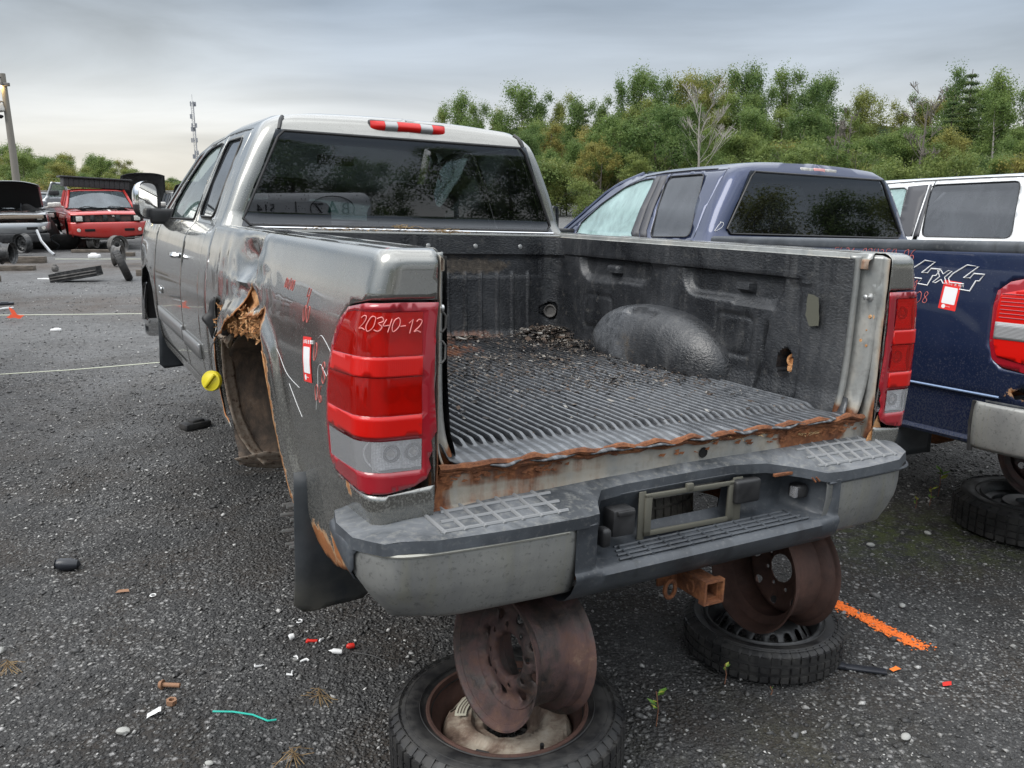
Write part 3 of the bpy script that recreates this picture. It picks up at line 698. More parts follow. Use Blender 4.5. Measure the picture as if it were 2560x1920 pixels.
mb = MB(); mb.sheet(ragged([(-.99, -.985), (-.93, -1.035), (-.80, -1.06), (-.72, -1.045), (-.72, -.985), (-.85, -.965)], .006, .012, 3), [], .02, lambda a, b: (a, 1.70 - (b + 1.0) * .5, b)); P_('torn_liner_edge', mb, 'liner_strip', solid=.003)
mb = MB()
for (a, b, c) in (((-.99, 1.80, -.475), (-.985, 1.86, -.455), .02), ((-.985, 1.66, -.44), (-.99, 1.72, -.50), .018), ((-1.0, .79, -.41), (-1.01, .83, -.47), .012)):
    mb.tube([a, ((a[0] + b[0]) / 2 - .012, (a[1] + b[1]) / 2, (a[2] + b[2]) / 2), b], [c * .5, c, c * .4], 6)
P_('rust_curls', mb, 'liner_strip', smooth=0)
mb = MB()   # rust edge folded down the rear side of the arch
ed = [(.882, -.386), (.845, -.42), (.800, -.52), (.775, -.62), (.755, -.72), (.71, -.785), (.672, -.84)]
n2 = smooth_poly(ed, 4, closed=False)
mb.grid(len(n2), 4, lambda i, j: (BED.pt(BED.us(*n2[int(round(i * (len(n2) - 1)))]), n2[int(round(i * (len(n2) - 1)))][1])[0] + j * .022, n2[int(round(i * (len(n2) - 1)))][0] + .010 * j + .003 * nz3(i * 9, j, 1), n2[int(round(i * (len(n2) - 1)))][1] + .004 * nz3(i * 20, j, 5)))
P_('arch_edge_fold', mb, 'rust_flakes', solid=.002)
# hub with studs, axle, frame rails, springs, fuel tank
mb = MB()
HX = frame((-.82, 1.12, -1.105), (-1, 0, 0))
mb.lathe([(0, .06), (.045, .06), (.05, .05), (.052, .02), (.095, .015), (.10, 0), (.17, -.005), (.175, -.04), (.10, -.06)], HX, 28, 0)
hub = P_('wheel_hub', mb, 'rim_brown')
mb = MB()
for i in range(8):
    a = i * PI / 4 + .2; mb.tube([(-.83, 1.12 + .083 * math.cos(a), -1.105 + .083 * math.sin(a)), (-.91, 1.12 + .083 * math.cos(a), -1.105 + .083 * math.sin(a))], .0075, 8, 0)
P_('wheel_studs', mb, 'zinc', parent=hub, loc=(0, 0, 0))
mb = MB(); mb.tube([(-.80, 1.12, -1.10), (.80, 1.12, -1.10)], .05, 12); mb.lathe([(0, .16), (.10, .12), (.15, 0), (.12, -.12), (0, -.16)], frame((.0, 1.12, -1.10), (0, 1, 0)), 16)
mb.lathe([(0, .06), (.05, .05), (.10, 0), (.17, -.005), (.175, -.04), (.10, -.06)], frame((.80, 1.12, -1.10), (1, 0, 0)), 24)
P_('rear_axle', mb, 'rust')
mb = MB()
for sg in (-1, 1):
    mb.box((sg * .47 - .03, -.02, -.90), (sg * .47 + .03, 5.3, -.76), r=.006)
    for k in range(3): mb.tube([(sg * .58, .25, -.93 + .0 * k), (sg * .58, 1.12, -1.02 - .012 * k), (sg * .58, 1.85, -.92)], .012, 5)
    mb.tube([(sg * .50, .55, -.80), (sg * .60, 1.0, -1.12)], .022, 8)
mb.box((-.45, .22, -.85), (.45, .28, -.78)); mb.box((-.45, 1.6, -.85), (.45, 1.68, -.78)); mb.box((-.45, 3.2, -.9), (.45, 3.3, -.8))
P_('chassis_frame', mb, 'rust')
mb = MB(); mb.box((-.72, 1.95, -1.0), (-.48, 3.1, -.72), r=.05, seg=3); P_('fuel_tank', mb, 'black_plastic')
mb = MB(); mb.box((-.80, .04, -.66), (.80, 4.3, -.60)); P_('underbody', mb, 'rust')

# filler neck, its open door and the dangling cap
mb = MB(); Fh = frame((-1.0, 1.815, -.385), (-1, 0, 0))
mb.lathe([(.085, .0), (.08, -.04), (.04, -.05), (.038, -.02), (.028, -.02), (.026, -.06), (0, -.06)], Fh, 24); mb.box((-1.005, 1.765, -.40), (-.975, 1.86, -.385), r=.003); mb.box((-1.005, 1.80, -.46), (-.97, 1.825, -.32), r=.003)
P_('fuel_filler', mb, 'black_plastic')
mb = MB()
oD = smooth_poly([(0, .085), (.02, .06), (.028, .02), (.055, -.01), (.03, -.05), (.012, -.10), (-.008, -.03), (-.01, .05)], 4)
hinge = Vector((-1.012, 1.905, -.39))
mb.sheet(oD, [], .03, lambda a, b: tuple(hinge + Vector((-a * .93, a * .40, b)))); P_('fuel_door', mb, 'black_plastic', solid=.004)
mb = MB(); K = frame((-1.075, 1.66, -.630), (-.62, -.75, .15), (.5, -.3, .8))
mb.lathe([(0, .012), (.024, .012), (.028, .010), (.041, .009), (.043, .004), (.042, -.012), (.03, -.014), (.028, -.03), (0, -.03)], K, 28)
capo = P_('fuel_cap', mb, 'yellow_cap')
mb = MB(); mb.box((-.034, -.007, .008), (.034, .007, .026), mat=K, r=.004); P_('cap_grip', mb, 'yellow_cap', parent=capo, loc=(0, 0, 0))
mb = MB(); mb.tube(smooth_poly([(-1.0, 1.80, -.47), (-1.04, 1.82, -.50), (-1.05, 1.80, -.56), (-1.075, 1.72, -.60), (-1.07, 1.68, -.625)], 5, closed=False), .0018, 5); P_('cap_tether', mb, 'black_plastic', parent=capo, loc=(0, 0, 0))

# rear mud flaps
def flap(sg, y, x0, x1, zt, zb, name='mud_flap'):
    mb = MB(); o = smooth_poly([(x0, zt), (x1, zt + .02), (x1 - .01, zb), (x0 + .04, zb - .012)], 1)
    o = [(x0, zt), (x1, zt), (x1, zb + .03), (x1 - .03, zb), (x0 + .05, zb + .01), (x0 + .01, zb + .05)]
    mb.sheet(o, [], .05, lambda a, b: (sg * a, y + .02 * nz3(a, b, 1, 3) + .03 * ss(zb + .2, zb, b), b)); f = P_(name, mb, 'flap_rubber', solid=.008)
    mb = MB()
    for p in ([(.93, -1.165), (.93, -1.12), (.905, -1.12)], [(.88, -1.165), (.86, -1.12), (.84, -1.165)], [(.81, -1.165), (.81, -1.125)]): mb.tube([(sg * a, y - .007 + .028 * ss(zb + .2, zb, b), b) for a, b in p], .003, 4)
    if y < 2 and sg < 0: P_('flap_emblem', mb, 'bumper_plastic', parent=f, loc=(0, 0, 0))
flap(-1, .56, .74, 1.02, -.72, -1.20); flap(1, .56, .74, 1.02, -.72, -1.20)
flap(-1, 4.18, .80, 1.0, -.56, -1.02); flap(1, 4.18, .80, 1.0, -.56, -1.02)

# ------------------------------------------------------------------ bed liner
FZ = -.555
mb = MB(); NR = 45; xs = []; hs = []
for i in range(NR):
    x0 = -.735 + 1.47 * i / NR; p = 1.47 / NR
    for f_, h in ((.02, 0), (.22, 0), (.28, .55), (.34, .95), (.50, 1.05), (.66, .95), (.72, .55), (.78, 0)): xs.append(x0 + f_ * p); hs.append(h)
xs = [-.765, -.75] + xs + [.742, .757, .768]; hs = [0, 0] + hs + [0, 0, 0]
ysl = list(np.linspace(-.062, .10, 16)) + [.115, .13, .15] + list(np.linspace(.2, 1.90, 60)) + [1.92, 1.94, 1.96]
def floor_pt(x, h, y):
    lip = .0022 * math.sin(x * 43) + .002 * math.sin(x * 67 + 1) + .002 * nz3(x, 0, 0, 12)
    e = ss(.06, -.06, y)
    r = ss(.085 + .012 * nz3(x, 1, 1, 9), .135, y) * ss(1.955, 1.93, y)
    z = FZ + .016 * h * r + .003 * nz3(x, y, 0, 5) - .006 * ss(.03, -.05, y) + e * (lip * 1.1) - .004 * ss(-.045, -.062, y)
    if x > .2: z += .008 * e
    yy = y + e * e * (.008 * math.sin(x * 36 + 2) + .010 * nz3(x, 3, 0, 14) - .004)
    # rounded corners of the mat at the tail
    k = max(0, abs(x) - .62) / .15; yy += e * .07 * k * k
    z += .05 * ss(.735, .768, abs(x)) ** 2
    return (x, yy, z)
vs = [floor_pt(x, h, y) for x, h in zip(xs, hs) for y in ysl]
ny = len(ysl); fs = [(i * ny + j, (i + 1) * ny + j, (i + 1) * ny + j + 1, i * ny + j + 1) for i in range(len(xs) - 1) for j in range(ny - 1)]
worn = [.75 * ss(.3, 1, h) * ss(1.5, .6, y) + .25 * ss(.10, .05, y) for x, h in zip(xs, hs) for y in ysl]  # rib tops: dusty wear plus a painted sky sheen
dirt = [.30 * ss(.5, 1.3, y) * (1 - h) + .30 * math.exp(-((y - (1.0 + .1 * x)) / .22) ** 2) + .28 * ss(1.6, 1.95, y) - (.2 if h > .5 else 0) for x, h in zip(xs, hs) for y in ysl]
rst = [.62 * ss(1.20, 1.6, y) * ss(.5, -.1, x) for x in xs for y in ysl]
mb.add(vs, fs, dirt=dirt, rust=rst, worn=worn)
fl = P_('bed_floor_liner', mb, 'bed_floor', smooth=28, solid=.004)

YF = 1.975; RC = .10
def wall_path(t):   # t in metres along right wall (from the tail), round the corner, across the front, back down the left
    L1 = 1.86; L2 = RC * PI / 2; L3 = 2 * (.768 - RC)
    if t < L1: return (.768, .015 + t, -1, 0, 0)
    t -= L1
    if t < L2: a = t / RC; return (.768 - RC + RC * math.cos(a), 1.875 + RC * math.sin(a), -math.cos(a), -math.sin(a), 1)
    t -= L2
    if t < L3: return (.768 - RC - t, YF, 0, -1, 2)
    t -= L3
    if t < L2: a = t / RC; return (-.768 + RC - RC * math.sin(a), 1.875 + RC * math.cos(a), math.sin(a), -math.cos(a), 3)
    t -= L2
    return (-.768, 1.875 - t, 1, 0, 4)
LT = 1.86 * 2 + RC * PI + 2 * (.768 - RC)
def rr_in(y, z, y0, y1, z0, z1, r, soft):
    dx = max(abs(y - (y0 + y1) / 2) - (y1 - y0) / 2 + r, 0); dz = max(abs(z - (z0 + z1) / 2) - (z1 - z0) / 2 + r, 0)
    return ss(soft, -soft, math.hypot(dx, dz) - r)
def wall_disp(seg, y, z, x):
    d = .010 * ss(-.30, -.55, z)
    if seg in (0, 4):
        d += .010 * ss(-.112, -.104, z)                                   # proud top band
        d += .008 * ss(-.125, -.117, z) * rr_in(y, z, 1.02, 1.13, -.3, .1, .01, .004) + .006 * rr_in(y, z, .18, .30, -.125, .1, .01, .004)
        d -= .030 * rr_in(y, z, 1.14, 1.72, -.205, .0, .075, .016) * ss(-.104, -.112, z)
        d -= .030 * rr_in(y, z, .34, .90, -.215, .0, .080, .016) * ss(-.104, -.112, z)
        d -= .012 * rr_in(y, z, 1.40, 1.66, -.222, -.15, .02, .006) * (1 - rr_in(y, z, 1.14, 1.72, -.205, .0, .075, .016))
        d -= .012 * rr_in(y, z, .36, .60, -.232, -.15, .02, .006) * (1 - rr_in(y, z, .34, .90, -.215, .0, .080, .016))
        for by, bz in ((1.44, -.155), (.545, -.160)):
            k = rr_in(y, z, by - .042, by + .042, bz - .020, bz + .018, .004, .003); d += .034 * k
        q = rr_in(y, z, .47, .69, -.44, -.27, .03, .008); q2 = rr_in(y, z, .485, .675, -.425, -.285, .025, .008); d -= .008 * (q - q2) + .003 * q2
        q = rr_in(y, z, 1.42, 1.66, -.46, -.285, .03, .008); q2 = rr_in(y, z, 1.435, 1.645, -.445, -.30, .025, .008); d -= .006 * (q - q2)
        d -= .020 * math.exp(-((y - .405 + .05 * (z + .4)) / .006) ** 2) * ss(-.27, -.30, z)
        d += .010 * rr_in(y, z, -.1, .20 + .10 * (z + .55), -.6, -.11, .01, .006) + .006 * rr_in(y, z, .02, .11, -.6, .1, .02, .03)
        # wheelhouse
        if .50 < y < 1.60:
            k = (y - 1.055) / .49; hh = math.sqrt(max(0, 1 - abs(k) ** 2.4)) * .262
            top = -.56 + hh; tt = -1
            if tt > 0:
                prof = min(1, (tt / .085)); prof = math.sqrt(max(0, 1 - (1 - prof) ** 2)); d = max(d, .125 * prof * (.85 + .15 * ss(0, .2, tt)) * ss(0, .05, hh) + .01)
                if 1.02 < y < 1.24 and .010 < tt < .045: d -= .03 * rr_in(y, tt, 1.05, 1.21, .014, .040, .006, .003)
        hy, hz = .285, -.425
        k = math.hypot((y - hy) / .034, (z - hz) / .052); d -= .05 * ss(1.06, .98, k)
        d += .014 * ss(-.475, -.56, z)
    if seg in (2, 1, 3):
        d += .012 * ss(-.125, -.115, z)
        g = .5 + .5 * math.cos((x + .05) / .0925 * 2 * PI); d += .010 * ss(.86, .96, g) * ss(-.20, -.22, z) * (seg == 2) * (abs(x) < .62)
        d -= .004 * ss(-.235, -.225, z) * ss(-.13, -.14, z) * (seg == 2)
        d += .02 * ss(-.50, -.56, z)
    if seg in (1, 3):
        k = math.hypot((y - 1.945) / .030, (z + .412) / .045); d -= .045 * ss(1.08, .96, k)
    return d
mb = MB(); nt = int(LT / .0088); nzv = 66
def wall(i, j):
    x, y, nx, nyy, seg = wall_path(i * LT * .99999); z = -.563 + j * (.563 - .022)
    if seg in (0, 4) and y < .06: pass
    d = wall_disp(seg, y, z, x)
    tp_ = .012 * (1 - j)
    return (x + nx * (d + tp_) , y + nyy * (d + tp_), z)
drt, rt = [], []
for i in range(nt):
    for j in range(nzv):
        x, y, nx, nyy, seg = wall_path(i / (nt - 1) * LT * .99999); z = -.563 + j / (nzv - 1) * .541
        q = 0.0
        if seg in (0, 4): q = .5 * math.exp(-(((y - 1.22) / .28) ** 2 + ((z + .48) / .08) ** 2)) + .22 * ss(1.5, 1.9, y)
        if seg == 2: q = .70 * math.exp(-(((z + .175) / .035) ** 2)) * ss(.55, .35, x) + .2
        drt.append(q); rt.append(.55 * ss(-.45, -.53, z) * ss(.6, .3, x) if seg == 2 else (.55 * math.exp(-((x - .60) / .05) ** 2) * ss(-.06, -.03, z) if seg == 2 else 0))
mb.grid(nt, nzv, wall, dirt=drt, rust=rt)
P_('bed_wall_liner', mb, 'bed_liner', smooth=40)
def dome(sg):
    def f(i, j):
        a = PI * (1 - i); ca, sa = math.cos(a), math.sin(a); ca = math.copysign(abs(ca) ** .86, ca); sa = sa ** .80
        s = 1.05 * (1 - j ** 1.25); dd = -.012 + .150 * (1 - min(1, s / 1.05) ** 3.2) ** .52
        y = 1.045 + .465 * s * ca; z = -.562 + .258 * s * sa
        slot = rr_in(y, j, .99, 1.20, .10, .22, .05, .02) * ss(.2, .3, i) * ss(.8, .7, i)
        return (sg * (.752 - dd - .004 * nz3(y, z, 2, 9) + .012 * slot), y, z - .022 * slot)
    mb = MB(); n1, n2_ = 90, 40
    mb.grid(n1, n2_, f, worn=[.55 * ss(.45, .70, i / 89) * ss(.98, .86, i / 89) for i in range(n1) for j in range(n2_)], dirt=[.48 * math.exp(-(((.5 + .5 * math.cos(PI * (1 - i / 89)) - .62) / .26) ** 2)) * ss(.35, .62, j / 39) for i in range(n1) for j in range(n2_)])  # one flank lighter: scuffs and a bluish sheen painted in
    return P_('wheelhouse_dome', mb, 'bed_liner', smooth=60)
dome(1); dome(-1)
# fittings of the liner
def bolt(mb, p, n, r=.011, h=.006, mi=0):
    mb.lathe([(0, h), (r * .45, h), (r * .5, h * .6), (r, h * .5), (r * 1.15, 0)], frame(p, n), 14, mi)
mb = MB()
for x in (-.5, -.24, .02, .28, .54): bolt(mb, (x, YF - .012, -.075), (0, -1, 0))
bolt(mb, (.752, .235, -.085), (-1, 0, 0))
P_('liner_screws', mb, 'zinc')
mb = MB(); mb.lathe([(.0, .0), (.02, .0), (.03, .012), (.034, .012), (.036, 0)], frame((.735, 1.955, -.415), (-1, -1, 0)), 16); P_('tie_down_ring', mb, 'steel_grey')
mb = MB(); mb.lathe([(0, .0), (.012, .0), (.014, .010), (.022, .012), (.026, .004), (.028, 0)], frame((.79, .275, -.415), (-1, 0, .1)), 14); mb.box((.775, .262, -.458), (.80, .29, -.435), r=.004); P_('rusty_tie_down', mb, 'rust_flakes')
mb = MB(); o = ragged([(.135, -.165), (.185, -.155), (.19, -.235), (.17, -.27), (.125, -.265), (.13, -.21)], .004, .01, 1); mb.sheet(o, [], .015, lambda a, b: (.7395 - .012 * (b + .55), a, b), flip=True); P_('torn_label', mb, simple('torn_label', (.085, .085, .065), .95))
# bed front panel top rail with straw on it
mb = MB(); mb.box((-.80, YF - .004, -.030), (.80, 2.075, -.012), r=.006); mb.box((-.80, YF + .035, -.60), (.80, YF + .08, -.028), r=.004); P_('bed_front_panel', mb, 'silver_paint')
# steel behind the liner on both sides
for sg in (-1, 1):
    mb = MB(); mb.box((sg * .785 - .012, .06, -.60), (sg * .785 + .012, 2.02, -.057)) if sg < 0 else mb.box((.835, .06, -.60), (.85, 2.02, -.05)); P_('bed_inner_panel', mb, 'bare_metal')

# ------------------------------------------------------------------ tail opening: pillars, sill, rotten floor edge
def pillar(sg):
    path = [(.805, -.012), (.805, -.10), (.803, -.25), (.800, -.38), (.794, -.46), (.782, -.525), (.765, -.57), (.755, -.60)]
    P = smooth_poly(path, 6, closed=False); n = len(P)
    prof = [(-.012, -.060), (-.004, -.045), (.0, .030), (.004, .036), (.008, .030), (.016, .018), (.026, .012), (.036, .016), (.043, .026), (.045, .034), (.045, .040)]
    def f(i, j):
        k = int(round(i * (n - 1))); a = Vector(P[max(0, k - 1)]); b = Vector(P[min(n - 1, k + 1)]); t = (b - a).normalized(); N = Vector((t.y, -t.x)) if False else Vector((t.y, -t.x))
        if N.x > 0: N = -N
        if k > n - 8 and N.y < 0: N = -N
        q = prof[int(round(j * (len(prof) - 1)))]; tl_ = .6 + .4 * 1
        yy = q[1] if q[1] > 0 else q[1] * (1 - .5 * k / n)
        return (sg * (P[k][0] + N.x * q[0]), yy, P[k][1] + N.y * q[0])
    mb = MB(); mb.grid(n, len(prof), f, rust=[.55 * ss(.62, .85, i / (n - 1)) for i in range(n) for _ in prof])
    pl = P_('tail_pillar', mb, 'bare_metal', smooth=60, solid=.0015)
    mb = MB(); q = [(-.078, -.018), (-.045, -.008), (.04, -.008), (.04, -.45), (.03, -.52), (.03, -.69), (-.03, -.70), (-.078, -.60)]
    hole1 = [(.0 + .007 * math.cos(a), -.405 + .010 * math.sin(a)) for a in np.linspace(0, 2 * PI, 12)[:-1]]
    def emb(a, b):
        e = rr_in(a, b, -.05, .012, -.19, -.10, .02, .005) * .006 - rr_in(a, b, -.03, .03, -.60, -.46, .02, .006) * .004 + .002 * nz3(a, b, 1, 20)
        return (sg * (.813 - e), a, b)
    mb.sheet(q, [hole1], .012, emb, bsp=.014, flip=sg > 0, att={'rust': lambda a, b: .36 * ss(-.45, -.62, b) + .34 * ss(-.05, -.08, a)})
    P_('pillar_face', mb, 'bare_metal', parent=pl, loc=(0, 0, 0), solid=.0015)
    mb = MB()
    T = lambda y, z: frame((sg * .812, y, z), (-sg, 0, 0), (0, 1, 0))
    mb.lathe([(0, .034), (.006, .034), (.009, .032), (.009, .026), (.006, .025), (.006, .012), (.013, .010), (.014, .004), (.019, .003), (.020, 0)], T(-.02, -.150), 18, 0)
    mb.lathe([(0, .030), (.012, .030), (.014, .028), (.014, .008), (.020, .006), (.021, 0)], T(-.012, -.590), 8, 0)
    mb.sheet(smooth_poly([(-.01, -.50), (.014, -.52), (.014, -.56), (.02, -.60), (-.02, -.62), (-.035, -.58), (-.03, -.53)], 3), [], .02, lambda a, b: (sg * .806, a, b), 0, flip=sg > 0)
    P_('latch_striker', mb, 'zinc', parent=pl, loc=(0, 0, 0), smooth=30)
    mb = MB()
    for y, z, r in ((-.03, -.215, .014), (-.022, -.262, .006), (-.004, -.300, .014), (-.028, -.315, .011), (-.012, -.53, .009), (-.008, -.655, .010)):
        mb.lathe([(0, .010), (r * .4, .010), (r * .5, .006), (r, .005), (r * 1.2, 0)], T(y, z), 12, 0)
    P_('rusty_bolts', mb, 'rust_flakes', parent=pl, loc=(0, 0, 0), smooth=30)
    return pl
pillar(1); pl = pillar(-1)
mb = MB()   # striker loops seen past the left corner
for z0, z1 in ((-.16, -.21), (-.235, -.29)):
    mb.tube([(-.80, -.02, z0), (-.780, -.02, z0), (-.772, -.02, z0 - .01), (-.772, -.02, z1 + .01), (-.780, -.02, z1), (-.80, -.02, z1)], .003, 6)
mb.lathe([(0, .03), (.009, .03), (.009, .01), (.016, .008), (.017, 0)], frame((-.80, -.01, -.345), (1, 0, 0)), 12)
P_('striker_loops', mb, 'steel_grey', parent=pl, loc=(0, 0, 0))
mb = MB()
def sill(a, b):
    x = a; prof = [(0, -.572), (0, -.60), (0, -.645), (-.004, -.668), (-.016, -.674), (-.018, -.735)]
    k = b * 5; i = min(4, int(k)); t = k - i; y = prof[i][0] + (prof[i + 1][0] - prof[i][0]) * t; z = prof[i][1] + (prof[i + 1][1] - prof[i][1]) * t
    X = -.822 + 1.644 * x
    return (X, -.040 + y + .003 * nz3(X, z, 0, 7), z + .012 * 0)
rsx = lambda x: max(.34 * ss(.05, -.5, x), .75 * ss(.34, .50, x) * ss(.78, .62, x), .17, .6 * ss(-.68, -.8, x))
mb.grid(110, 26, sill, rust=[rsx(-.822 + 1.644 * i / 109) * (1.15 if j < 8 else .9) for i in range(110) for j in range(26)])
P_('rear_sill', mb, 'bare_metal', solid=.002)
mb = MB(); mb.lathe([(.0, .001), (.013, .001), (.015, .0035), (.017, .001)], frame((.095, -.044, -.615), (0, -1, 0)), 18, 0); P_('sill_hole', mb, 'dark_gap')
mb = MB()
for s_, zo, yo, am in ((0, -.563, -.052, .006), (1, -.576, -.044, .005)):
    def rim(i, j, s_=s_, zo=zo, yo=yo, am=am):
        X = -.80 + 1.60 * i; an = j * 2 * PI
        tri = math.asin(math.sin(X * 46 + s_)) * .64; z = zo + am * tri + .006 * nz3(X, s_, 0, 16) + .007 * ss(.1, .5, X)
        r = .0092 + .004 * nz3(X, 5, s_, 30)
        return (X, yo - .004 * tri + math.cos(an) * r * 1.3, z + math.sin(an) * r)
    mb.grid(240, 7, rim)
P_('rotten_floor_edge', mb, 'rust', smooth=40)
mb = MB(); rs = random.Random(11)
for i in range(130):
    x = rs.choice([rs.uniform(-.8, -.45), rs.uniform(.35, .78), rs.uniform(-.8, .8)]); z = -.585 + rs.uniform(-.02, .012); a = rs.uniform(.006, .02)
    mb.add([(x, -.048, z), (x + a, -.050 - rs.random() * .006, z + rs.uniform(-.006, .006)), (x + a * .6, -.052, z - a * .5), (x - a * .3, -.047, z - a * .35)], [(0, 1, 2, 3)])
P_('rust_scale', mb, 'rust', kind='stuff', smooth=0)
mb = MB(); mb.sheet(ragged([(.845, -.555), (.865, -.60), (.83, -.69), (.80, -.72), (.77, -.71), (.80, -.64)], .004, .01, 1), [], .01, lambda a, b: (a, -.075, b), att={'rust': lambda a, b: .5}); P_('torn_corner', mb, 'rust_flakes', solid=.003)

# ------------------------------------------------------------------ bumper
def tilt(x): return .022 * x
def zo(x): return itp(x, [-1, -.5, .5, 1], [-.697, -.692, -.680, -.678])
def zi(x): return itp(x, [-.85, -.55, 0, .65, .95], [-.673, -.662, -.641, -.630, -.632])
def byr(x):  # y of the rear edge in plan
    return -.195 + .0 * x
BP = smooth_poly([(-.995, .12), (-1.005, .03), (-.997, -.07), (-.955, -.145), (-.87, -.180), (-.65, -.195), (-.455, -.2)], 6, closed=False)
def chrome(sg):
    P = [(x * (1 + .025 * ss(-.6, -.95, x)), y) for x, y in BP]; n = len(P)
    if sg > 0: P = [(-x if x < -.455 - 1e-6 else .50, y) for x, y in BP]; P[-1] = (.50, -.2); P = [(x - .070 * ss(.6, 1, x), y) for x, y in P]
    prof = [(0.012, -.728), (0.0, -.733), (-.004, -.745), (-.004, -.79), (.002, -.84), (.014, -.885), (.030, -.925), (.044, -.934)]
    def f(i, j):
        k = int(round(i * (n - 1))); x, y = P[k]; a = Vector(P[max(0, k - 1)]); b = Vector(P[min(n - 1, k + 1)]); t = (b - a).normalized(); N = Vector((t.y, -t.x))
        c = Vector((x, y)); 
        if N.dot(c - Vector((0, .4))) < 0: N = -N
        kk = j * 7; q = int(min(6, kk)); tt = kk - q; o = prof[q][0] + (prof[q + 1][0] - prof[q][0]) * tt; z = prof[q][1] + (prof[q + 1][1] - prof[q][1]) * tt
        if o > 0: o *= 1 + 1.1 * ss(.78, .95, abs(x))
        # the end sweeps up
        sw = ss(.9, 1.0, abs(x)) * ss(-.15, .10, y); zb = (z + .733) * (1 - .62 * sw) - .733
        return (x - N.x * o, y - N.y * o, zb + .733 + zo(x) - .030)
    mb = MB(); mb.grid(n, 22, f, rust=[(.25 * ss(.85, 1, j / 21)) for i in range(n) for j in range(22)])
    q = P_('bumper_end', mb, 'dull_chrome', solid=.002, smooth=60)
    mb = MB(); k1 = 15   # black plastic surround wrapped round the end of the metal
    def g2(i, j):
        x, y, z = f(i * (k1 - 1) / (n - 1), j); e = .008 * math.sin(PI * min(1, j * 1.15)) ** .4 * ss(1.0, .80, i) + .001
        return (x + (-1 if x < 0 else 1) * e, y - e * .4 * ss(.5, 1, i), z + .004 - .006 * j)
    cut = lambda i, j: i
    mb.grid(k1, 16, lambda i, j: g2(i * (1 - .35 * j * 0) * (.62 + .38 * (1 - j)), j)); P_('bumper_end_guard', mb, 'bumper_plastic', parent=q, loc=(0, 0, 0), solid=.004, smooth=60)
    return q
chrome(-1); chrome(1)
# black surround at the end of the chrome and the trim line over it
for sg in (-1, 1):
    P = [(-sg * x if sg > 0 else x, y) for x, y in BP]
    P = [(sg * abs(x), y) for x, y in BP]
    mb = MB(); mb.tube([(sg * (abs(x) + .004) * (1.022 if sg < 0 else .96 if abs(x) > .7 else 1), y - .008, zo(sg * abs(x)) - .0345) for x, y in P[9:-1]], .0055, 6); P_('bumper_trim', mb, simple('cream_trim', (.42, .41, .36), .4, .3) if sg < 0 else 'bumper_plastic')
# step pad: outline in plan
PADO = [(-1.02, .13), (-1.043, .04), (-1.037, -.075), (-.985, -.16), (-.87, -.197), (-.65, -.21), (-.44, -.213), (-.395, -.205), (-.365, -.15), (-.32, -.10), (-.24, -.092), (.18, -.092), (.30, -.11), (.40, -.16), (.47, -.205), (.54, -.213), (.65, -.21), (.82, -.197), (.90, -.16), (.943, -.075), (.950, .04), (.94, .13), (.86, .15), (.83, -.035), (-.83, -.035), (-.86, .15)]
def padz(x, y): return zo(x) + (zi(x) - zo(x)) * max(0, min(1, (y + .205) / .165)) * ss(1.04, .86, abs(x)) - .006 * ss(.94, 1.02, abs(x))
mb = MB(); mb.sheet(PADO, [], .03, lambda a, b: (a, b, padz(a, b)), bsp=.025)
# skirt of the pad
n = len(PADO)
sk = [tuple(np.array(a) + (np.array(b) - np.array(a)) * t) for a, b in zip(PADO[:23], PADO[1:24]) for t in (0, .5)]
ns = len(sk) - 1
def skirt(i, j):
    x, y = sk[int(round(i * (ns - 1)))]; return (x * (1 + .003 * j), y - .003 * j, padz(x, y) - j * .030)
pad = P_('bumper_step_pad', mb, 'step_plastic', smooth=50)
mb = MB(); mb.grid(ns, 4, skirt); P_('pad_edge', mb, 'bumper_plastic', parent=pad, loc=(0, 0, 0), smooth=50)
mb = MB()   # raised tread bars, both ends
for sg in (-1, 1):
    for k in range(4):
        y = -.165 + k * .048; mb.tube([(sg * x, y, padz(sg * x, y) + .0008) for x in np.linspace(.84 - .02 * k, .47, 8)], .0055, 6)
    for k in range(7):
        x = .50 + k * .055; mb.tube([(sg * (x + .02 * t), -.175 + .165 * t, padz(sg * x, -.175 + .165 * t) + .0008) for t in np.linspace(0, 1, 4)], .0055, 6)
P_('tread_bars', mb, simple('tread_light', (.21, .215, .22), .6))
mb = MB()  # dark blocks of worn tread on the right end
for k in range(3):
    for j in range(6):
        x = .50 + j * .055 + .006 * k; y = -.160 + k * .048; mb.add([(x + .006, y + .006, padz(x, y) + .0012), (x + .049, y + .006, padz(x + .05, y) + .0012), (x + .053, y + .042, padz(x + .05, y) + .0012), (x + .010, y + .042, padz(x, y) + .0012)], [(0, 1, 2, 3)])
P_('worn_tread', mb, 'black_plastic', smooth=0)
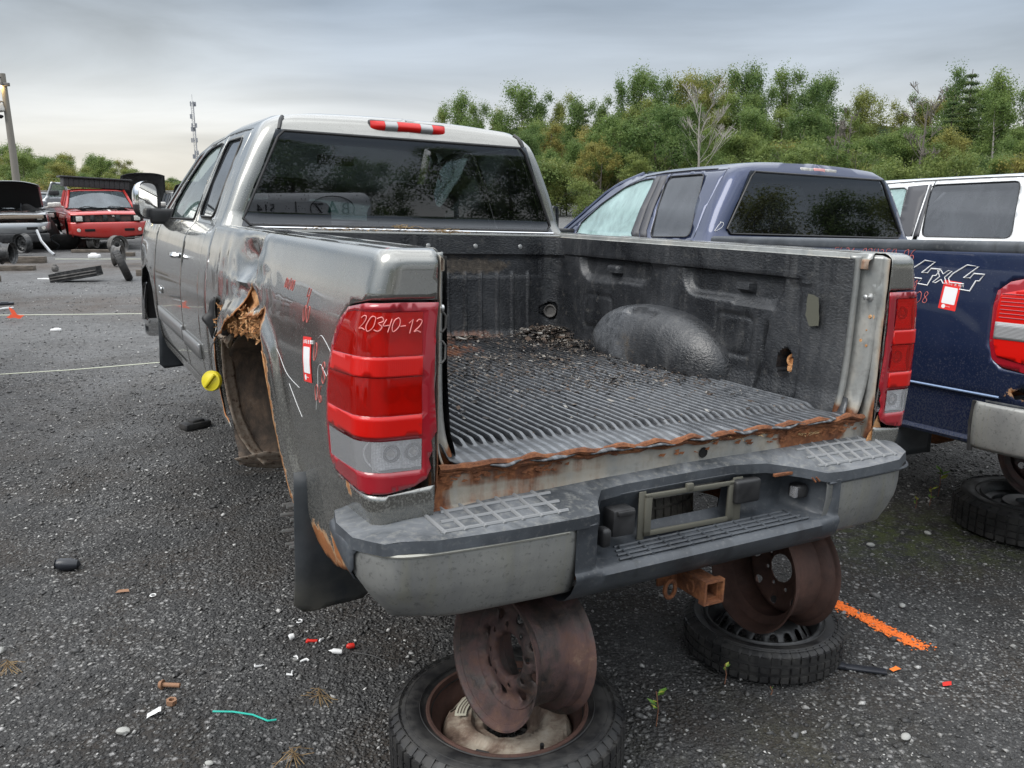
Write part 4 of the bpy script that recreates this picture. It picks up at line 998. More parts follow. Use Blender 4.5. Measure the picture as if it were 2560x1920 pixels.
# centre section: upper brow, recess wall, lower step, front face
mb = MB()
XC = [-.475, -.455, -.42, -.385, -.35, -.32, -.29, -.2, -.1, 0, .1, .2, .30, .36, .40, .44, .48, .505, .525]
def cprof(x):
    o = ss(-.405, -.345, x) * ss(.51, .42, x); t = tilt(x); yt = -.212 + .118 * o; zt = padz(x, yt) - .026; zl = -.838 + t
    return [(yt + .012, zt + .012), (yt - .002, zt), (yt + .006 * o, zt - .018), (yt + .024 * o, zt + (zl + .05 - zt) * .42), (yt + .034 * o, zl + .040), (yt + .022 * o, zl + .014), (yt - .008 * o, zl + .003), (-.214 + .024 * o, zl - .001), (-.218 + .008 * o, zl - .004), (-.222, zl - .018), (-.218, -.90 + t), (-.195, -.934 + t), (-.16, -.948 + t), (-.10, -.950 + t)]
nx = 60; NP = 14
vs = []
for i in range(nx):
    x = -.470 + 1.000 * i / (nx - 1)
    for (y, z) in cprof(x): vs.append((x, y + .030 * ss(-.86, -.94, z), z))
for y_ in ():
    pass
mb.add(vs, [(i * NP + j, (i + 1) * NP + j, (i + 1) * NP + j + 1, i * NP + j + 1) for i in range(nx - 1) for j in range(NP - 1) if not (abs((-.470 + 1.0 * (i + .5) / (nx - 1)) - .01) < .150 and j in (2, 3))])
cen = P_('bumper_centre', mb, 'bumper_plastic', smooth=50)
cen.data.flip_normals() if hasattr(cen.data, 'flip_normals') else None
mb = MB()   # grip ribs on the low step
for k in range(4):
    y = -.190 + k * .026; mb.tube([(x, y, -.834 + tilt(x)) for x in np.linspace(-.31 + .012 * k, .42 - .012 * k, 8)], .0045, 5)
for k in range(10):
    x = -.27 + k * .073; mb.tube([(x, -.196, -.835 + tilt(x)), (x + .012, -.106, -.833 + tilt(x))], .0045, 5)
P_('step_ribs', mb, 'bumper_plastic', parent=cen, loc=(0, 0, 0))
mb = MB()   # number plate surround, empty, with mud on it
yF = -.098
def fbox(x0, x1, z0, z1, d=.010): mb.box((x0, yF - d, z0), (x1, yF, z1), r=.003)
fbox(-.165, .180, -.712, -.698); fbox(-.165, .180, -.828, -.812); fbox(-.165, -.140, -.828, -.70); fbox(.155, .180, -.828, -.70); fbox(-.185, -.160, -.84, -.69, .004); fbox(.175, .215, -.835, -.69, .004); fbox(-.015, .010, -.705, -.684, .014)
P_('plate_frame', mb, simple('plate_frame', (.13, .125, .10), .65, .3))
mb = MB(); mb.box((-.300, -.140, -.800), (-.222, -.085, -.720), r=.008); P_('trailer_socket', mb, 'black_plastic')
mb = MB(); mb.box((-.290, -.150, -.735), (-.232, -.138, -.722), r=.002); P_('socket_lip', mb, 'black_plastic')
mb = MB(); mb.box((.172, -.125, -.772), (.274, -.085, -.696), r=.010, seg=3); P_('socket_cover', mb, 'black_plastic')
mb = MB(); mb.box((.412, -.150, -.778), (.460, -.100, -.732), r=.012, seg=3); pl_ = P_('plate_lamp', mb, 'black_plastic')
mb = MB(); mb.box((.402, -.146, -.773), (.414, -.120, -.738), r=.002); P_('lamp_glass', mb, 'lens_clear', parent=pl_, loc=(0, 0, 0))
mb = MB(); mb.box((-.352, -.165, -.815), (-.318, -.120, -.760), r=.012, seg=3); P_('plate_lamp', mb, 'black_plastic')
mb = MB()
for k in range(5): mb.tube([(.42 + k * .018, -.190, -.694), (.432 + k * .018, -.195, -.708)], .003, 5)
mb.box((.30, -.150, -.690), (.40, -.14, -.680), r=.002); P_('broken_clip', mb, 'rust')
# hitch receiver
mb = MB(); hz = -1.005; hx = .045
def sqtube(mb, x, z, s, w, y0, y1):
    for lo, hi in (((x - s, y0, z - s), (x - s + w, y1, z + s)), ((x + s - w, y0, z - s), (x + s, y1, z + s)), ((x - s + w, y0, z - s), (x + s - w, y1, z - s + w)), ((x - s + w, y0, z + s - w), (x + s - w, y1, z + s))): mb.box(lo, hi)
sqtube(mb, hx, hz, .031, .007, -.18, .25); sqtube(mb, hx, hz, .038, .0075, -.197, -.172)
mb.box((hx - .025, -.08, hz + .03), (hx + .025, .05, hz + .075), r=.004); mb.box((hx - .105, -.06, hz - .02), (hx - .03, -.048, hz + .025), r=.004); mb.box((-.46, .05, hz - .0), (.50, .10, hz + .05), r=.006)
hitch = P_('hitch_receiver', mb, 'rust')
mb = MB()
mb.tube([(hx - .09 + .020 * math.cos(a), -.10, hz - .012 + .028 * math.sin(a)) for a in np.linspace(0, 2 * PI, 14)[:-1]], .007, 6, closed=True); mb.tube([(hx - .035, -.13 + .016 * math.cos(a), hz + .018 * math.sin(a)) for a in np.linspace(.3, 2 * PI, 12)], .0045, 5)
P_('chain_loop', mb, 'rust', parent=hitch, loc=(0, 0, 0))
# spare tyre slung under the bed, seen through the plate opening
mb = MB(); SPM = frame((.03, .50, -.92), (0, .12, 1))
def tyre_prof(ro, ri, w): return [(ri, -w * .38), (ri + (ro - ri) * .25, -w * .5), (ro - .03, -w * .48), (ro - .008, -w * .40), (ro, -w * .30), (ro, w * .30), (ro - .008, w * .40), (ro - .03, w * .48), (ri + (ro - ri) * .25, w * .5), (ri, w * .38)]
mb.lathe(tyre_prof(.385, .21, .24), SPM, 56)
for k in range(64):
    a = 2 * PI * k / 64
    for zz in (-.06, 0, .06): mb.box((.380, -.013, zz - .025), (.392, .013, zz + .025), mat=SPM @ Matrix.Rotation(a, 4, 'Z'), r=.0)
spare = P_('spare_tyre', mb, 'dusty_tyre', smooth=30)
mb = MB(); mb.lathe([(.21, .08), (.20, .05), (.12, .04), (.0, .03)], SPM, 32); P_('spare_rim', mb, 'rim_brown', parent=spare, loc=(0, 0, 0))
# wheel position: bracket between bumper and frame
mb = MB()
for sg in (-1, 1): mb.box((sg * .47 - .02, -.04, -.88), (sg * .47 + .02, .05, -.78), r=.004)
P_('bumper_bracket', mb, 'rust')
# ------------------------------------------------------------------ generic extended cab
def round_poly(P, r, n=4):
    o = []; k = len(P)
    for i in range(k):
        a, b, c = np.array(P[i - 1], float), np.array(P[i], float), np.array(P[(i + 1) % k], float); u = (a - b) / np.linalg.norm(a - b); w = (c - b) / np.linalg.norm(c - b); s, e = b + u * r, b + w * r
        for j in range(n + 1): t = j / n; o.append(tuple(s * (1 - t) ** 2 + 2 * b * t * (1 - t) + e * t * t))
    return o
def build_cab(root, loc, P):
    """cab in local coordinates of a pickup; P is a dict of shape values"""
    SH = P['shell']; paintm = P['paint']; wt_ = P['wtop']; ywin = P['windows']
    PP = lambda name, mb, mats, **k: link(name, mb.mesh(name, mats, k.pop('smooth', 40)), k.pop('parent', root), k.pop('loc', loc), **k)
    aps = P['apillar']      # list of (y, w) from the roof down to the cowl
    belt_f = aps[-1][0]
    y0d, y1d, y2d = P['doors'] # rear edge of rear door, seam, front edge of front door
    wb, wd = P['bottom'], P['doorbottom']
    def droop(p):
        x, y, z = p
        ya, yb, dz = P['droop']
        z0_ = z
        if z > P['ztop'] - .14: z -= dz * ss(ya, yb, y) * ss(P['ztop'] - .14, P['ztop'] - .02, z)
        z += P.get('arch', .02) * max(0, 1 - (x / P['archx']) ** 2) * ss(P['glass'][1][1] + .0, P['ztop'] - .01, z0_)
        return (x, y, z)
    SH.warp = droop
    dt = P['doortop']       # (y,w) line of the door tops, from rear to front
    body = {}
    for sg in (-1, 1):
        fl = sg > 0
        ws = np.concatenate([np.linspace(wb, -.02, 12), np.linspace(0, wt_, 56)])
        cen = [(SH.ur(0, w), float(w)) for w in ws]
        g0, g1 = P['glass'][0][1], P['glass'][1][1]
        (gx0, gz0), (gx1, gz1) = P['glass']
        r = .035
        notch = [(SH.ur(0, gz0 - .0), gz0), (SH.ur(gx0 - r, gz0), gz0), (SH.ur(gx0, gz0 + r), gz0 + r), (SH.ur((gx0 + gx1) / 2 + .012, (gz0 + gz1) / 2), (gz0 + gz1) / 2), (SH.ur(gx1, gz1 - r), gz1 - r), (SH.ur(gx1 - r, gz1), gz1), (SH.ur(0, gz1), gz1)]
        left = [(SH.ur(0, w), float(w)) for w in ws if w < gz0 - .01]; right = [(SH.ur(0, w), float(w)) for w in ws if w > gz1 + .005]
        front = [(SH.us(y, w), w) for y, w in P['toprail']] + [(SH.us(y, w), w) for y, w in aps] + [(SH.us(y2d + .02, aps[-1][1] - .005), aps[-1][1] - .005), (SH.us(y2d + .02, wb), wb)]
        outl = left + notch + right + front
        door_open = [(SH.us(y0d, w), w) for w in np.linspace(dt[0][1], wd, 8)] + [(SH.us(y2d, w), w) for w in (wd, -.3, aps[-1][1] - .02)] + [(SH.us(y, w), w) for y, w in reversed(dt)]
        mb = MB(); mb.sheet(outl, [door_open], .035, SH.fn(0, sg), bsp=.03, flip=fl)
        body[sg] = mb
        # doors
        g = .004
        def split(pts): return [(SH.us(y, w), w) for y, w in pts]
        dtr = [(y, w) for y, w in dt if y < y1d]; dtf = [(y, w) for y, w in dt if y > y1d]
        wsm = float(np.interp(y1d, [q[0] for q in dt], [q[1] for q in dt]))
        rd = [(y0d + g, w) for w in np.linspace(dt[0][1] - g, wd + g, 7)] + [(y1d - g, wd + g), (y1d - g, -.3), (y1d - g, wsm - g)] + [(y, w - g) for y, w in reversed(dtr[1:])]
        fd = [(y1d + g, w) for w in np.linspace(wsm - g, wd + g, 7)] + [(y2d - g, wd + g), (y2d - g, -.3), (y2d - g, aps[-1][1] - .03)] + [(y, w - g) for y, w in reversed(dtf)]
        for nm, o, wi in (('rear_door', rd, 0), ('front_door', fd, 1)):
            win = ywin[wi]
            mb = MB(); mb.sheet(split(o), [split(win)], .035, SH.fn(-.001, sg), bsp=.03, flip=fl)
            if P.get('dark_frames') : pass
            d = PP(nm, mb, paintm, solid=.002)
            c = np.mean(win, axis=0)
            ins = [(c[0] + (y - c[0]) * 1.03, c[1] + (w - c[1]) * 1.03) for y, w in win]
            mb = MB(); mb.sheet(split(ins), [], .05, SH.fn(-.009, sg), bsp=.04, flip=fl); PP('door_window', mb, P['sideglass'][wi], parent=d, loc=(0, 0, 0))
            mb = MB(); mb.tube([SH.pt(u, w, .001, sg) for u, w in split(win)], .0042, 5, closed=True); PP('window_seal', mb, 'black_plastic', parent=d, loc=(0, 0, 0))
            if wi in P.get('handles', {}):
                hy, hz = P['handles'][wi]
                mb = MB(); a = [SH.pt(SH.us(hy + t, hz), hz + .0, o_, sg) for t, o_ in ((.06, .004), (.05, .03), (.0, .036), (-.06, .034), (-.085, .004))]
                mb.tube(smooth_poly(a, 4, closed=False), .013, 8)
                mb.lathe([(0, .004), (.03, .003), (.034, 0)], frame(SH.pt(SH.us(hy - .0, hz), hz, .001, sg), (sg, 0, 0)), 16)
                PP('door_handle', mb, P.get('handlemat', 'mirror_chrome'), parent=d, loc=(0, 0, 0))
            if 'mould' in P:
                z0, z1, ya, yb = P['mould'][wi]
                mb = MB(); mb.sheet(split(rrect(ya, z0, yb, z1, .006, 3)), [], .06, SH.fn(.012, sg), bsp=.05, flip=fl); PP('door_moulding', mb, 'body_moulding', parent=d, loc=(0, 0, 0), solid=.013)
            if P.get('pillarmat'):
                pp = P['pillarstrips'][wi]
                mb = MB(); mb.sheet(split(pp), [], .06, SH.fn(.003, sg), bsp=.05, flip=fl); PP('pillar_trim', mb, P['pillarmat'], parent=d, loc=(0, 0, 0), solid=.004)
        # black gap filler behind the seams
        mb = MB()
        for a, b in (((y0d, wd), (y0d, dt[0][1])), ((y1d, wd), (y1d, wsm)), ((y2d, wd), (y2d, aps[-1][1] - .03))):
            mb.tube([SH.pt(SH.us(a[0], w), w, -.014, sg) for w in np.linspace(a[1], b[1], 12)], .011, 5)
        mb.tube([SH.pt(SH.us(y, w), w, -.014, sg) for y, w in dt], .011, 5)
        PP('door_gap', mb, 'dark_gap')
        # door inner trim
        mb = MB(); mb.sheet(split([(y0d - .1, wd), (y0d - .1, -.035), (y2d, -.035), (y2d, wd)]), [], .2, SH.fn(-.06, sg), bsp=.2, flip=not fl); PP('door_trim', mb, 'trim_grey')
    # roof cap
    Xr, Zr, Yr, Rr = SH.at(wt_)
    y1 = P['toprail'][-1][0] if P['toprail'] else 3.3
    def roof(i, j):
        x = -Xr + 2 * Xr * j; y = Yr + Rr * (1 - math.sqrt(max(0, 1 - (min(0, Xr - Rr - abs(x)) / Rr) ** 2))) if abs(x) > Xr - Rr else Yr
        yy = y + (P['rooffront'] - y) * i
        return droop((x, yy, Zr + P.get('crown', .014) * (1 - (x / Xr) ** 2) * ss(0, .12, i)))
    mb = MB(); mb.grid(16, 21, roof)
    for sg in (-1, 1):
        o = len(mb.v); mb.v += body[sg].v; mb.f += [tuple(i + o for i in f) for f in body[sg].f]; mb.mi += body[sg].mi
    cab = PP('cab_shell', mb, paintm, smooth=50)
    # rear window, with its black border
    (gx0, gz0), (gx1, gz1) = P['glass']
    def gy(z): return SH.at(z)[2]
    mb = MB()
    def gl(i, j):
        z = gz0 - .006 + (gz1 - gz0 + .012) * j; X = gx0 + .008 + (gx1 - gx0) * j; x = -X + 2 * X * i
        return (x, gy(z) - .004 + .012 * (x / X) ** 2 * 0, z)
    mb.grid(24, 14, lambda i, j: gl(i, j)); rw = PP('rear_window', mb, P['rearglass'])
    mb = MB(); r = .03
    ring = [(-gx0 + r, gz0), (gx0 - r, gz0), (gx0 - .004, gz0 + r), (gx1, gz1 - r), (gx1 - r, gz1), (-gx1 + r, gz1), (-gx1, gz1 - r), (-gx0 + .004, gz0 + r)]
    mb.tube([(x, gy(z) - .007, z) for x, z in resample(ring, .06)], .007, 6, closed=True); PP('window_seal', mb, 'black_plastic', parent=rw, loc=(0, 0, 0))
    # windscreen
    a, b = aps[0], aps[-1]
    xa, za = SH.at(a[1])[0], droop((0, a[0], SH.at(a[1])[1]))[2]; xb, zb = SH.at(b[1])[0], SH.at(b[1])[1]
    mb = MB(); mb.grid(16, 8, lambda i, j: ((xa - .05 + (xb - xa) * j) * (2 * i - 1), a[0] + (b[0] - a[0]) * j + .12 * (1 - (2 * i - 1) ** 2), za + (zb - za) * j)); PP('windscreen', mb, P['screen'])
    mb = MB()
    for sg in (-1, 1): mb.tube([SH.pt(SH.us(y, w), w, -.012, sg) for y, w in aps], .022, 8)
    PP('a_pillar', mb, paintm)
    # interior
    mb = MB()
    yd = b[0]
    mb.box((-.78, yd - .55, -.28), (.78, yd + .05, -.06), r=.05, seg=3); dash = PP('dashboard', mb, 'trim_grey')
    mb = MB(); sx = -.37
    c = Vector((sx, yd - .68, -.10)); 
    ax = Vector((0, -.85, .52)).normalized(); e1 = Vector((1, 0, 0)); e2 = ax.cross(e1)
    mb.tube([c + (e1 * math.cos(t) + e2 * math.sin(t)) * .185 for t in np.linspace(0, 2 * PI, 25)[:-1]], .015, 8, closed=True)
    for t in (0, PI, -PI / 2): mb.tube([c - ax * .02, c + (e1 * math.cos(t) + e2 * math.sin(t)) * .18], .016, 6)
    mb.lathe([(0, .02), (.05, .01), (.06, -.02)], frame(c, ax), 16); PP('steering_wheel', mb, P.get('wheelmat', 'trim_grey'))
    for sx in (-.37, .37):
        mb = MB(); ys = P['seat']
        mb.box((sx - .25, ys - .06, -.55), (sx + .25, ys + .10, P.get('seattop', .10)), r=.06, seg=3); mb.box((sx - .25, ys, -.62), (sx + .25, ys + .52, -.42), r=.05, seg=3)
        st = PP('front_seat', mb, 'seat_cloth'); mb = MB(); mb.box((sx - .12, ys - .04, P.get('seattop', .10) - .02), (sx + .12, ys + .07, P.get('seattop', .10) + .13), r=.04, seg=3); PP('headrest', mb, 'seat_cloth', parent=st, loc=(0, 0, 0))
    mb = MB(); mb.box((-.72, SH.at(-.2)[2] + .05, -.6), (.72, SH.at(-.2)[2] + .2, -.06), r=.04); mb.box((-.85, SH.at(-.2)[2] + .04, -.82), (.85, yd, -.78)); PP('rear_bench', mb, 'seat_cloth')
    mb = MB(); mb.box((-.12, a[0] - .02, za - .14), (.12, a[0] + .01, za - .075), r=.02, seg=3); mb.tube([(0, a[0], za - .1), (0, a[0] + .06, za - .02)], .01, 6); PP('interior_mirror', mb, 'black_plastic')
    mb = MB(); mb.grid(6, 6, lambda i, j: droop(((-Xr - .05) + 2 * (Xr + .05) * i, Yr + .05 + (a[0] - Yr - .05) * j, Zr - .035))); PP('headliner', mb, 'trim_grey')
    return cab

def side_mirror(root, loc, sg, x, y, z, chrome=True, s=1.0, mat2='black_plastic'):
    mb = MB(); W_, H_, D_ = .115 * s, .125 * s, .075 * s
    def shp(i, j):   # i around, j depth
        a = 2 * PI * i; ca, sa = math.cos(a), math.sin(a); e = .62
        px = math.copysign(abs(ca) ** e, ca) * W_; pz = math.copysign(abs(sa) ** e, sa) * H_; k = math.sqrt(max(0, 1 - j ** 2.4))
        return (x + px * (k * .95 + .05) , y + j * D_ * 1.3, z + pz * (k * .9 + .1))
    mb.grid(32, 8, shp)
    # cut into a chrome cap (upper) and a dark lower shell by material
    me_idx = []
    for f in mb.f:
        c = sum(mb.v[i][2] for i in f) / len(f); me_idx.append(0 if c > z - .01 else 1)
    mb.mi = me_idx
    m_ = link('door_mirror', mb.mesh('door_mirror', ['mirror_chrome' if chrome else mat2, 'black_plastic'], 50), root, loc)
    mb = MB(); mb.grid(32, 3, lambda i, j: (x + (shp(i, 0)[0] - x) * (1 - .10 * j), y - .004 + .012 * j, z + (shp(i, 0)[2] - z) * (1 - .10 * j))); link('mirror_rim', mb.mesh('mirror_rim', 'black_plastic', 50), m_)
    mb = MB(); o = [(shp(i / 24, 0)[0] * .9 + x * .1, shp(i / 24, 0)[2] * .9 + z * .1) for i in range(24)]
    mb.sheet(o, [], .05, lambda a, b: (a, y + .010, b)); link('mirror_glass', mb.mesh('mirror_glass', 'chrome', 0), m_)
    mb = MB(); mb.box((min(x, x - sg * .20), y - .0, z - H_ - .03), (max(x, x - sg * .20), y + .06, z - H_ + .07), r=.02, seg=3)
    mb.sheet([(y - .11, z - .16), (y + .20, z - .16), (y + .03, z + .13), (y - .005, z + .12)], [], .05, lambda a, b: (x - sg * (.19 + .10 * ss(z - .1, z + .14, b)), a, b), flip=sg > 0)
    link('mirror_arm', mb.mesh('mirror_arm', 'black_plastic', 40), m_)
    th = -sg * math.radians(48)
    for ob in [m_] + list(m_.children):
        if ob.name.startswith('mirror_arm'): continue
        for v_ in ob.data.vertices:
            dx, dy = v_.co.x - x, v_.co.y - y; v_.co.x = x + dx * math.cos(th) - dy * math.sin(th); v_.co.y = y + dx * math.sin(th) + dy * math.cos(th)
    return m_

CAB = Shell([(-.88, .945, -.88, 2.13, .05), (-.84, .96, -.84, 2.13, .05), (-.72, .985, -.72, 2.13, .05), (-.60, 1.0, -.60, 2.13, .05), (-.45, 1.008, -.45, 2.13, .05), (-.34, 1.010, -.34, 2.13, .05), (-.20, .998, -.20, 2.13, .05), (-.10, .98, -.10, 2.13, .05), (-.04, .958, -.04, 2.13, .055), (-.01, .925, -.01, 2.13, .055),
             (.02, .912, .02, 2.155, .055), (.20, .845, .20, 2.160, .055), (.36, .775, .36, 2.165, .06), (.44, .735, .44, 2.168, .07), (.47, .715, .468, 2.178, .08), (.50, .69, .495, 2.20, .09), (.52, .655, .514, 2.225, .10), (.54, .59, .528, 2.28, .12), (.555, .50, .536, 2.36, .12)])
PC = dict(shell=CAB, paint='silver_paint', wtop=.555, bottom=-.86, doorbottom=-.80, ztop=.536, droop=(3.0, 3.55, .045),
          apillar=[(3.42, .52), (3.50, .47), (3.66, .38), (3.95, .22), (4.36, .0)], toprail=[(3.38, .555)],
          arch=.022, archx=.66, crown=.004, doors=(2.37, 2.965, 4.14), doortop=[(2.40, .46), (2.6, .468), (3.0, .465), (3.30, .445), (3.50, .40), (3.75, .27), (4.10, .06), (4.135, .0)],
          glass=((.832, .004), (.660, .440)), rooffront=3.40,
          windows=[round_poly([(2.47, .03), (2.89, .03), (2.90, .425), (2.52, .425)], .05), [(3.03, .01), (3.95, .0), (3.95, .10), (3.72, .245), (3.52, .365), (3.36, .41), (3.10, .425), (3.04, .42)]],
          sideglass=['dark_side_glass', 'side_glass'], rearglass='rear_glass', screen='windscreen', handles={1: (3.10, -.19)}, seat=3.12, seattop=.13,
          mould=[(-.665, -.588, 2.40, 2.95), (-.655, -.57, 2.985, 4.05)])
cab = build_cab(truck, LOC, PC)
side_mirror(truck, LOC, -1, -1.035, 4.0, .105, True, .95); side_mirror(truck, LOC, 1, 1.035, 4.0, .105, True, .95)
# high stop lamp
mb = MB(); zc = .498
def chm(x0, x1, o, n=14):
    return lambda i, j: ((x0 + (x1 - x0) * i), CAB.at(zc)[2] - .004 - o * math.sin(PI * min(1, max(0, .06 + .88 * j))) * (1 - .85 * abs((x0 + (x1 - x0) * i) / .205) ** 6), zc - .026 + .052 * j * 1.0 - .004 * ((x0 + (x1 - x0) * i) / .2) ** 2)
mb.box((-.206, CAB.at(zc)[2] - .006, zc - .029), (.206, CAB.at(zc)[2] + .05, zc + .029), r=.014, seg=3)
ch = P_('high_stop_lamp', mb, 'black_plastic')
for a, b, mt, nm in ((-.200, -.128, 'reflector_red', 'red_segment'), (-.127, -.062, 'lamp_clear_ribbed', 'clear_segment'), (-.061, .061, 'reflector_red', 'red_segment'), (.062, .127, 'lamp_clear_ribbed', 'clear_segment'), (.128, .200, 'reflector_red', 'red_segment')):
    if mt not in MAT:
        m = M(mt); w = m.n('ShaderNodeTexWave', bands_direction='Z'); w.inputs['Scale'].default_value = 60; m.l(m.co(), w.inputs[0]); m.set(base=(.33, .33, .33), rough=.2, metal=.4, coat=1, normal=m.bump(w.outputs['Fac'], .4, .002)); MAT[mt] = m.m
    mb = MB(); mb.grid(10, 8, chm(a, b, .026)); P_(nm, mb, mt, parent=ch, loc=(0, 0, 0), smooth=60)
mb = MB()   # black roof ditch mouldings above the rear window
for sg in (-1, 1): mb.tube([(sg * x, CAB.at(w)[2] - .003 + dy, CAB.at(w)[1] + .001) for x, w, dy in ((.652, .445, .004), (.645, .47, .004), (.636, .495, .008), (.622, .512, .012))], .010, 6)
P_('roof_ditch_trim', mb, 'black_plastic')
mb = MB(); mb.tube([(-.80, 2.10, -.006), (.82, 2.10, -.006)], .006, 6); P_('sill_chrome_strip', mb, 'mirror_chrome')
mb = MB(); write(mb, '2500', 0, 0, .04, lambda a, b: CAB.pt(CAB.us(3.92 - a, -.47 + b), -.47 + b, .004), r=.003, adv=.8, slant=.1); P_('door_badge', mb, 'chrome')
# small birdlike scuff ring on the quarter
# front wing, bonnet, grille block, inner arch
for sg in (-1, 1):
    fe = [(4.165, -.03), (4.165, -.45), (4.175, -.62), (4.16, -.80), (4.20, -.80), (4.215, -.62), (4.26, -.48), (4.38, -.385), (4.60, -.34), (4.82, -.385), (4.96, -.50), (5.02, -.64), (5.03, -.78), (5.40, -.74), (5.44, -.45), (5.42, -.10), (5.0, -.035), (4.5, -.03)]
    mb = MB(); mb.sheet([(a, b) for a, b in fe], [], .06, lambda a, b: (sg * (CAB.at(b)[0] + .012 * (1 - ss(.02, .09, abs(math.hypot(a - 4.62, (b + .72)) - .40))) - .10 * ss(5.0, 5.45, a)), a, b), bsp=.04, flip=sg < 0)
    P_('front_wing', mb, 'silver_paint', solid=.002)
    mb = MB(); mb.grid(14, 6, lambda i, j: (sg * (.975 - .30 * j), 4.62 + .46 * math.cos(PI * i), -.78 + .44 * math.sin(PI * i) - 0.0)); mb.sheet([(4.17, -.95), (4.17, -.36), (5.08, -.36), (5.08, -.95)], [], .3, lambda a, b: (sg * .66, a, b)); P_('front_arch_liner', mb, 'black_plastic')
    mb = MB(); mb.tube([(sg * .985, 4.985 + .02, -.50), (sg * 1.0, 5.03, -.62), (sg * 1.0, 5.06, -.78)], .02, 6); P_('wing_trim', mb, 'mirror_chrome')
mb = MB(); mb.grid(12, 8, lambda i, j: ((.93 - .08 * j) * (2 * i - 1), 4.20 + 1.22 * j, -.005 - .06 * (2 * i - 1) ** 4 - .07 * j * j + .02)); P_('bonnet', mb, 'silver_paint', solid=.002)
mb = MB(); mb.box((-.90, 5.38, -.80), (.90, 5.48, -.10), r=.04); P_('front_grille', mb, 'black_plastic'); mb = MB(); mb.box((-.96, 5.45, -.98), (.96, 5.60, -.72), r=.05, seg=3); P_('front_bumper', mb, 'chrome')
mb = MB(); mb.box((-.75, 4.3, -.82), (.75, 5.35, -.15)); P_('engine_block', mb, 'dark_gap')
mb = MB(); mb.sheet([(2.0, -.84), (2.0, -.90), (4.1, -.86), (4.1, -.80)], [], .2, lambda a, b: (-.90, a, b)); mb.sheet([(2.0, -.84), (2.0, -.90), (4.1, -.86), (4.1, -.80)], [], .2, lambda a, b: (.90, a, b)); P_('rocker_inner', mb, 'rust')
# ------------------------------------------------------------------ ground
def gh(x, y):
    f = 1.0 / (1 + max(0, math.hypot(x, y) - 10) * .12)
    h = .030 * nz3(x, y, 0, .55) + .012 * nz3(x, y, 3, 1.9) + .005 * nz3(x, y, 7, 6)
    for cx, cy, r in ((-.02, 2.32, .55), (.95, 2.98, .45), (2.62, 4.1, .5)): h *= ss(r * .5, r * 1.4, math.hypot(x - cx, y - cy))
    return h * f
def axis(lo, hi, step, far, grow=1.16):
    a = list(np.arange(lo, hi, step)); s = step
    while a[-1] < far: s *= grow; a.append(a[-1] + s)
    s = step
    while a[0] > -far: s *= grow; a.insert(0, a[0] - s)
    return np.array(a)
gx_, gy_ = axis(-6, 4.5, .06, 900), axis(.8, 10, .06, 900)
V = [(float(x), float(y), gh(x, y) if abs(x) < 60 and abs(y) < 60 else 0.0) for x in gx_ for y in gy_]
n2 = len(gy_)
mb = MB(); mb.add(V, [(i * n2 + j, (i + 1) * n2 + j, (i + 1) * n2 + j + 1, i * n2 + j + 1) for i in range(len(gx_) - 1) for j in range(n2 - 1)])
m = M('gravel_ground'); v = m.co()
big = m.noise(.42, 7, .68, v, .6); mid = m.noise(1.7, 6, .65, v, .4); fine = m.noise(38, 5, .7, v)
c = m.mix(m.rng(big, .38, .62), (0.013, 0.0125, 0.012), (0.066, 0.065, 0.065)); c = m.mix(m.ma('MULTIPLY', m.rng(mid, .46, .60), .85), c, (0.030, 0.023, 0.017))
vc = m.n('ShaderNodeTexVoronoi'); vc.inputs['Scale'].default_value = 95; m.l(v, vc.inputs['Vector']); g = m.xyz(vc.outputs['Color'], 0)
peb = m.ramp(g, (0, (.016, .016, .017)), (.40, (.05, .05, .051)), (.68, (.115, .114, .11)), (.86, (.22, .218, .21)), (1, (.45, .45, .44)))
vc2 = m.n('ShaderNodeTexVoronoi'); vc2.inputs['Scale'].default_value = 44; m.l(v, vc2.inputs['Vector']); g2 = m.xyz(vc2.outputs['Color'], 1)
peb2 = m.ramp(g2, (0, (.018, .018, .019)), (.5, (.06, .06, .06)), (.8, (.15, .15, .148)), (1, (.50, .49, .48)))
edge = m.rng(vc.outputs['Distance'], .62, .30); edge2 = m.rng(vc2.outputs['Distance'], .55, .25)
dens = m.ma('MULTIPLY', m.rng(m.noise(.8, 5, .6, v, .2), .36, .56), m.rng(big, .35, .55, .45, 1))
c = m.mix(m.ma('MULTIPLY', edge, m.ma('MULTIPLY', dens, .85)), c, peb); c = m.mix(m.ma('MULTIPLY', edge2, m.ma('MULTIPLY', m.rng(m.noise(1.1, 4, .5, v), .42, .62), .8)), c, peb2)
# lighter dry gravel further out; brown worn track
dist = m.rng(m.ma('ADD', m.xyz(v, 1), m.ma('MULTIPLY', m.ma('SUBTRACT', m.noise(.6, 4, .6, v), .5), 5)), 4.5, 10.0); left = m.rng(m.xyz(v, 0), 1.5, -3.0)
far = m.ma('MULTIPLY', dist, .75); c = m.mix(far, c, m.mix(m.rng(m.noise(11, 8, .9, v), .3, .7), (.045, .045, .046), (.27, .27, .268)))
yb = m.xyz(v, 1); wob = m.ma('ADD', yb, m.ma('MULTIPLY', m.ma('SUBTRACT', m.noise(.5, 3, .5, v), .5), 3.0))
tr1 = m.ma('MULTIPLY', m.rng(wob, 11.0, 12.2), m.rng(wob, 14.4, 13.4)); tr2 = m.ma('MULTIPLY', m.rng(wob, 17.2, 18.4), m.rng(wob, 21.4, 20.0))
c = m.mix(m.ma('MULTIPLY', m.ma('MAXIMUM', tr1, tr2), m.rng(mid, .35, .6, .3, .9)), c, m.mix(fine, (.060, .048, .040), (.135, .112, .096)))
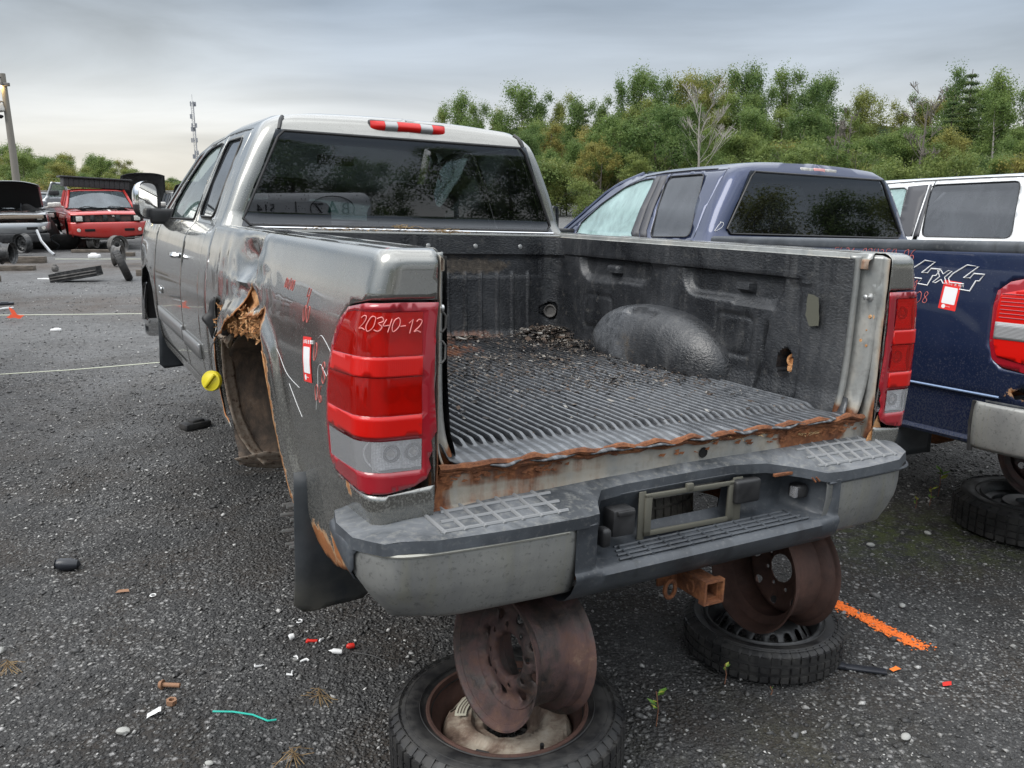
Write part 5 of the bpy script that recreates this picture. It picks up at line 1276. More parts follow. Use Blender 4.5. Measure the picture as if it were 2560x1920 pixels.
# moss by the far tyre
mossd = m.n('ShaderNodeVectorMath', operation='DISTANCE'); m.l(m.co((1, 1.6, 0)), mossd.inputs[0]); mossd.inputs[1].default_value = (2.05, 4.05 * 1.6, 0)
mm = m.ma('MULTIPLY', m.rng(mossd.outputs['Value'], .85, .2), m.rng(m.noise(9, 5, .7, v), .44, .58)); c = m.mix(m.ma('MULTIPLY', mm, .8), c, m.mix(fine, (.035, .05, .010), (.10, .12, .025)))
moss2 = m.n('ShaderNodeVectorMath', operation='DISTANCE'); m.l(m.co((1, 1, 0)), moss2.inputs[0]); moss2.inputs[1].default_value = (.75, 2.15, 0)
c = m.mix(m.ma('MULTIPLY', m.ma('MULTIPLY', m.rng(moss2.outputs['Value'], .75, .1), m.rng(m.noise(3, 5, .7, v), .45, .65)), .55), c, (.06, .058, .03))
rough = m.rng(m.noise(1.3, 5, .6, v), .38, .60, .62, .95)
h = m.ma('ADD', m.ma('MULTIPLY', edge, .8), m.ma('ADD', m.ma('MULTIPLY', edge2, 1.4), m.ma('MULTIPLY', fine, .7)))
m.set(base=c, rough=rough, normal=m.bump(h, .75, .014)); MAT['gravel_ground'] = m.m
link('ground', mb.mesh('ground', 'gravel_ground', 60), kind='structure')

# loose stones, one scatter
rng = np.random.default_rng(3)
def scatter(n, xr, yr, smin, smax, seed, tonepow=2.2, bias=None):
    r = np.random.default_rng(seed)
    x = r.uniform(*xr, n); y = yr[0] + (yr[1] - yr[0]) * r.uniform(0, 1, n) ** 1.5
    if bias is not None:
        k = np.array([nz3(a, b, 2, 1.1) for a, b in zip(x, y)]); kp = r.uniform(-.55, .6, n) < k + .12; x, y = x[kp], y[kp]
    # keep only what the frame (with some margin) can see
    kp = np.abs(x) < y * .66 + .8; x, y = x[kp], y[kp]; n = len(x)
    s = smin + (smax - smin) * r.uniform(0, 1, n) ** 3.2
    tone = r.uniform(0, 1, n) ** tonepow
    base = np.array([(1, 0, 0), (0, 1, 0), (-1, 0, 0), (0, -1, 0), (0, 0, 1), (0, 0, -1), (.7, .7, .45), (-.7, -.7, .45)], float)
    F = np.array([(0, 6, 4), (6, 1, 4), (1, 2, 4), (2, 7, 4), (7, 3, 4), (3, 0, 4), (6, 0, 5), (1, 6, 5), (2, 1, 5), (7, 2, 5), (3, 7, 5), (0, 3, 5)])
    P = base[None] * r.uniform(.6, 1.25, (n, 8, 1)) * np.stack([r.uniform(.7, 1.4, n), r.uniform(.6, 1.0, n), r.uniform(.35, .75, n)], -1)[:, None]
    a = r.uniform(0, 2 * PI, n); ca, sa = np.cos(a), np.sin(a); tx = r.normal(0, .25, n)
    X = P[..., 0] * ca[:, None] - P[..., 1] * sa[:, None]; Y = P[..., 0] * sa[:, None] + P[..., 1] * ca[:, None]; Z = P[..., 2] + X * tx[:, None]
    H = np.array([gh(q, w) for q, w in zip(x, y)])
    Vv = np.stack([X * s[:, None] + x[:, None], Y * s[:, None] + y[:, None], Z * s[:, None] + (H + s * .16)[:, None]], -1).reshape(-1, 3)
    Ff = (F[None] + (np.arange(n) * 8)[:, None, None]).reshape(-1, 3)
    return Vv, Ff, np.repeat(tone, 8)
def raw_mesh(name, V, F, mat, attrs=None, smooth=False):
    me = bpy.data.meshes.new(name); me.vertices.add(len(V)); me.vertices.foreach_set('co', V.astype(np.float32).ravel())
    k = F.shape[1]; me.loops.add(F.size); me.loops.foreach_set('vertex_index', F.astype(np.int32).ravel()); me.polygons.add(len(F)); me.polygons.foreach_set('loop_start', np.arange(0, F.size, k, dtype=np.int32)); me.polygons.foreach_set('loop_total', np.full(len(F), k, np.int32))
    me.materials.append(MAT[mat])
    for a, d in (attrs or {}).items(): me.attributes.new(a, 'FLOAT', 'POINT').data.foreach_set('value', d.astype(np.float32))
    if smooth: me.polygons.foreach_set('use_smooth', [True] * len(F))
    me.update(); me.validate(); return me
m = M('loose_stone'); a = m.attr('tone').outputs['Fac']
c = m.ramp(a, (0, (.025, .025, .026)), (.30, (.065, .065, .066)), (.55, (.13, .128, .124)), (.78, (.23, .225, .215)), (.93, (.40, .395, .38)), (1, (.62, .61, .59)))
m.set(base=m.mix(m.rng(m.noise(150, 3), .3, .7, 0, .5), c, (.05, .048, .045)), rough=.6); MAT['loose_stone'] = m.m
parts = [scatter(90000, (-5.5, 4.5), (1.5, 9), .0032, .009, 1, 1.35, True), scatter(20000, (-5.5, 4.5), (1.5, 9), .0032, .008, 11, 1.6), scatter(52000, (-5, 4.5), (1.5, 8), .005, .015, 2, 1.15, True), scatter(1500, (-6, 4.5), (1.5, 11), .010, .022, 3, 1.0), scatter(26000, (-11, 5), (4.5, 16), .007, .018, 4, 1.0)]
o = 0; Vs, Fs, Ts = [], [], []
for v_, f_, t_ in parts: Vs.append(v_); Fs.append(f_ + o); Ts.append(t_); o += len(v_)
g = link('loose_gravel', raw_mesh('loose_gravel', np.concatenate(Vs), np.concatenate(Fs), 'loose_stone', {'tone': np.concatenate(Ts)}), kind='stuff')
tag(g, 'loose grey crushed gravel scattered over the dark wet yard', 'gravel')

# ------------------------------------------------------------------ wheels used as stands
def bare_rim(name, label, M4, R=.215, W_=.20, mats=('rim_rust',), style='eight', depth=.03, group=None, holes=8, hr=.017, centre=.06, tilt=0):
    t = thing(name, label, 'wheel rim', group=group, mw=M4)
    mb = MB(); h = W_ / 2
    prof = [(R, -h), (R - .004, -h + .006), (R - .018, -h + .012), (R - .022, -h + .03), (R - .045, -h + .05), (R - .048, h - .06), (R - .022, h - .04), (R - .018, h - .014), (R - .004, h - .006), (R, h), (R - .006, h), (R - .022, h - .018), (R - .027, h - .045), (R - .053, h - .065), (R - .050, -h + .055), (R - .027, -h + .032), (R - .022, -h + .018), (R - .006, -h)]
    mb.lathe(prof, None, 64, closed=True); link('rim_barrel', mb.mesh('rim_barrel', mats[0], 40), t)
    mb = MB(); ro = R - .049
    out = [(ro * math.cos(a), ro * math.sin(a)) for a in np.linspace(0, 2 * PI, 49)[:-1]]
    hs_ = [[(centre * math.cos(a), centre * math.sin(a)) for a in np.linspace(0, 2 * PI, 25)[:-1]]]
    for k in range(holes):
        a0 = 2 * PI * k / holes; rc = ro * .77; hs_.append([(rc * math.cos(a0) + hr * math.cos(a), rc * math.sin(a0) + hr * math.sin(a)) for a in np.linspace(0, 2 * PI, 15)[:-1]])
    if style != 'spare':
        for k in range(8 if style == 'eight' else 5):
            a0 = 2 * PI * (k + .5) / (8 if style == 'eight' else 5); rc = centre + .026; hs_.append([(rc * math.cos(a0) + .008 * math.cos(a), rc * math.sin(a0) + .008 * math.sin(a)) for a in np.linspace(0, 2 * PI, 9)[:-1]])
    zd = -h + .055
    def disc(a, b):
        r = math.hypot(a, b); z = zd + depth * ss(ro, ro * .88, r) - depth * .9 * ss(ro * .80, ro * .55, r) + .012 * ss(centre + .01, centre, r)
        return (a, b, z)
    mb.sheet(out, hs_, .013, disc, bsp=.016); link('rim_disc', mb.mesh('rim_disc', mats[-1], 40), t, solid=.004)
    return t
def tyre(name, label, M4, ro, ri, w, mat='rubber', blocks=60, group=None, sag=0.0, rows=(-.6, -.2, .2, .6)):
    t = thing(name, label, 'tyre', group=group, mw=M4)
    mb = MB()
    h = w / 2
    prof = [(ri + .004, -h * .55), (ri - .006, -h * .72), (ri + .012, -h * .86), (ri + (ro - ri) * .35, -h * .98), (ri + (ro - ri) * .62, -h), (ro - .028, -h * .93), (ro - .008, -h * .80), (ro - .001, -h * .60), (ro, 0), (ro - .001, h * .60), (ro - .008, h * .80), (ro - .028, h * .93), (ri + (ro - ri) * .62, h), (ri + (ro - ri) * .35, h * .98), (ri + .012, h * .86), (ri - .006, h * .72), (ri + .004, h * .55)]
    mb.lathe(prof, None, 96); body = link('tyre_carcass', mb.mesh('tyre_carcass', mat, 50), t)
    mb = MB()
    for k in range(blocks):
        a = 2 * PI * k / blocks; R_ = Matrix.Rotation(a, 4, 'Z'); bw = PI * ro / blocks * .80
        for q in rows: mb.box((ro - .006, -bw, q * h - h * .165), (ro + .006, bw, q * h + h * .165), mat=R_ @ Matrix.Rotation(.0, 4, 'Z'))
        for s in (-1, 1):
            mb.add([R_ @ Vector(p) for p in ((ro - .008, -bw * .75, s * h * .72), (ro - .008, bw * .75, s * h * .72), (ro - .030, bw * .75, s * h * .955), (ro - .030, -bw * .75, s * h * .955), (ro + .001, -bw * .75, s * h * .74), (ro + .001, bw * .75, s * h * .74), (ro - .026, bw * .75, s * h * .985), (ro - .026, -bw * .75, s * h * .985))], [(4, 5, 6, 7), (0, 1, 5, 4), (1, 2, 6, 5), (2, 3, 7, 6), (3, 0, 4, 7)])
    link('tread_blocks', mb.mesh('tread_blocks', mat, 0), t, kind='stuff')
    mb = MB()
    for rr_ in (.25, .62, .80): mb.lathe([(ri + (ro - ri) * rr_ - .002, h * .975), (ri + (ro - ri) * rr_, h * 1.01), (ri + (ro - ri) * rr_ + .002, h * .975)], None, 96)
    link('sidewall_ring', mb.mesh('sidewall_ring', mat, 50), t)
    return t
def flat(x, y, z, rz=0, tx=0, ty=0): return Matrix.Translation((x, y, z)) @ Matrix.Rotation(tx, 4, 'X') @ Matrix.Rotation(ty, 4, 'Y') @ Matrix.Rotation(rz, 4, 'Z')
T1 = flat(-.015, 2.325, .098)
ty1 = tyre('flat_tyre', 'large timeworn tyre lying flat with a pale rusty wheel, nearest to the camera', T1, .352, .235, .19, blocks=56)
mb = MB(); mb.lathe([(.243, .055), (.249, .078), (.244, .088), (.236, .086), (.232, .070), (.225, .045), (.205, .030), (.200, -.03)], None, 72); link('wheel_rim', mb.mesh('wheel_rim', 'rim_brown', 50), ty1)
mb = MB(); R0 = .200
oo = [(R0 * math.cos(a), R0 * math.sin(a)) for a in np.linspace(0, 2 * PI, 61)[:-1]]; ch_ = [(.062 * math.cos(a), .062 * math.sin(a)) for a in np.linspace(0, 2 * PI, 25)[:-1]]
slots = []
for k in (1, 2):
    a0 = k * 2 * PI / 5 + .15; s_ = [(r_ * math.cos(a0 + da), r_ * math.sin(a0 + da)) for r_, da in ((.178, -.30), (.190, -.15), (.193, 0), (.190, .15), (.178, .30), (.168, .15), (.165, 0), (.168, -.15))]; slots.append(s_)
def disc1(a, b): r = math.hypot(a, b); return (a, b, .0 + .034 * ss(.200, .182, r) + .010 * ss(.150, .135, r) - .020 * ss(.112, .098, r) - .02 * ss(.072, .062, r) + .003 * nz3(a, b, 0, 12))
mb.sheet(oo, [ch_] + slots, .012, disc1, bsp=.014); link('wheel_disc', mb.mesh('wheel_disc', 'hub_pale', 40), ty1, solid=.004)
mb = MB(); mb.grid(14, 4, lambda i, j: ((.125 + .035 * j) * math.cos(2.45 + .75 * i), (.125 + .035 * j) * math.sin(2.45 + .75 * i), .0525)); link('paper_label', mb.mesh('paper_label', simple('aged_paper', (.50, .48, .38), .7), 0), ty1)
mb = MB()
for q in range(3): mb.grid(8, 2, lambda i, j: ((.132 + .009 * q + .003 * j) * math.cos(2.5 + .62 * i), (.132 + .009 * q + .003 * j) * math.sin(2.5 + .62 * i), .0535))
link('label_print', mb.mesh('label_print', 'rim_rust', 0), ty1)
mb = MB(); mb.tube([(.10, -.185, .06), (.10, -.190, .085)], .006, 8); mb.tube([(-.09, -.195, .055), (-.085, -.200, .07), (-.05, -.205, .064)], .006, 5); link('valve_stem', mb.mesh('valve_stem', 'rubber', 40), ty1)
# rim 1 standing askew on it, under the bumper
R1 = frame((.030, 2.27, .395), (.80, .60, -.13), (.3, 0, 1))
bare_rim('bare_wheel_rim', 'brown rusty steel rim standing upright on the large flat tyre under the bumper', R1, R=.203, W_=.215, mats=('rim_rust', 'rim_rust'), depth=.02, holes=8, hr=.016, centre=.062)
T2 = flat(.955, 2.985, .068)
ty2 = tyre('flat_tyre', 'narrow black tyre lying flat with round vent holes in its rim, right of the hitch', T2, .288, .205, .130, blocks=52, rows=(-.55, 0, .55))
mb = MB(); mb.lathe([(.212, .040), (.218, .058), (.213, .066), (.205, .064), (.202, .05), (.196, .03), (.184, .018), (.180, -.03)], None, 64); link('wheel_rim', mb.mesh('wheel_rim', 'steel_black', 50), ty2)
mb = MB(); R0 = .180; oo = [(R0 * math.cos(a), R0 * math.sin(a)) for a in np.linspace(0, 2 * PI, 61)[:-1]]
hs_ = [[(.03 * math.cos(a), .03 * math.sin(a)) for a in np.linspace(0, 2 * PI, 17)[:-1]]] + [[(.150 * math.cos(k * PI / 8) + .017 * math.cos(a), .150 * math.sin(k * PI / 8) + .017 * math.sin(a)) for a in np.linspace(0, 2 * PI, 15)[:-1]] for k in range(16)]
mb.sheet(oo, hs_, .013, lambda a, b: (a, b, .062 * ss(.182, .122, math.hypot(a, b)) - .02 * ss(.09, .07, math.hypot(a, b))), bsp=.012); link('wheel_disc', mb.mesh('wheel_disc', 'steel_black', 40), ty2, solid=.003)
R2 = frame((.965, 2.93, .345), (-.89, -.45, .10), (.2, 0, 1))
bare_rim('bare_wheel_rim', 'red-brown rusty steel rim leaning on the narrow spare tyre, its open barrel facing out', R2, R=.218, W_=.215, mats=('rim_brown', 'rim_brown'), depth=.02, holes=8, hr=.016, centre=.055)
T3 = flat(2.66, 4.16, .09)
ty3 = tyre('flat_tyre', 'black tyre lying flat under the dark blue truck at the right edge', T3, .345, .215, .175, mat='rubber', blocks=44)
mb = MB(); mb.lathe([(.222, .06), (.228, .075), (.222, .084), (.21, .07), (.20, .045), (.17, .035), (.165, .02), (.13, .018), (.12, .05), (.06, .052), (.055, .03), (.0, .03)], None, 56); link('wheel_rim', mb.mesh('wheel_rim', 'steel_black', 40), ty3)
R3 = frame((2.72, 4.15, .40), (-.45, -.88, .10), (.2, 0, 1))
bare_rim('bare_wheel_rim', 'dark steel rim standing on the flat tyre under the blue truck', R3, R=.225, W_=.20, mats=('rim_rust', 'rim_rust'), depth=.025, holes=8)
# ------------------------------------------------------------------ dark blue pickup next in the row
BM = Matrix(((0.894824, -0.447948, 0.022811), (0.446422, 0.894060, 0.054164), (-0.044657, -0.038208, 1.0)))
# orthonormal version
by_ = Vector((BM[0][1], BM[1][1], BM[2][1])).normalized(); bx_ = Vector((BM[0][0], BM[1][0], BM[2][0])); bx_ = (bx_ - by_ * bx_.dot(by_)).normalized(); bz_ = bx_.cross(by_)
BR = Matrix((bx_, by_, bz_)).transposed()
BT = Vector((2.048, 5.647, 1.378)); BO = 1.378
mwb = BR.to_4x4(); mwb.translation = BT - BR @ Vector((0, 0, BO)); BLOC = (0, 0, BO)
blue = thing('pickup_truck', 'dark blue extended cab pickup truck with 4x4 decal parked beside the silver one', 'pickup truck', mw=mwb)
B_ = lambda name, mb, mats, **k: link(name, mb.mesh(name, mats, k.pop('smooth', 40)), k.pop('parent', blue), k.pop('loc', BLOC), **k)
simple('pillar_trim_grey', (.055, .055, .062), .5)
CB = Shell([(-.90, .93, -.90, .03, .06), (-.72, .965, -.72, .03, .06), (-.45, .985, -.45, .03, .06), (-.20, .975, -.20, .03, .06), (-.05, .945, -.05, .03, .06), (.0, .905, .0, .04, .07), (.02, .895, .02, .072, .075), (.20, .815, .20, .085, .09), (.38, .715, .38, .098, .10), (.42, .685, .42, .102, .11),
            (.45, .655, .447, .115, .12), (.47, .61, .462, .14, .13), (.485, .55, .470, .20, .14), (.50, .47, .475, .28, .14)])
PB = dict(shell=CB, paint='blue_paint', wtop=.50, bottom=-.88, doorbottom=-.80, ztop=.475, droop=(1.0, 1.5, .03),
          apillar=[(1.22, .47), (1.38, .40), (1.50, .32), (1.68, .18), (1.90, .03)], toprail=[(1.17, .50)],
          doors=(.22, .80, 1.86), doortop=[(.33, .435), (.6, .442), (.9, .44), (1.10, .425), (1.25, .38), (1.45, .27), (1.75, .08), (1.85, .0)],
          glass=((.775, .03), (.585, .415)), rooffront=1.2, crown=.004, arch=.030, archx=.62,
          windows=[round_poly([(.27, .005), (.69, .0), (.81, .412), (.41, .412)], .045), [(.90, .0), (1.66, .0), (1.66, .10), (1.45, .26), (1.28, .355), (1.12, .40), (.98, .408), (.955, .40)]],
          sideglass=['dark_side_glass', 'fog_glass'], rearglass='rear_glass_blue', screen='windscreen', seat=.95, seattop=-.05, wheelmat='pale_trim', pillarmat='pillar_trim_grey',
          pillarstrips=[[(.715, -.005), (.795, -.005), (.895, .425), (.825, .425)], [(.805, -.005), (.895, -.005), (.952, .42), (.90, .425)]])
build_cab(blue, BLOC, PB)
side_mirror(blue, BLOC, -1, -1.06, 1.72, .10, False, .95)
mb = MB(); zt = .45
mb.box((-.17, .118, .425), (.17, .30, .462), r=.012, seg=3); bl_l = B_('high_stop_lamp', mb, 'lens_clear')
m = M('pink_lens'); m.set(base=(.75, .35, .33), rough=.25, coat=1); MAT['pink_lens'] = m.m
m = M('milky_lens'); n = m.noise(40, 3); m.set(base=m.mix(m.rng(n, .4, .6), (.62, .60, .56), (.42, .40, .36)), rough=.3, coat=1); MAT['milky_lens'] = m.m
mb = MB(); mb.box((-.16, .112, .428), (-.045, .29, .4645), r=.006); mb.box((.055, .112, .428), (.16, .29, .4645), r=.006); B_('cargo_lamp', mb, 'milky_lens', parent=bl_l, loc=(0, 0, 0))
mb = MB(); mb.box((-.044, .110, .427), (.054, .29, .466), r=.006); B_('stop_segment', mb, 'pink_lens', parent=bl_l, loc=(0, 0, 0))
# bed
BB = Shell([(-.90, .925, -.90, -2.10, .07), (-.83, .955, -.83, -2.11, .07), (-.65, .968, -.65, -2.12, .07), (-.62, .985, -.62, -2.12, .07), (-.45, .992, -.45, -2.12, .07), (-.25, .985, -.25, -2.12, .07), (-.04, .972, -.04, -2.12, .06), (-.02, .968, -.02, -2.11, .05), (0, .945, 0, -2.09, .04)])
BA = [(-1.385, -.86), (-1.375, -.80), (-1.36, -.70), (-1.28, -.52), (-1.12, -.40), (-.93, -.36), (-.74, -.40), (-.58, -.52), (-.50, -.70), (-.48, -.86)]
BLMP = [(-1.87, -.19), (-1.86, -.26), (-1.865, -.40), (-1.885, -.47), (-1.93, -.50)]
for sg in (-1, 1):
    def arch_flare(u, w, y, z, s_):
        if u > 0: return 0
        d = min(math.hypot(y - a, z - b) for a, b in BA); return .018 * (1 - ss(.03, .10, d)) + .002 * nz3(y, z, 4, 2)
    BB.dent = arch_flare
    o = [(BB.us(-.015, w), w) for w in (0, -.04, -.3, -.6, -.84)] + BB.side(list(reversed(BA))) + [(BB.us(-1.42, -.84), -.84), (BB.us(-1.8, -.86), -.86), (.02, -.80), (.1, -.70), (BB.ur(.80, -.7), -.70)] + [(BB.ur(.80, w), w) for w in (-.5, -.2, -.04, 0)]
    hole = BB.side(BLMP) + [(.03, -.515), (BB.ur(.84, -.5), -.505), (BB.ur(.84, -.15), -.15), (.03, -.13), (BB.us(-1.98, -.135), -.135), (BB.us(-1.92, -.15), -.15)]
    def br_(u, w):
        y = BB.at(w)[2] + BB.at(w)[3] - u
        return max(.62 * math.exp(-(((y + 1.41) / .05) ** 2 + ((w + .66) / .06) ** 2)), .55 * math.exp(-(((y + 2.02) / .07) ** 2 + ((w + .60) / .03) ** 2)), .35 * math.exp(-(((y + 1.46) / .02) ** 2 + ((w + .79) / .02) ** 2))) if sg < 0 else 0
    holes = [hole] + ([BB.side(ragged([(-1.37 - .02, -.645), (-1.425, -.64), (-1.43, -.665), (-1.40, -.675)], .004, .01, 2)), BB.side(ragged([(-1.98, -.60), (-2.02, -.575), (-2.06, -.58), (-2.05, -.62), (-2.0, -.625)], .005, .01, 2))] if sg < 0 else [])
    mb = MB(); mb.sheet(o, holes, .025, BB.fn(0, sg), bsp=.02, flip=sg > 0, att={'rust': br_}); bb = B_('bedside', mb, 'blue_paint', solid=.002, smooth=50)
    mb = MB(); mb.box((sg * .88 - .095, -2.09, -.045), (sg * .88 + .10, -.015, .012), r=.02, seg=4); B_('rail_cap', mb, 'bumper_plastic')
    lo = [(u + (.004 if u < 0 else 0), w) for u, w in hole]
    mb = MB(); mb.sheet(lo, [], .02, BB.fn(.006, sg), bsp=.02, flip=sg > 0); tlb = B_('tail_lamp', mb, 'lens_frame', solid=.004)
    ins = BB.side([(-1.895, -.20), (-1.885, -.27), (-1.89, -.40), (-1.91, -.455)]) + [(.03, -.48), (BB.ur(.86, -.47), -.475), (BB.ur(.86, -.17), -.17), (.03, -.155)]
    mb = MB(); mb.sheet(ins, [], .02, BB.fn(.012, sg), bsp=.02, flip=sg > 0); B_('red_lens', mb, 'reflector_red', parent=tlb, loc=(0, 0, 0), solid=.005)
    mb = MB(); mb.sheet([(u, w) for u, w in BB.side([(-1.888, -.315), (-1.888, -.385)])] + [(.03, -.385), (BB.ur(.86, -.385), -.385), (BB.ur(.86, -.315), -.315), (.03, -.315)], [], .02, BB.fn(.0145, sg), bsp=.02, flip=sg > 0); B_('reverse_lens', mb, 'lamp_clear_ribbed', parent=tlb, loc=(0, 0, 0), solid=.003)
    mb = MB()
    for k in range(7):
        z = -.20 - .016 * k; mb.tube([BB.pt(u, z, .0125, sg) for u in np.linspace(BB.us(-1.90, z), BB.ur(.87, z), 10)], .0022, 5)
    B_('lens_rib', mb, 'lens_frame', parent=tlb, loc=(0, 0, 0), kind='stuff')
    mb = MB(); mb.tube([BB.pt(BB.us(y, -.628), -.628, .001, sg) for y in np.linspace(-1.43, -1.93, 12)], .006, 6); B_('side_crease_highlight', mb, simple('pale_blue_highlight', (.22, .30, .46), .25, .3), parent=bb, loc=(0, 0, 0))  # pale tube on the body crease; its reflected line is put into the colour
    mb = MB(); mb.tube([BB.pt(BB.us(y, -.835), -.835, .0, sg) for y in np.linspace(-1.44, -1.90, 8)], .018, 8); B_('lower_lip', mb, 'blue_paint', parent=bb, loc=(0, 0, 0))
# 4x4 outline decal (double line letters) and paint-pen notes
BB.dent = None
bfn = lambda a, b: BB.pt(BB.us(-1.43 - a, -.16 + b), -.16 + b, .0025)
def outline4(x, s=1.0):
    return [(x + .055 * s, .095 * s), (x + .125 * s, .095 * s), (x + .075 * s, .045 * s), (x + .150 * s, .040 * s), (x + .185 * s, .040 * s), (x + .135 * s, -.012), (x + .080 * s, -.012), (x + .095 * s, .012), (x + .0 * s, .012), (x - .012, .030), (x + .010, .065)]
mb = MB()
F4 = [(495, 1160), (530, 1128), (655, 1068), (765, 1075), (640, 1150), (700, 1150), (730, 1120), (830, 1122), (790, 1165), (760, 1165), (715, 1232), (615, 1225), (650, 1190), (510, 1185)]
cv = lambda q, dx=0, dy=0: bfn((q[0] + dx - 495) * .00049, (1190 - q[1] - dy) * .00066)
for dx, dy in ((0, 0), (425, 18)): mb.tube([cv(q, dx, dy) for q in F4], .0030, 5, closed=True)
mb.tube([cv(q) for q in ((800, 1128), (835, 1130), (860, 1152), (905, 1128), (945, 1130), (880, 1172), (905, 1212), (870, 1212), (848, 1188), (800, 1212), (765, 1210), (828, 1170))], .0024, 5, closed=True)
bs_blue = [c for c in blue.children if c.name.startswith('bedside')][0]
B_('four_by_four_decal', mb, 'white_print', parent=bs_blue, loc=(0, 0, 0))
mb = MB(); wfn = lambda a, b: BB.pt(BB.us(-a, b), b, .002)
write(mb, '5531-020350-06', .98, -.078, .046, wfn, r=.0013, adv=.78); write(mb, '106', 1.24, -.135, .05, wfn, r=.0013); write(mb, '31', 1.425, -.215, .05, wfn, r=.0013); write(mb, '/08', 1.445, -.275, .05, wfn, r=.0013, rise=.1); write(mb, '3', 1.33, -.25, .05, wfn, r=.0013)
mb.tube([wfn(1.33, -.175), wfn(1.38, -.178)], .0013, 4)
B_('paint_pen_number', mb, 'chalk_red', parent=bs_blue, loc=(0, 0, 0))
mb = MB(); write(mb, 'D', 0, .045, .05, lambda a, b: CB.pt(CB.us(.10 - a, b), b, .002), r=.0014); B_('paint_pen_letter', mb, 'white_print', parent=[c for c in blue.children if c.name.startswith('cab_shell')][0], loc=(0, 0, 0))
sticker('price_sticker', bs_blue, lambda a, b, o: BB.pt(BB.us(-a, b), b, o), 1.655, -.225, .085, .125, -.10)
# interior panels of the bed, rear bumper, flap, frame and springs
mb = MB(); mb.box((-.80, -2.08, -.52), (.80, -.02, -.48)); mb.box((-.80, -.05, -.5), (.80, -.02, -.03))
for sg in (-1, 1): mb.box((sg * .80 - .01, -2.08, -.5), (sg * .80 + .01, -.02, -.03))
mb.box((-.78, -2.115, -.52), (.78, -2.085, -.02), r=.01); B_('bed_tub', mb, 'blue_paint')
mb = MB()
def bumpb(i, j):
    P = [(-1.0, -1.845), (-1.005, -1.93), (-.995, -2.05), (-.95, -2.16), (-.85, -2.21), (-.4, -2.24), (0, -2.25), (.4, -2.24), (.85, -2.21), (.95, -2.16), (.995, -2.05), (1.005, -1.93), (1.0, -1.845)]
    P = smooth_poly(P, 3, closed=False); k = int(round(i * (len(P) - 1))); x, y = P[k]
    b = math.sin(PI * j) ** .5 * .014; z = -.655 - .20 * j; e = 1 - .03 * (abs(j - .5) * 2) ** 8
    return (x * (1 + b * .8), y - (b if y < -2.1 else 0), z)
mb.grid(37, 14, bumpb); bpb = B_('rear_bumper', mb, 'dull_chrome', solid=.003, smooth=60)
mb = MB(); mb.box((-.97, -2.2, -.66), (.97, -1.86, -.645), r=.005); B_('bumper_top_pad', mb, 'step_plastic', parent=bpb, loc=(0, 0, 0))
mb = MB(); mb.tube([(-1.0, -1.84, -.655), (-1.005, -1.835, -.75), (-1.0, -1.84, -.87)], .012, 6); B_('bumper_gasket', mb, 'rubber', parent=bpb, loc=(0, 0, 0))
for sg in (-1, 1):
    mb = MB(); mb.sheet([(-1.33, -.60), (-1.41, -.70), (-1.43, -.86), (-1.46, -1.0), (-1.34, -1.0), (-1.30, -.8)], [], .05, lambda a, b: (sg * (.955 + .0 * a), a, b)); mb.sheet([(.72, -.62), (.985, -.62), (1.0, -1.0), (.72, -1.0)], [], .06, lambda a, b: (sg * a, -1.44, b)); B_('mud_flap', mb, 'flap_rubber', solid=.006)
mb = MB()
for sg in (-1, 1):
    mb.box((sg * .45 - .03, -2.1, -.80), (sg * .45 + .03, 3.3, -.68))
    for k in range(4): mb.tube([(sg * .56, -1.75, -.80 - .0 * k), (sg * .56, -.95, -.90 - .014 * k), (sg * .56, -.25, -.78)], .011, 5)
mb.tube([(-.78, -.95, -1.0), (.78, -.95, -1.0)], .045, 12); mb.lathe([(0, .14), (.10, .1), (.14, 0), (.10, -.1), (0, -.14)], frame((0, -.95, -1.0), (0, 1, 0)), 16)
B_('chassis_frame', mb, 'rust')
mb = MB(); mb.lathe([(.0, .03), (.10, .03), (.16, .01), (.17, -.05), (.0, -.05)], frame((-.80, -.95, -1.0), (-1, 0, 0)), 28); mb.lathe([(.0, .03), (.10, .03), (.16, .01), (.17, -.05), (.0, -.05)], frame((.80, -.95, -1.0), (1, 0, 0)), 28); B_('brake_drum', mb, 'rust')
mb = MB(); mb.grid(16, 5, lambda i, j: (-.93 + .3 * j, -.93 + .47 * math.cos(PI * i), -.86 + .48 * math.sin(PI * i))); mb.grid(16, 5, lambda i, j: (.93 - .3 * j, -.93 + .47 * math.cos(PI * i), -.86 + .48 * math.sin(PI * i))); B_('arch_liner', mb, 'wheelhouse')
for sg in (-1, 1):
    mb = MB(); mb.sheet([(1.88, -.02), (1.88, -.86), (2.0, -.86), (2.05, -.6), (2.2, -.45), (2.4, -.4), (2.65, -.47), (2.8, -.65), (2.85, -.8), (3.3, -.75), (3.35, -.4), (3.3, -.08)], [], .1, lambda a, b: (sg * (CB.at(b)[0] - .08 * ss(2.9, 3.35, a)), a, b), flip=sg < 0); B_('front_wing', mb, 'blue_paint', solid=.002)
mb = MB(); mb.grid(12, 8, lambda i, j: ((.90 - .08 * j) * (2 * i - 1), 1.9 + 1.42 * j, .0 - .05 * (2 * i - 1) ** 4 - .06 * j * j)); B_('bonnet', mb, 'blue_paint', solid=.002)
mb = MB(); mb.box((-.88, 3.25, -.72), (.88, 3.36, -.08), r=.04); mb.box((-.7, 1.95, -.8), (.7, 3.2, -.12)); B_('front_grille', mb, 'black_plastic')
mb = MB(); mb.sheet([(.0, -.86), (1.9, -.86), (1.9, -1.0), (.0, -1.0)], [], .3, lambda a, b: (-.80, a, b)); B_('rocker_inner', mb, 'rust')

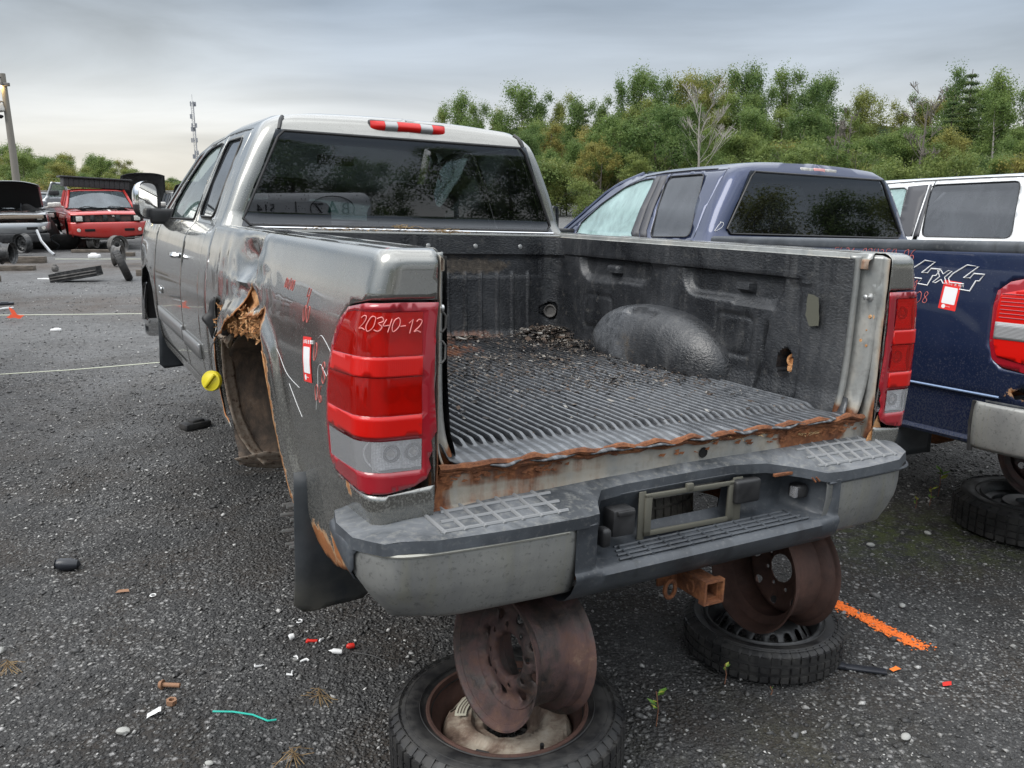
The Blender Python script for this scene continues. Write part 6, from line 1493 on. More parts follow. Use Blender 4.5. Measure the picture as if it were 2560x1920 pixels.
# ------------------------------------------------------------------ white crew cab behind it
WC = Vector((3.08, 0, 0)); mww = mwb @ Matrix.Translation(WC)
white = thing('pickup_truck', 'white crew cab truck seen behind the blue one at the right edge', 'pickup truck', mw=mww)
Wp = lambda name, mb, mats, **k: link(name, mb.mesh(name, mats, k.pop('smooth', 40)), k.pop('parent', white), k.pop('loc', BLOC), **k)
CW_ = Shell([(-.90, .95, -.90, -.40, .06), (-.60, .985, -.60, -.40, .06), (-.25, .99, -.25, -.40, .06), (.0, .975, .0, -.40, .06), (.03, .95, .03, -.39, .07), (.25, .87, .25, -.36, .09), (.48, .775, .48, -.32, .10), (.52, .75, .52, -.31, .11), (.555, .70, .550, -.29, .12), (.58, .63, .565, -.25, .13), (.60, .55, .572, -.2, .14)])
PW = dict(shell=CW_, paint='white_paint', wtop=.60, bottom=-.88, doorbottom=-.80, ztop=.572, droop=(1.7, 2.2, .03),
          apillar=[(1.95, .57), (2.12, .50), (2.3, .40), (2.5, .24), (2.72, .05)], toprail=[(1.90, .60)],
          doors=(-.02, 1.06, 2.60), doortop=[(.06, .535), (.6, .545), (1.2, .545), (1.75, .53), (1.95, .49), (2.2, .37), (2.5, .13), (2.59, .03)],
          glass=((.84, .06), (.68, .50)), rooffront=1.93, crown=.004, arch=.02, archx=.75,
          windows=[round_poly([(.17, .055), (.98, .06), (1.07, .505), (.26, .505)], .06), [(1.24, .065), (2.35, .07), (2.30, .20), (2.1, .36), (1.95, .44), (1.75, .485), (1.34, .49), (1.30, .47)]],
          sideglass=['dark_side_glass', 'fog_glass'], rearglass='rear_glass_blue', screen='windscreen', seat=1.3, seattop=.10, pillarmat='pillar_trim_grey',
          pillarstrips=[[(1.0, .06), (1.052, .06), (1.085, .51), (1.065, .51)], [(1.068, .06), (1.235, .065), (1.30, .50), (1.10, .51)]])
build_cab(white, BLOC, PW)
mb = MB()
for sg in (-1, 1): mb.box((sg * .93 - .06, -2.2, -.85), (sg * .93 + .05, -.43, -.02), r=.04, seg=3)
mb.box((-.88, -2.2, -.5), (.88, -.43, -.45)); mb.box((-.88, -2.22, -.8), (.88, -2.15, -.02), r=.02); Wp('bed_box', mb, 'white_paint')
mb = MB()
for sg in (-1, 1): mb.sheet([(2.62, .0), (2.62, -.86), (2.8, -.86), (2.9, -.5), (3.2, -.4), (3.5, -.5), (3.6, -.8), (4.0, -.75), (4.0, -.1)], [], .15, lambda a, b: (sg * (.97 - .08 * ss(3.5, 4, a)), a, b), flip=sg < 0)
Wp('front_wing', mb, 'white_paint', solid=.002)
mb = MB(); mb.grid(10, 6, lambda i, j: ((.90 - .08 * j) * (2 * i - 1), 2.68 + 1.3 * j, .04 - .05 * (2 * i - 1) ** 4 - .06 * j * j)); Wp('bonnet', mb, 'white_paint', solid=.002)
mb = MB(); mb.tube([(-.60, .45, .14), (-.66, .95, .36)], .02, 6); mb.box((-.6, .3, .05), (-.3, .42, .12)); Wp('belt_strap', mb, 'pale_trim')
mb = MB(); mb.box((-.6, -2.0, -.95), (.6, 3.9, -.82)); Wp('chassis_frame', mb, 'rust')
# stands of the white truck and the nose of the blue one
for lbl, (x, y), rt in (('dark steel rim standing under the white truck', (4.9, 6.0), 'rim_rust'), ('rusty rim holding up the front of the blue truck', (1.0, 8.3), 'rim_brown'), ('rusty rim holding up the front of the silver truck', (-1.55, 6.3), 'rim_brown'), ('dark rim under the right front of the silver truck', (-.35, 7.0), 'rim_rust')):
    bare_rim('bare_wheel_rim', lbl, frame((x, y, .225), (-.8, -.6, 0), (0, 0, 1)), R=.222, W_=.20, mats=(rt, rt), holes=6)
# ------------------------------------------------------------------ wrecks in the far row
def Zrot(x, y, z, a): return Matrix.Translation((x, y, z)) @ Matrix.Rotation(a, 4, 'Z')
def front_wreck(name, label, cat, M4, paintm, W_=1.0, zb=(.39, .77), ztop=1.10, zroof=1.62, kind='open', L=4.6, group=None, chrome_b=False, grille=(-.50, .50, .80, .99), wheelz=.28):
    t = thing(name, label, cat, mw=M4, group=group)
    Q = lambda nm, mb, mt, **k: link(nm, mb.mesh(nm, mt, k.pop('smooth', 40)), k.pop('parent', t), **k)
    # body sides with wheel openings
    for sg in (-1, 1):
        o = [(.25, zb[0] + .02), (.25, ztop - .16), (.55, ztop - .06), (1.45, ztop), (3.0, ztop + .01), (L, ztop), (L, zb[0] + .05), (4.0, zb[0]), (3.95, .62), (3.75, .80), (3.45, .86), (3.15, .80), (2.95, .62), (2.9, zb[0]), (1.55, zb[0]), (1.5, .60), (1.32, .80), (1.05, .88), (.78, .80), (.60, .60), (.55, zb[0] + .02)]
        mb = MB(); mb.sheet(o, [], .12, lambda a, b: (sg * (W_ - .02 - .06 * ss(.9, 0, a) - .05 * ss(ztop - .3, ztop, b) - .04 * ss(.8, .4, b)), a, b), bsp=.08, flip=sg < 0); Q('body_side', mb, paintm, solid=.004)
        mb = MB(); mb.grid(10, 4, lambda i, j: (sg * (W_ - .06 - .3 * j), 1.05 + .45 * math.cos(PI * i), .45 + .42 * math.sin(PI * i))); Q('wheel_arch', mb, 'dark_gap')
    # nose: bumper, grille opening, lamps
    mb = MB()
    zl, zh = zb; zm = (zl + zh) / 2
    def bmp(i, j):
        x = (2 * i - 1) * (W_ - .0); y = -.02 + .30 * abs(2 * i - 1) ** 4 + .0; b = math.sin(PI * (.12 + .76 * j)); zlo = zl + .10 * abs(2 * i - 1) ** 3 if kind == 'open' else zl + .05 * abs(2 * i - 1) ** 3
        return (x, y - .05 * b, zlo + (zh - zlo) * j)
    mb.grid(28, 10, bmp); bp_ = Q('front_bumper', mb, paintm if not chrome_b else 'grey_paint', solid=.01)
    mb = MB()
    for sg in (-1, 1):
        mb.box((sg * .50 - .13, -.075, zm - .035), (sg * .50 + .13, -.045, zm + .035), r=.01)
    mb.box((-.62, -.03, zl - .06), (.62, .03, zl + .015), r=.01); Q('bumper_vent', mb, 'dark_gap', parent=bp_)
    for sg in (-1, 1):
        mb = MB(); mb.lathe([(0, .02), (.04, .018), (.05, 0)], frame((sg * .77, -.02, zm), (0, -1, 0)), 16); Q('fog_lamp', mb, 'milky_lens', parent=bp_)
    gx0, gx1, gz0, gz1 = grille
    mb = MB(); mb.box((gx0 - .02, .08, gz0), (gx1 + .02, .12, gz1)); Q('radiator', mb, 'rim_rust')
    mb = MB()
    for k in range(3): mb.box((gx0 + .1 + k * .32, .04, gz0 + .01), (gx0 + .22 + k * .32, .08, gz1 - .01), r=.01)
    Q('radiator_bracket', mb, 'steel_black')
    for sg in (-1, 1):
        mb = MB(); a = min(sg * (gx1 + .03), sg * (W_ - .13)); b = max(sg * (gx1 + .03), sg * (W_ - .13))
        mb.box((a, .03, gz0 - .01), (b, .10, gz1 - .02), r=.015, seg=3); hl = Q('headlamp_bucket', mb, 'dark_gap')
        mb = MB(); mb.box((a + .06, .0, gz0 + .01), (b - .06, .05, gz1 - .05), r=.015, seg=3); Q('headlamp', mb, 'milky_lens', parent=hl)
    # header panel and wing fronts
    mb = MB()
    def head(i, j):
        x = (2 * i - 1) * (W_ - .04); k = abs(x) / (W_ - .04)
        return (x, .02 + .24 * k ** 4 + .30 * j ** 1.4, gz1 - .005 + (ztop - .04 - gz1 + .0) * math.sin(j * PI / 2) - .02 * k)
    mb.grid(26, 6, head); Q('header_panel', mb, paintm, solid=.004)
    for sg in (-1, 1):
        mb = MB(); mb.grid(4, 8, lambda i, j: (sg * (gx1 + .02 + (W_ - .04 - gx1 - .04) * i), .06 + .22 * ((gx1 + (W_ - gx1) * i) / W_) ** 4 - .02, gz0 - .04 + (gz1 - gz0 + .05) * j * 0 - .0)); 
        mb = MB(); mb.grid(6, 14, lambda i, j: (sg * (.62 + (W_ - .10 - .62) * i), .35 + 1.15 * j, ztop - .05 + .04 * j - .03 * i * i)); Q('wing_top', mb, paintm, solid=.004)
    mb = MB(); r_ = random.Random(hash(label) % 1000 if False else len(label))
    for k in range(16):
        x, y = r_.uniform(-.5, .5), r_.uniform(.4, 1.3); s = r_.uniform(.05, .14); mb.box((x - s, y - s, ztop - .35), (x + s, y + s, ztop - .12 + r_.uniform(-.05, .07)), r=.02)
    for k in range(8): mb.tube([(r_.uniform(-.6, .6), r_.uniform(.3, 1.3), ztop - .1), (r_.uniform(-.6, .6), r_.uniform(.3, 1.3), ztop - .04), (r_.uniform(-.6, .6), r_.uniform(.3, 1.3), ztop - .15)], .014, 5)
    Q('engine', mb, 'rim_rust')
    mb = MB(); mb.box((-W_ + .12, .3, zl), (W_ - .12, 1.45, ztop - .34)); mb.box((-W_ + .12, 1.4, zl), (W_ - .12, L - .1, ztop - .05)); Q('body_core', mb, 'dark_gap')
    # greenhouse
    y0, y1, y2, y3 = 1.42, 1.95, 2.75, 3.05; xb, xt = W_ - .12, W_ - .27; zr = zroof
    def gl(i, j): x = (2 * i - 1) * (xb - .05 + (xt - xb) * j); return (x, y0 + .02 + (y1 - y0) * j - .10 * (1 - (2 * i - 1) ** 2), ztop + .01 + (zr - .05 - ztop) * j)
    mb = MB(); mb.grid(14, 8, gl); ws = Q('windscreen', mb, 'windscreen_far')
    mb = MB(); mb.grid(16, 14, lambda i, j: ((2 * i - 1) * xt * (1 - .05 * (1 - ss(0, .15, j))), y1 - .03 - .08 * (1 - (2 * i - 1) ** 2) * (1 - ss(0, .2, j)) + (y3 - y1) * j, zr - .055 * (1 - ss(0, .12, j)) - .03 * (2 * i - 1) ** 6 + .01)); Q('roof', mb, paintm, solid=.01)
    mb = MB()
    for sg in (-1, 1):
        mb.tube([(sg * xb, y0 - .0, ztop), (sg * xt, y1, zr - .04)], .035, 6); mb.tube([(sg * xb, y2 + .25, ztop), (sg * xt, y3 - .05, zr - .04)], .06, 6); mb.tube([(sg * (xb), y2 - .35, ztop), (sg * xt, y2 - .3, zr - .04)], .03, 6)
    Q('roof_pillar', mb, paintm)
    for sg in (-1, 1):
        mb = MB(); mb.grid(4, 4, lambda i, j: (sg * (xb - .01 + (xt - xb) * j), y0 + .05 + (y1 - y0) * j + (y3 - .15 - y0 - (y1 - y0) * j) * i, ztop + (zr - .06 - ztop) * j)); Q('side_window', mb, 'dark_side_glass')
    mb = MB(); mb.grid(10, 4, lambda i, j: ((2 * i - 1) * (xb - .1), y3 + .1 - .15 * j, ztop + (zr - .06 - ztop) * j)); Q('rear_window', mb, 'dark_side_glass')
    mb = MB(); mb.box((-xb, 1.38, ztop - .04), (xb, 1.48, ztop + .012), r=.01); Q('cowl', mb, 'black_plastic')
    mb = MB()
    for x0 in (-.55, .12): mb.tube([(x0, 1.37, ztop + .01), (x0 + .15, 1.36, ztop + .05), (x0 + .55, 1.36, ztop + .005)], .010, 5)
    Q('wiper', mb, 'black_plastic')
    for sg in (-1, 1):
        mb = MB(); mb.box((sg * (W_ + .10) - .11, 1.62, ztop + .02), (sg * (W_ + .10) + .11, 1.72, ztop + .17), r=.04, seg=3); mb.tube([(sg * (W_ - .08), 1.7, ztop + .03), (sg * (W_ + .05), 1.68, ztop + .06)], .025, 6); Q('door_mirror', mb, 'milky_lens' if paintm != 'red_paint' else 'milky_lens')
    return t
RY = .56
red = front_wreck('pickup_truck', 'red pickup truck with its bonnet and grille missing, in the far row', 'pickup truck', Zrot(-11.1, 24.0, 0, RY), 'red_paint', W_=1.0, zb=(.36, .78), ztop=1.13, zroof=1.66, grille=(-.56, .56, .80, .99))
mb = MB(); mb.grid(8, 3, lambda i, j: (.0 + .06 * j + .10 * i, .30 - .28 * i, 1.11 - .02 * i - .16 * i * i)); sl_ = link('loose_strip', mb.mesh('loose_strip', 'milky_lens', 40), red)
mb = MB(); mb.grid(16, 4, lambda i, j: (-.75 + 1.5 * i, -.10 + .1 * j, .37 - .02 * j - .04 * math.sin(i * PI))); link('lower_valance', mb.mesh('lower_valance', 'steel_grey', 40), red, solid=.01)
# folded black tonneau lid lying on the red roof
tm = Zrot(-11.1, 24.0, 0, RY) @ Matrix.Translation((-.02, 2.25, 1.69)) @ Matrix.Rotation(math.radians(3.5), 4, 'Y') @ Matrix.Rotation(math.radians(0), 4, 'Z')
ton = thing('tonneau_cover', 'black folded tonneau cover lying on the roof of the red pickup', 'truck cover', mw=tm)
mb = MB(); mb.box((-.92, -.42, .25), (.98, .75, .30), r=.015); link('top_lid', mb.mesh('top_lid', 'black_plastic', 30), ton)
for k in range(13):
    mb = MB(); x = -.83 + k * .134; mb.box((x, -.34, .0 + .004 * (k % 2)), (x + .130, .65, .25), r=.008); link('cover_panel', mb.mesh('cover_panel', 'timber' if False else 'dark_panel' if 'dark_panel' in MAT else simple('dark_panel', (.035, .033, .034), .6), 30), ton)
SY = .50
silver = front_wreck('car', 'silver car with its bonnet raised and grille missing, at the left edge', 'car', Zrot(-13.2, 22.9, 0, SY), 'grey_paint', W_=.95, zb=(.50, .80), ztop=1.12, zroof=1.52, grille=(-.55, .55, .86, 1.02), chrome_b=True, wheelz=.2)
mb = MB()
def hood(i, j): x = (2 * i - 1) * .84; return (x * (1 - .08 * j), 1.35 - .62 * j, 1.16 + .66 * math.sin(j * PI / 2) ** 1.0 - .14 * abs(x) ** 3 * j + .05 * (1 - x * x) * j)
mb.grid(16, 12, hood); hd = link('open_bonnet', mb.mesh('open_bonnet', 'grey_paint', 50), silver, solid=.02)
mb = MB(); mb.grid(14, 10, lambda i, j: (hood(.03 + .94 * i, .03 + .94 * j)[0], hood(.03 + .94 * i, .03 + .94 * j)[1] - .045, hood(.03 + .94 * i, .03 + .94 * j)[2] - .035)); link('bonnet_insulation', mb.mesh('bonnet_insulation', 'dark_gap', 50), hd)
mb = MB(); mb.box((-.80, -.02, .90), (.80, .05, .99), r=.02); link('radiator_support', mb.mesh('radiator_support', 'liner_strip', 40), silver)
mb = MB(); mb.box((-.90, -.09, .28), (.90, .02, .52), r=.04, seg=3); link('lower_bumper', mb.mesh('lower_bumper', 'black_plastic', 40), silver)
def dark_wreck(x, y, rot, label, mat, z=0, **k): return front_wreck('car', label, 'car', Zrot(x, y, z, rot), mat, ztop=1.08 + z * 0, zroof=1.55, **k)
w1_ = dark_wreck(-14.6, 26.2, .45, 'dark wrecked vehicle between the silver car and the red pickup', 'dark_paint', zb=(.4, .75), W_=.95)
w2_ = dark_wreck(-9.6, 27.5, .55, 'dark burgundy car behind the red pickup, partly hidden', 'dark_paint', zb=(.45, .8), W_=.92)
w3_ = dark_wreck(-12.9, 31.0, .5, 'pale grey car with a white roof behind the red pickup', 'white_paint', zb=(.45, .8), W_=.95)
w4_ = dark_wreck(-19.5, 33.5, .45, 'pale car parked beyond the silver car', 'grey_paint', zb=(.45, .8), W_=.95)
w5_ = dark_wreck(-8.2, 31.5, .5, 'white car in the back row behind the silver pickup mirror', 'white_paint', zb=(.45, .8), W_=.95)
def raised_hood(t, mat='black_plastic', h=.85, yb=1.4):
    mb = MB(); mb.grid(14, 10, lambda i, j: ((2 * i - 1) * .80 * (1 - .1 * j), yb - .75 * j, 1.15 + h * math.sin(j * PI / 2) - .1 * abs(2 * i - 1) ** 3)); link('open_bonnet', mb.mesh('open_bonnet', mat, 50), t, solid=.02)
raised_hood(w3_, 'black_plastic', 1.05); raised_hood(w2_, 'black_plastic', .72)
# grey door standing upright and torn black liners leaning in the gap
dd = thing('scrap_door', 'pale grey car door standing upright behind the wrecks', 'car door', mw=Zrot(-14.35, 27.6, .9, .4))
mb = MB(); mb.sheet([(-.42, .0), (.42, 0), (.42, .5), (.30, .95), (-.10, .98), (-.30, .5), (-.42, .4)], [[(-.20, .52), (.32, .52), (.24, .88), (-.06, .9)]], .1, lambda a, b: (a, 0, b)); link('door_skin', mb.mesh('door_skin', 'grey_paint', 30), dd, solid=.06)
mb = MB(); mb.sheet([(-.20, .52), (.32, .52), (.24, .88), (-.06, .9)], [], .1, lambda a, b: (a, -.02, b)); link('door_window', mb.mesh('door_window', 'side_glass', 30), dd)
mb = MB(); mb.box((-.18, -.14, .56), (.10, -.02, .72), r=.03); link('door_mirror', mb.mesh('door_mirror', 'black_plastic', 30), dd)
def liner_piece(label, x, y, rot, w, h, curve, lean):
    t = thing('bed_liner', label, 'truck bed liner', mw=Zrot(x, y, 0, rot))
    mb = MB(); mb.grid(18, 18, lambda i, j: ((2 * i - 1) * w * (.55 + .45 * math.sin(PI * (.15 + .7 * j))) + lean * j, -.25 * math.sin(PI * i) + .5 * curve * (1 - j) ** 2, h * j * (1 - .12 * (2 * i - 1) ** 2)))
    link('liner_sheet', mb.mesh('liner_sheet', 'rubber', 50), t, solid=.02)
    mb = MB(); mb.tube([((.30 - 1) * w * (.55 + .45 * math.sin(PI * (.15 + .7 * j))) * .3 + lean * j + .12 * math.sin(6 * j), -.30 + .5 * curve * (1 - j) ** 2, h * j) for j in np.linspace(0, 1, 10)], .018, 6); link('rim_edge', mb.mesh('rim_edge', 'flap_rubber', 50), t)
    return t
liner_piece('tall black plastic bed liner leaning in the gap left of the red pickup', -13.15, 24.6, .5, .50, 1.28, .4, -.45)
liner_piece('crumpled black plastic sheet at the foot of the tall bed liner', -12.7, 24.2, .2, .45, .45, .6, .2)
# grey tank / fence far behind
mb = MB(); mb.box((-24, 44, .9), (-13, 44.2, 1.55), r=.02); f_ = link('far_fence', mb.mesh('far_fence', 'steel_grey', 30)); tag(f_, 'low pale barrier behind the far row of wrecks', 'barrier')

def upright_rim(label, x, y, facing, R=.21, W_=.19, mat='steel_grey', z=0, lean=0, holes=8):
    return bare_rim('bare_wheel_rim', label, frame((x, y, R + z), (math.cos(facing), math.sin(facing), lean), (0, 0, 1)), R=R, W_=W_, mats=(mat, mat), holes=holes)
upright_rim('black steel wheel under the front of the silver car at the left edge', -12.55, 22.2, -1.9, R=.25, mat='steel_black', z=.06, holes=12)
upright_rim('narrow grey rim under the middle of the red pickup bumper', -11.55, 23.9, .0, R=.20, mat='steel_grey', z=.07)
upright_rim('grey rim with slots under the right side of the red pickup', -10.15, 22.3, -.6, R=.24, mat='steel_grey', z=.03)
upright_rim('grey rim standing alone in front of the red pickup', -8.75, 19.2, .15, R=.235, mat='steel_grey', z=.0)
upright_rim('dark steel rim standing on a timber at the left edge of the yard', -10.75, 18.4, .1, R=.235, W_=.24, mat='steel_black', z=.11)
upright_rim('small rim under the left side of the red pickup', -12.2, 24.6, .3, R=.20, mat='rim_rust', z=.0)
def beam(label, x, y, L, rot, s=(.14, .11)):
    t = MB(); t.box((-L / 2, -s[0] / 2, 0), (L / 2, s[0] / 2, s[1]), r=.008); o = link('timber_beam', t.mesh('timber_beam', 'timber', 30)); o.location = (x, y, 0); o.rotation_euler = (0, 0, rot); return tag(o, label, 'timber beam')
beam('grey timber beam under the dark rim at the left edge', -10.7, 18.1, 1.3, .05); beam('weathered timber beam behind the dark rim', -11.3, 20.0, .95, .05, (.16, .15)); beam('short timber under the middle of the red pickup', -11.3, 23.3, 1.1, .0, (.14, .08))
beam('long timber beam right of the leaning tyre', -6.9, 17.1, 1.1, .02, (.14, .12)); beam('timber block at the far left edge of the gravel', -9.75, 15.9, .5, .1, (.12, .12)); beam('short beam behind the grey rim in front of the red pickup', -8.3, 20.6, .9, .05, (.14, .12)); beam('pale plank lying by the red pickup', -9.9, 22.0, .55, .05, (.2, .10))
tl_t = tyre('leaning_tyre', 'thin black tyre leaning in the middle of the yard', frame((-7.30, 16.15, .285), (.84, .42, .34), (0, 1, 0)), .295, .20, .14, blocks=28, rows=(-.5, 0, .5))
ch_t = thing('metal_channel', 'dark grey metal channel propped against the leaning tyre', 'metal channel', mw=Zrot(-8.1, 16.0, .05, .12) @ Matrix.Rotation(-.16, 4, 'Y'))
mb = MB(); mb.box((-.42, -.15, .0), (.42, .15, .02)); mb.box((-.42, -.17, .0), (.42, -.15, .17)); mb.box((-.42, .15, .0), (.42, .17, .17)); link('channel_web', mb.mesh('channel_web', 'steel_black', 20), ch_t)
for k, z in enumerate((.05, .10)):
    mb = MB(); mb.box((-.42, -.185, z), (.42, -.168, z + .02), r=.004); link('channel_rib', mb.mesh('channel_rib', 'steel_grey', 20), ch_t)
mb = MB()  # bent pale bar by the silver car
mb.tube([(-12.35, 22.6, .62), (-12.1, 22.3, .36), (-11.75, 22.0, .12), (-11.6, 21.9, .05)], .035, 6); tag(link('bent_bar', mb.mesh('bent_bar', 'grey_paint', 40)), 'bent pale metal bar hanging from the silver car bumper', 'metal bar')

# ------------------------------------------------------------------ light pole and mast
pole = thing('light_pole', 'tall wooden light pole with a lit lamp at the upper left', 'light pole', (-22.7, 40.3, 0))
mb = MB(); mb.tube([(0, 0, 0), (.02, 0, 3), (-.01, 0, 6.65)], [.17, .155, .12], 12); link('pole', mb.mesh('pole', simple('pole_wood', (.20, .185, .16), .9), 40), pole)
mb = MB(); mb.tube([(0, 0, 6.45), (-.10, -.2, 6.5), (-.16, -.3, 6.35)], .035, 6); mb.box((.0, -.15, 6.1), (.28, .0, 6.25), r=.02); mb.tube([(0, 0, 5.4), (-.14, -.2, 5.45), (-.18, -.25, 5.3)], .04, 6); link('lamp_arm', mb.mesh('lamp_arm', 'steel_grey', 40), pole)
mb = MB(); mb.lathe([(0, .20), (.12, .19), (.22, .08), (.25, 0), (.24, -.02)], frame((-.16, -.3, 6.12), (0, 0, 1)), 20); link('lamp_hood', mb.mesh('lamp_hood', 'steel_grey', 40), pole)
em = M('lamp_glow'); em.set(base=(1, .8, .4), emit=(1, .72, .32), estr=22.0); MAT['lamp_glow'] = em.m
mb = MB(); mb.lathe([(0, -.17), (.12, -.14), (.19, -.05), (.2, .02), (0, .05)], frame((-.16, -.3, 6.12), (0, 0, 1)), 16); link('lamp_bulb', mb.mesh('lamp_bulb', 'lamp_glow', 40), pole)
mb = MB(); mb.lathe([(0, .22), (.15, .2), (.2, .0), (.2, -.1), (.12, -.16), (0, -.18)], frame((-.18, -.25, 5.15), (0, 0, 1)), 16); cm_ = link('camera_dome', mb.mesh('camera_dome', 'milky_lens', 40), pole)
mb = MB(); mb.lathe([(0, .06), (.1, .03), (.12, -.03), (.05, -.1), (0, -.12)], frame((-.18, -.25, 4.82), (0, 0, 1)), 12); link('dome_glass', mb.mesh('dome_glass', 'dark_gap', 40), cm_)
mast = thing('radio_mast', 'tall grey lattice radio mast with antennas beyond the trees, left', 'radio mast', (-89, 250, 0))
mb = MB(); tri = [(.45 * math.cos(a), .45 * math.sin(a)) for a in (PI / 2, PI * 7 / 6, PI * 11 / 6)]
for x, y in tri: mb.tube([(x, y, 0), (x, y, 25)], .065, 4)
for k in range(25):
    for i in range(3):
        a, b = tri[i], tri[(i + 1) % 3]; mb.tube([(a[0], a[1], k), (b[0], b[1], k + 1)], .035, 3); mb.tube([(a[0], a[1], k), (b[0], b[1], k)], .035, 3)
mb.tube([(0, 0, 25), (0, 0, 26.8)], .05, 4); link('lattice', mb.mesh('lattice', simple('mast_grey', (.30, .31, .33), .6), 0), mast)
r_ = random.Random(2)
for z in (24.3, 21.0, 18.6, 17.6, 14.6, 11.2, 10.2):
    mb = MB()
    for k in range(4 if z > 12 else 3): a = r_.uniform(0, 6.28); d = r_.uniform(.5, .95); mb.box((d * math.cos(a) - .16, d * math.sin(a) - .12, z - .7), (d * math.cos(a) + .16, d * math.sin(a) + .12, z + .5)); mb.tube([(0, 0, z), (d * math.cos(a), d * math.sin(a), z)], .05, 4)
    link('antenna', mb.mesh('antenna', simple('antenna_grey', (.22, .23, .25), .6) if 'antenna_grey' not in MAT else 'antenna_grey', 0), mast)

# ------------------------------------------------------------------ things to the side and behind the camera that the paint and glass mirror
refl1 = front_wreck('pickup_truck', 'red pickup truck standing out of frame left of the silver truck', 'pickup truck', Zrot(-4.9, 4.3, .15, .56), 'red_paint', zb=(.4, .8))
refl2 = front_wreck('pickup_truck', 'grey car standing out of frame beyond the red one', 'car', Zrot(-8.3, 9.9, .12, .56), 'grey_paint', zb=(.4, .8))
refl3 = front_wreck('pickup_truck', 'white car standing out of frame behind the camera', 'car', Zrot(-2.7, -2.0, .12, .56), 'white_paint', zb=(.4, .8))
van = thing('van', 'white van with lettered rear doors parked behind the camera', 'van', mw=Matrix(((-.84, .53, 0, 3.35), (-.53, -.84, 0, -.50), (0, 0, 1, 0), (0, 0, 0, 1))))
mb = MB(); mb.box((-.95, .0, .35), (.95, 4.8, 2.16), r=.12, seg=4); link('van_body', mb.mesh('van_body', 'white_paint', 40), van)
mb = MB(); mb.box((-.006, -.006, .5), (.006, .01, 2.05)); mb.box((-.05, -.03, 1.2), (-.03, .0, 1.5)); link('door_seam', mb.mesh('door_seam', 'dark_gap', 20), van)
def text(body, size, mat, M4, parent, name='lettering'):
    cu = bpy.data.curves.new(name, 'FONT'); cu.body = body; cu.size = size; cu.align_x = 'CENTER'; cu.extrude = .002
    ob = bpy.data.objects.new(name, cu); me = ob.to_mesh(); m2 = me.copy(); ob.to_mesh_clear(); bpy.data.objects.remove(ob)
    m2.materials.clear(); m2.materials.append(MAT[mat]); o = link(name, m2, parent); o.matrix_local = M4; return o
FX = lambda x, z: Matrix.Translation((x, -.008, z)) @ Matrix.Rotation(PI / 2, 4, 'X')
text('B', .20, 'black_print', FX(-.60, 1.89), van); text('A', .26, 'green_print', FX(-.44, 1.87), van); text('Z', .20, 'black_print', FX(-.27, 1.89), van)
text('514', .15, 'black_print', FX(.35, 1.92), van)
mb = MB(); mb.tube([(-.44 + .27 * math.cos(a), -.006, 1.96 + .150 * math.sin(a)) for a in np.linspace(0, 2 * PI, 33)[:-1]], .006, 4, closed=True); link('logo_ring', mb.mesh('logo_ring', 'black_print', 20), van)
mb = MB()
for a, b, c, d in ((-.85, 1.30, -.06, 1.52), (.06, 1.30, .85, 1.52)): mb.box((a, -.01, b), (c, .0, d), r=.01)
link('rear_glass', mb.mesh('rear_glass', 'dark_gap', 30), van)
# ------------------------------------------------------------------ trees
def leafmat(name, cols):
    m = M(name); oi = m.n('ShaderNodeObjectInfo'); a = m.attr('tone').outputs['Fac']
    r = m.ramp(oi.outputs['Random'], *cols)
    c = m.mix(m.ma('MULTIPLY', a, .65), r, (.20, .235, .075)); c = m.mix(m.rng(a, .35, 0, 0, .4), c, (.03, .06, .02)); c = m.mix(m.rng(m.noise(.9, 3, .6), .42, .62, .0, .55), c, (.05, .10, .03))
    tr = m.n('ShaderNodeBsdfTranslucent'); m.l(c, tr.inputs[0]); m.set(base=c, rough=.6, spec=.25)
    x = m.n('ShaderNodeMixShader'); x.inputs[0].default_value = .42; m.l(m.b.outputs[0], x.inputs[1]); m.l(tr.outputs[0], x.inputs[2]); m.l(x.outputs[0], m.o.inputs['Surface']); MAT[name] = m.m
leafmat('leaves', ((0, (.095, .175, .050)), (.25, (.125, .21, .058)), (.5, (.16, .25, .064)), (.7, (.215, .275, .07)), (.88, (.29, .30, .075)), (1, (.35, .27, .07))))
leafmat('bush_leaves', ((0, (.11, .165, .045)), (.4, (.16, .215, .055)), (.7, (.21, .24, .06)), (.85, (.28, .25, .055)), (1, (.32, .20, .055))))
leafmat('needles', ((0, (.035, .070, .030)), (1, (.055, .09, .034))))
simple('bark', (.10, .085, .07), .95); simple('pale_bark', (.30, .28, .25), .9); simple('dead_wood', (.13, .115, .10), .95)
def leaf_cloud(pts, nrm, size, seed, tone):
    r = np.random.default_rng(seed); n = len(pts)
    d = nrm + r.normal(0, .75, (n, 3)); d /= np.linalg.norm(d, axis=1)[:, None]
    u = np.cross(d, r.normal(0, 1, (n, 3))); u /= np.linalg.norm(u, axis=1)[:, None]; v = np.cross(d, u)
    s = (size * r.uniform(.55, 1.3, n))[:, None]
    V = np.stack([pts - u * s, pts - v * s * .45 + u * s * .1, pts + u * s, pts + v * s * .45 + u * s * .1], 1).reshape(-1, 3)
    F = np.arange(4 * n).reshape(n, 4); return V, F, np.repeat(tone, 4)
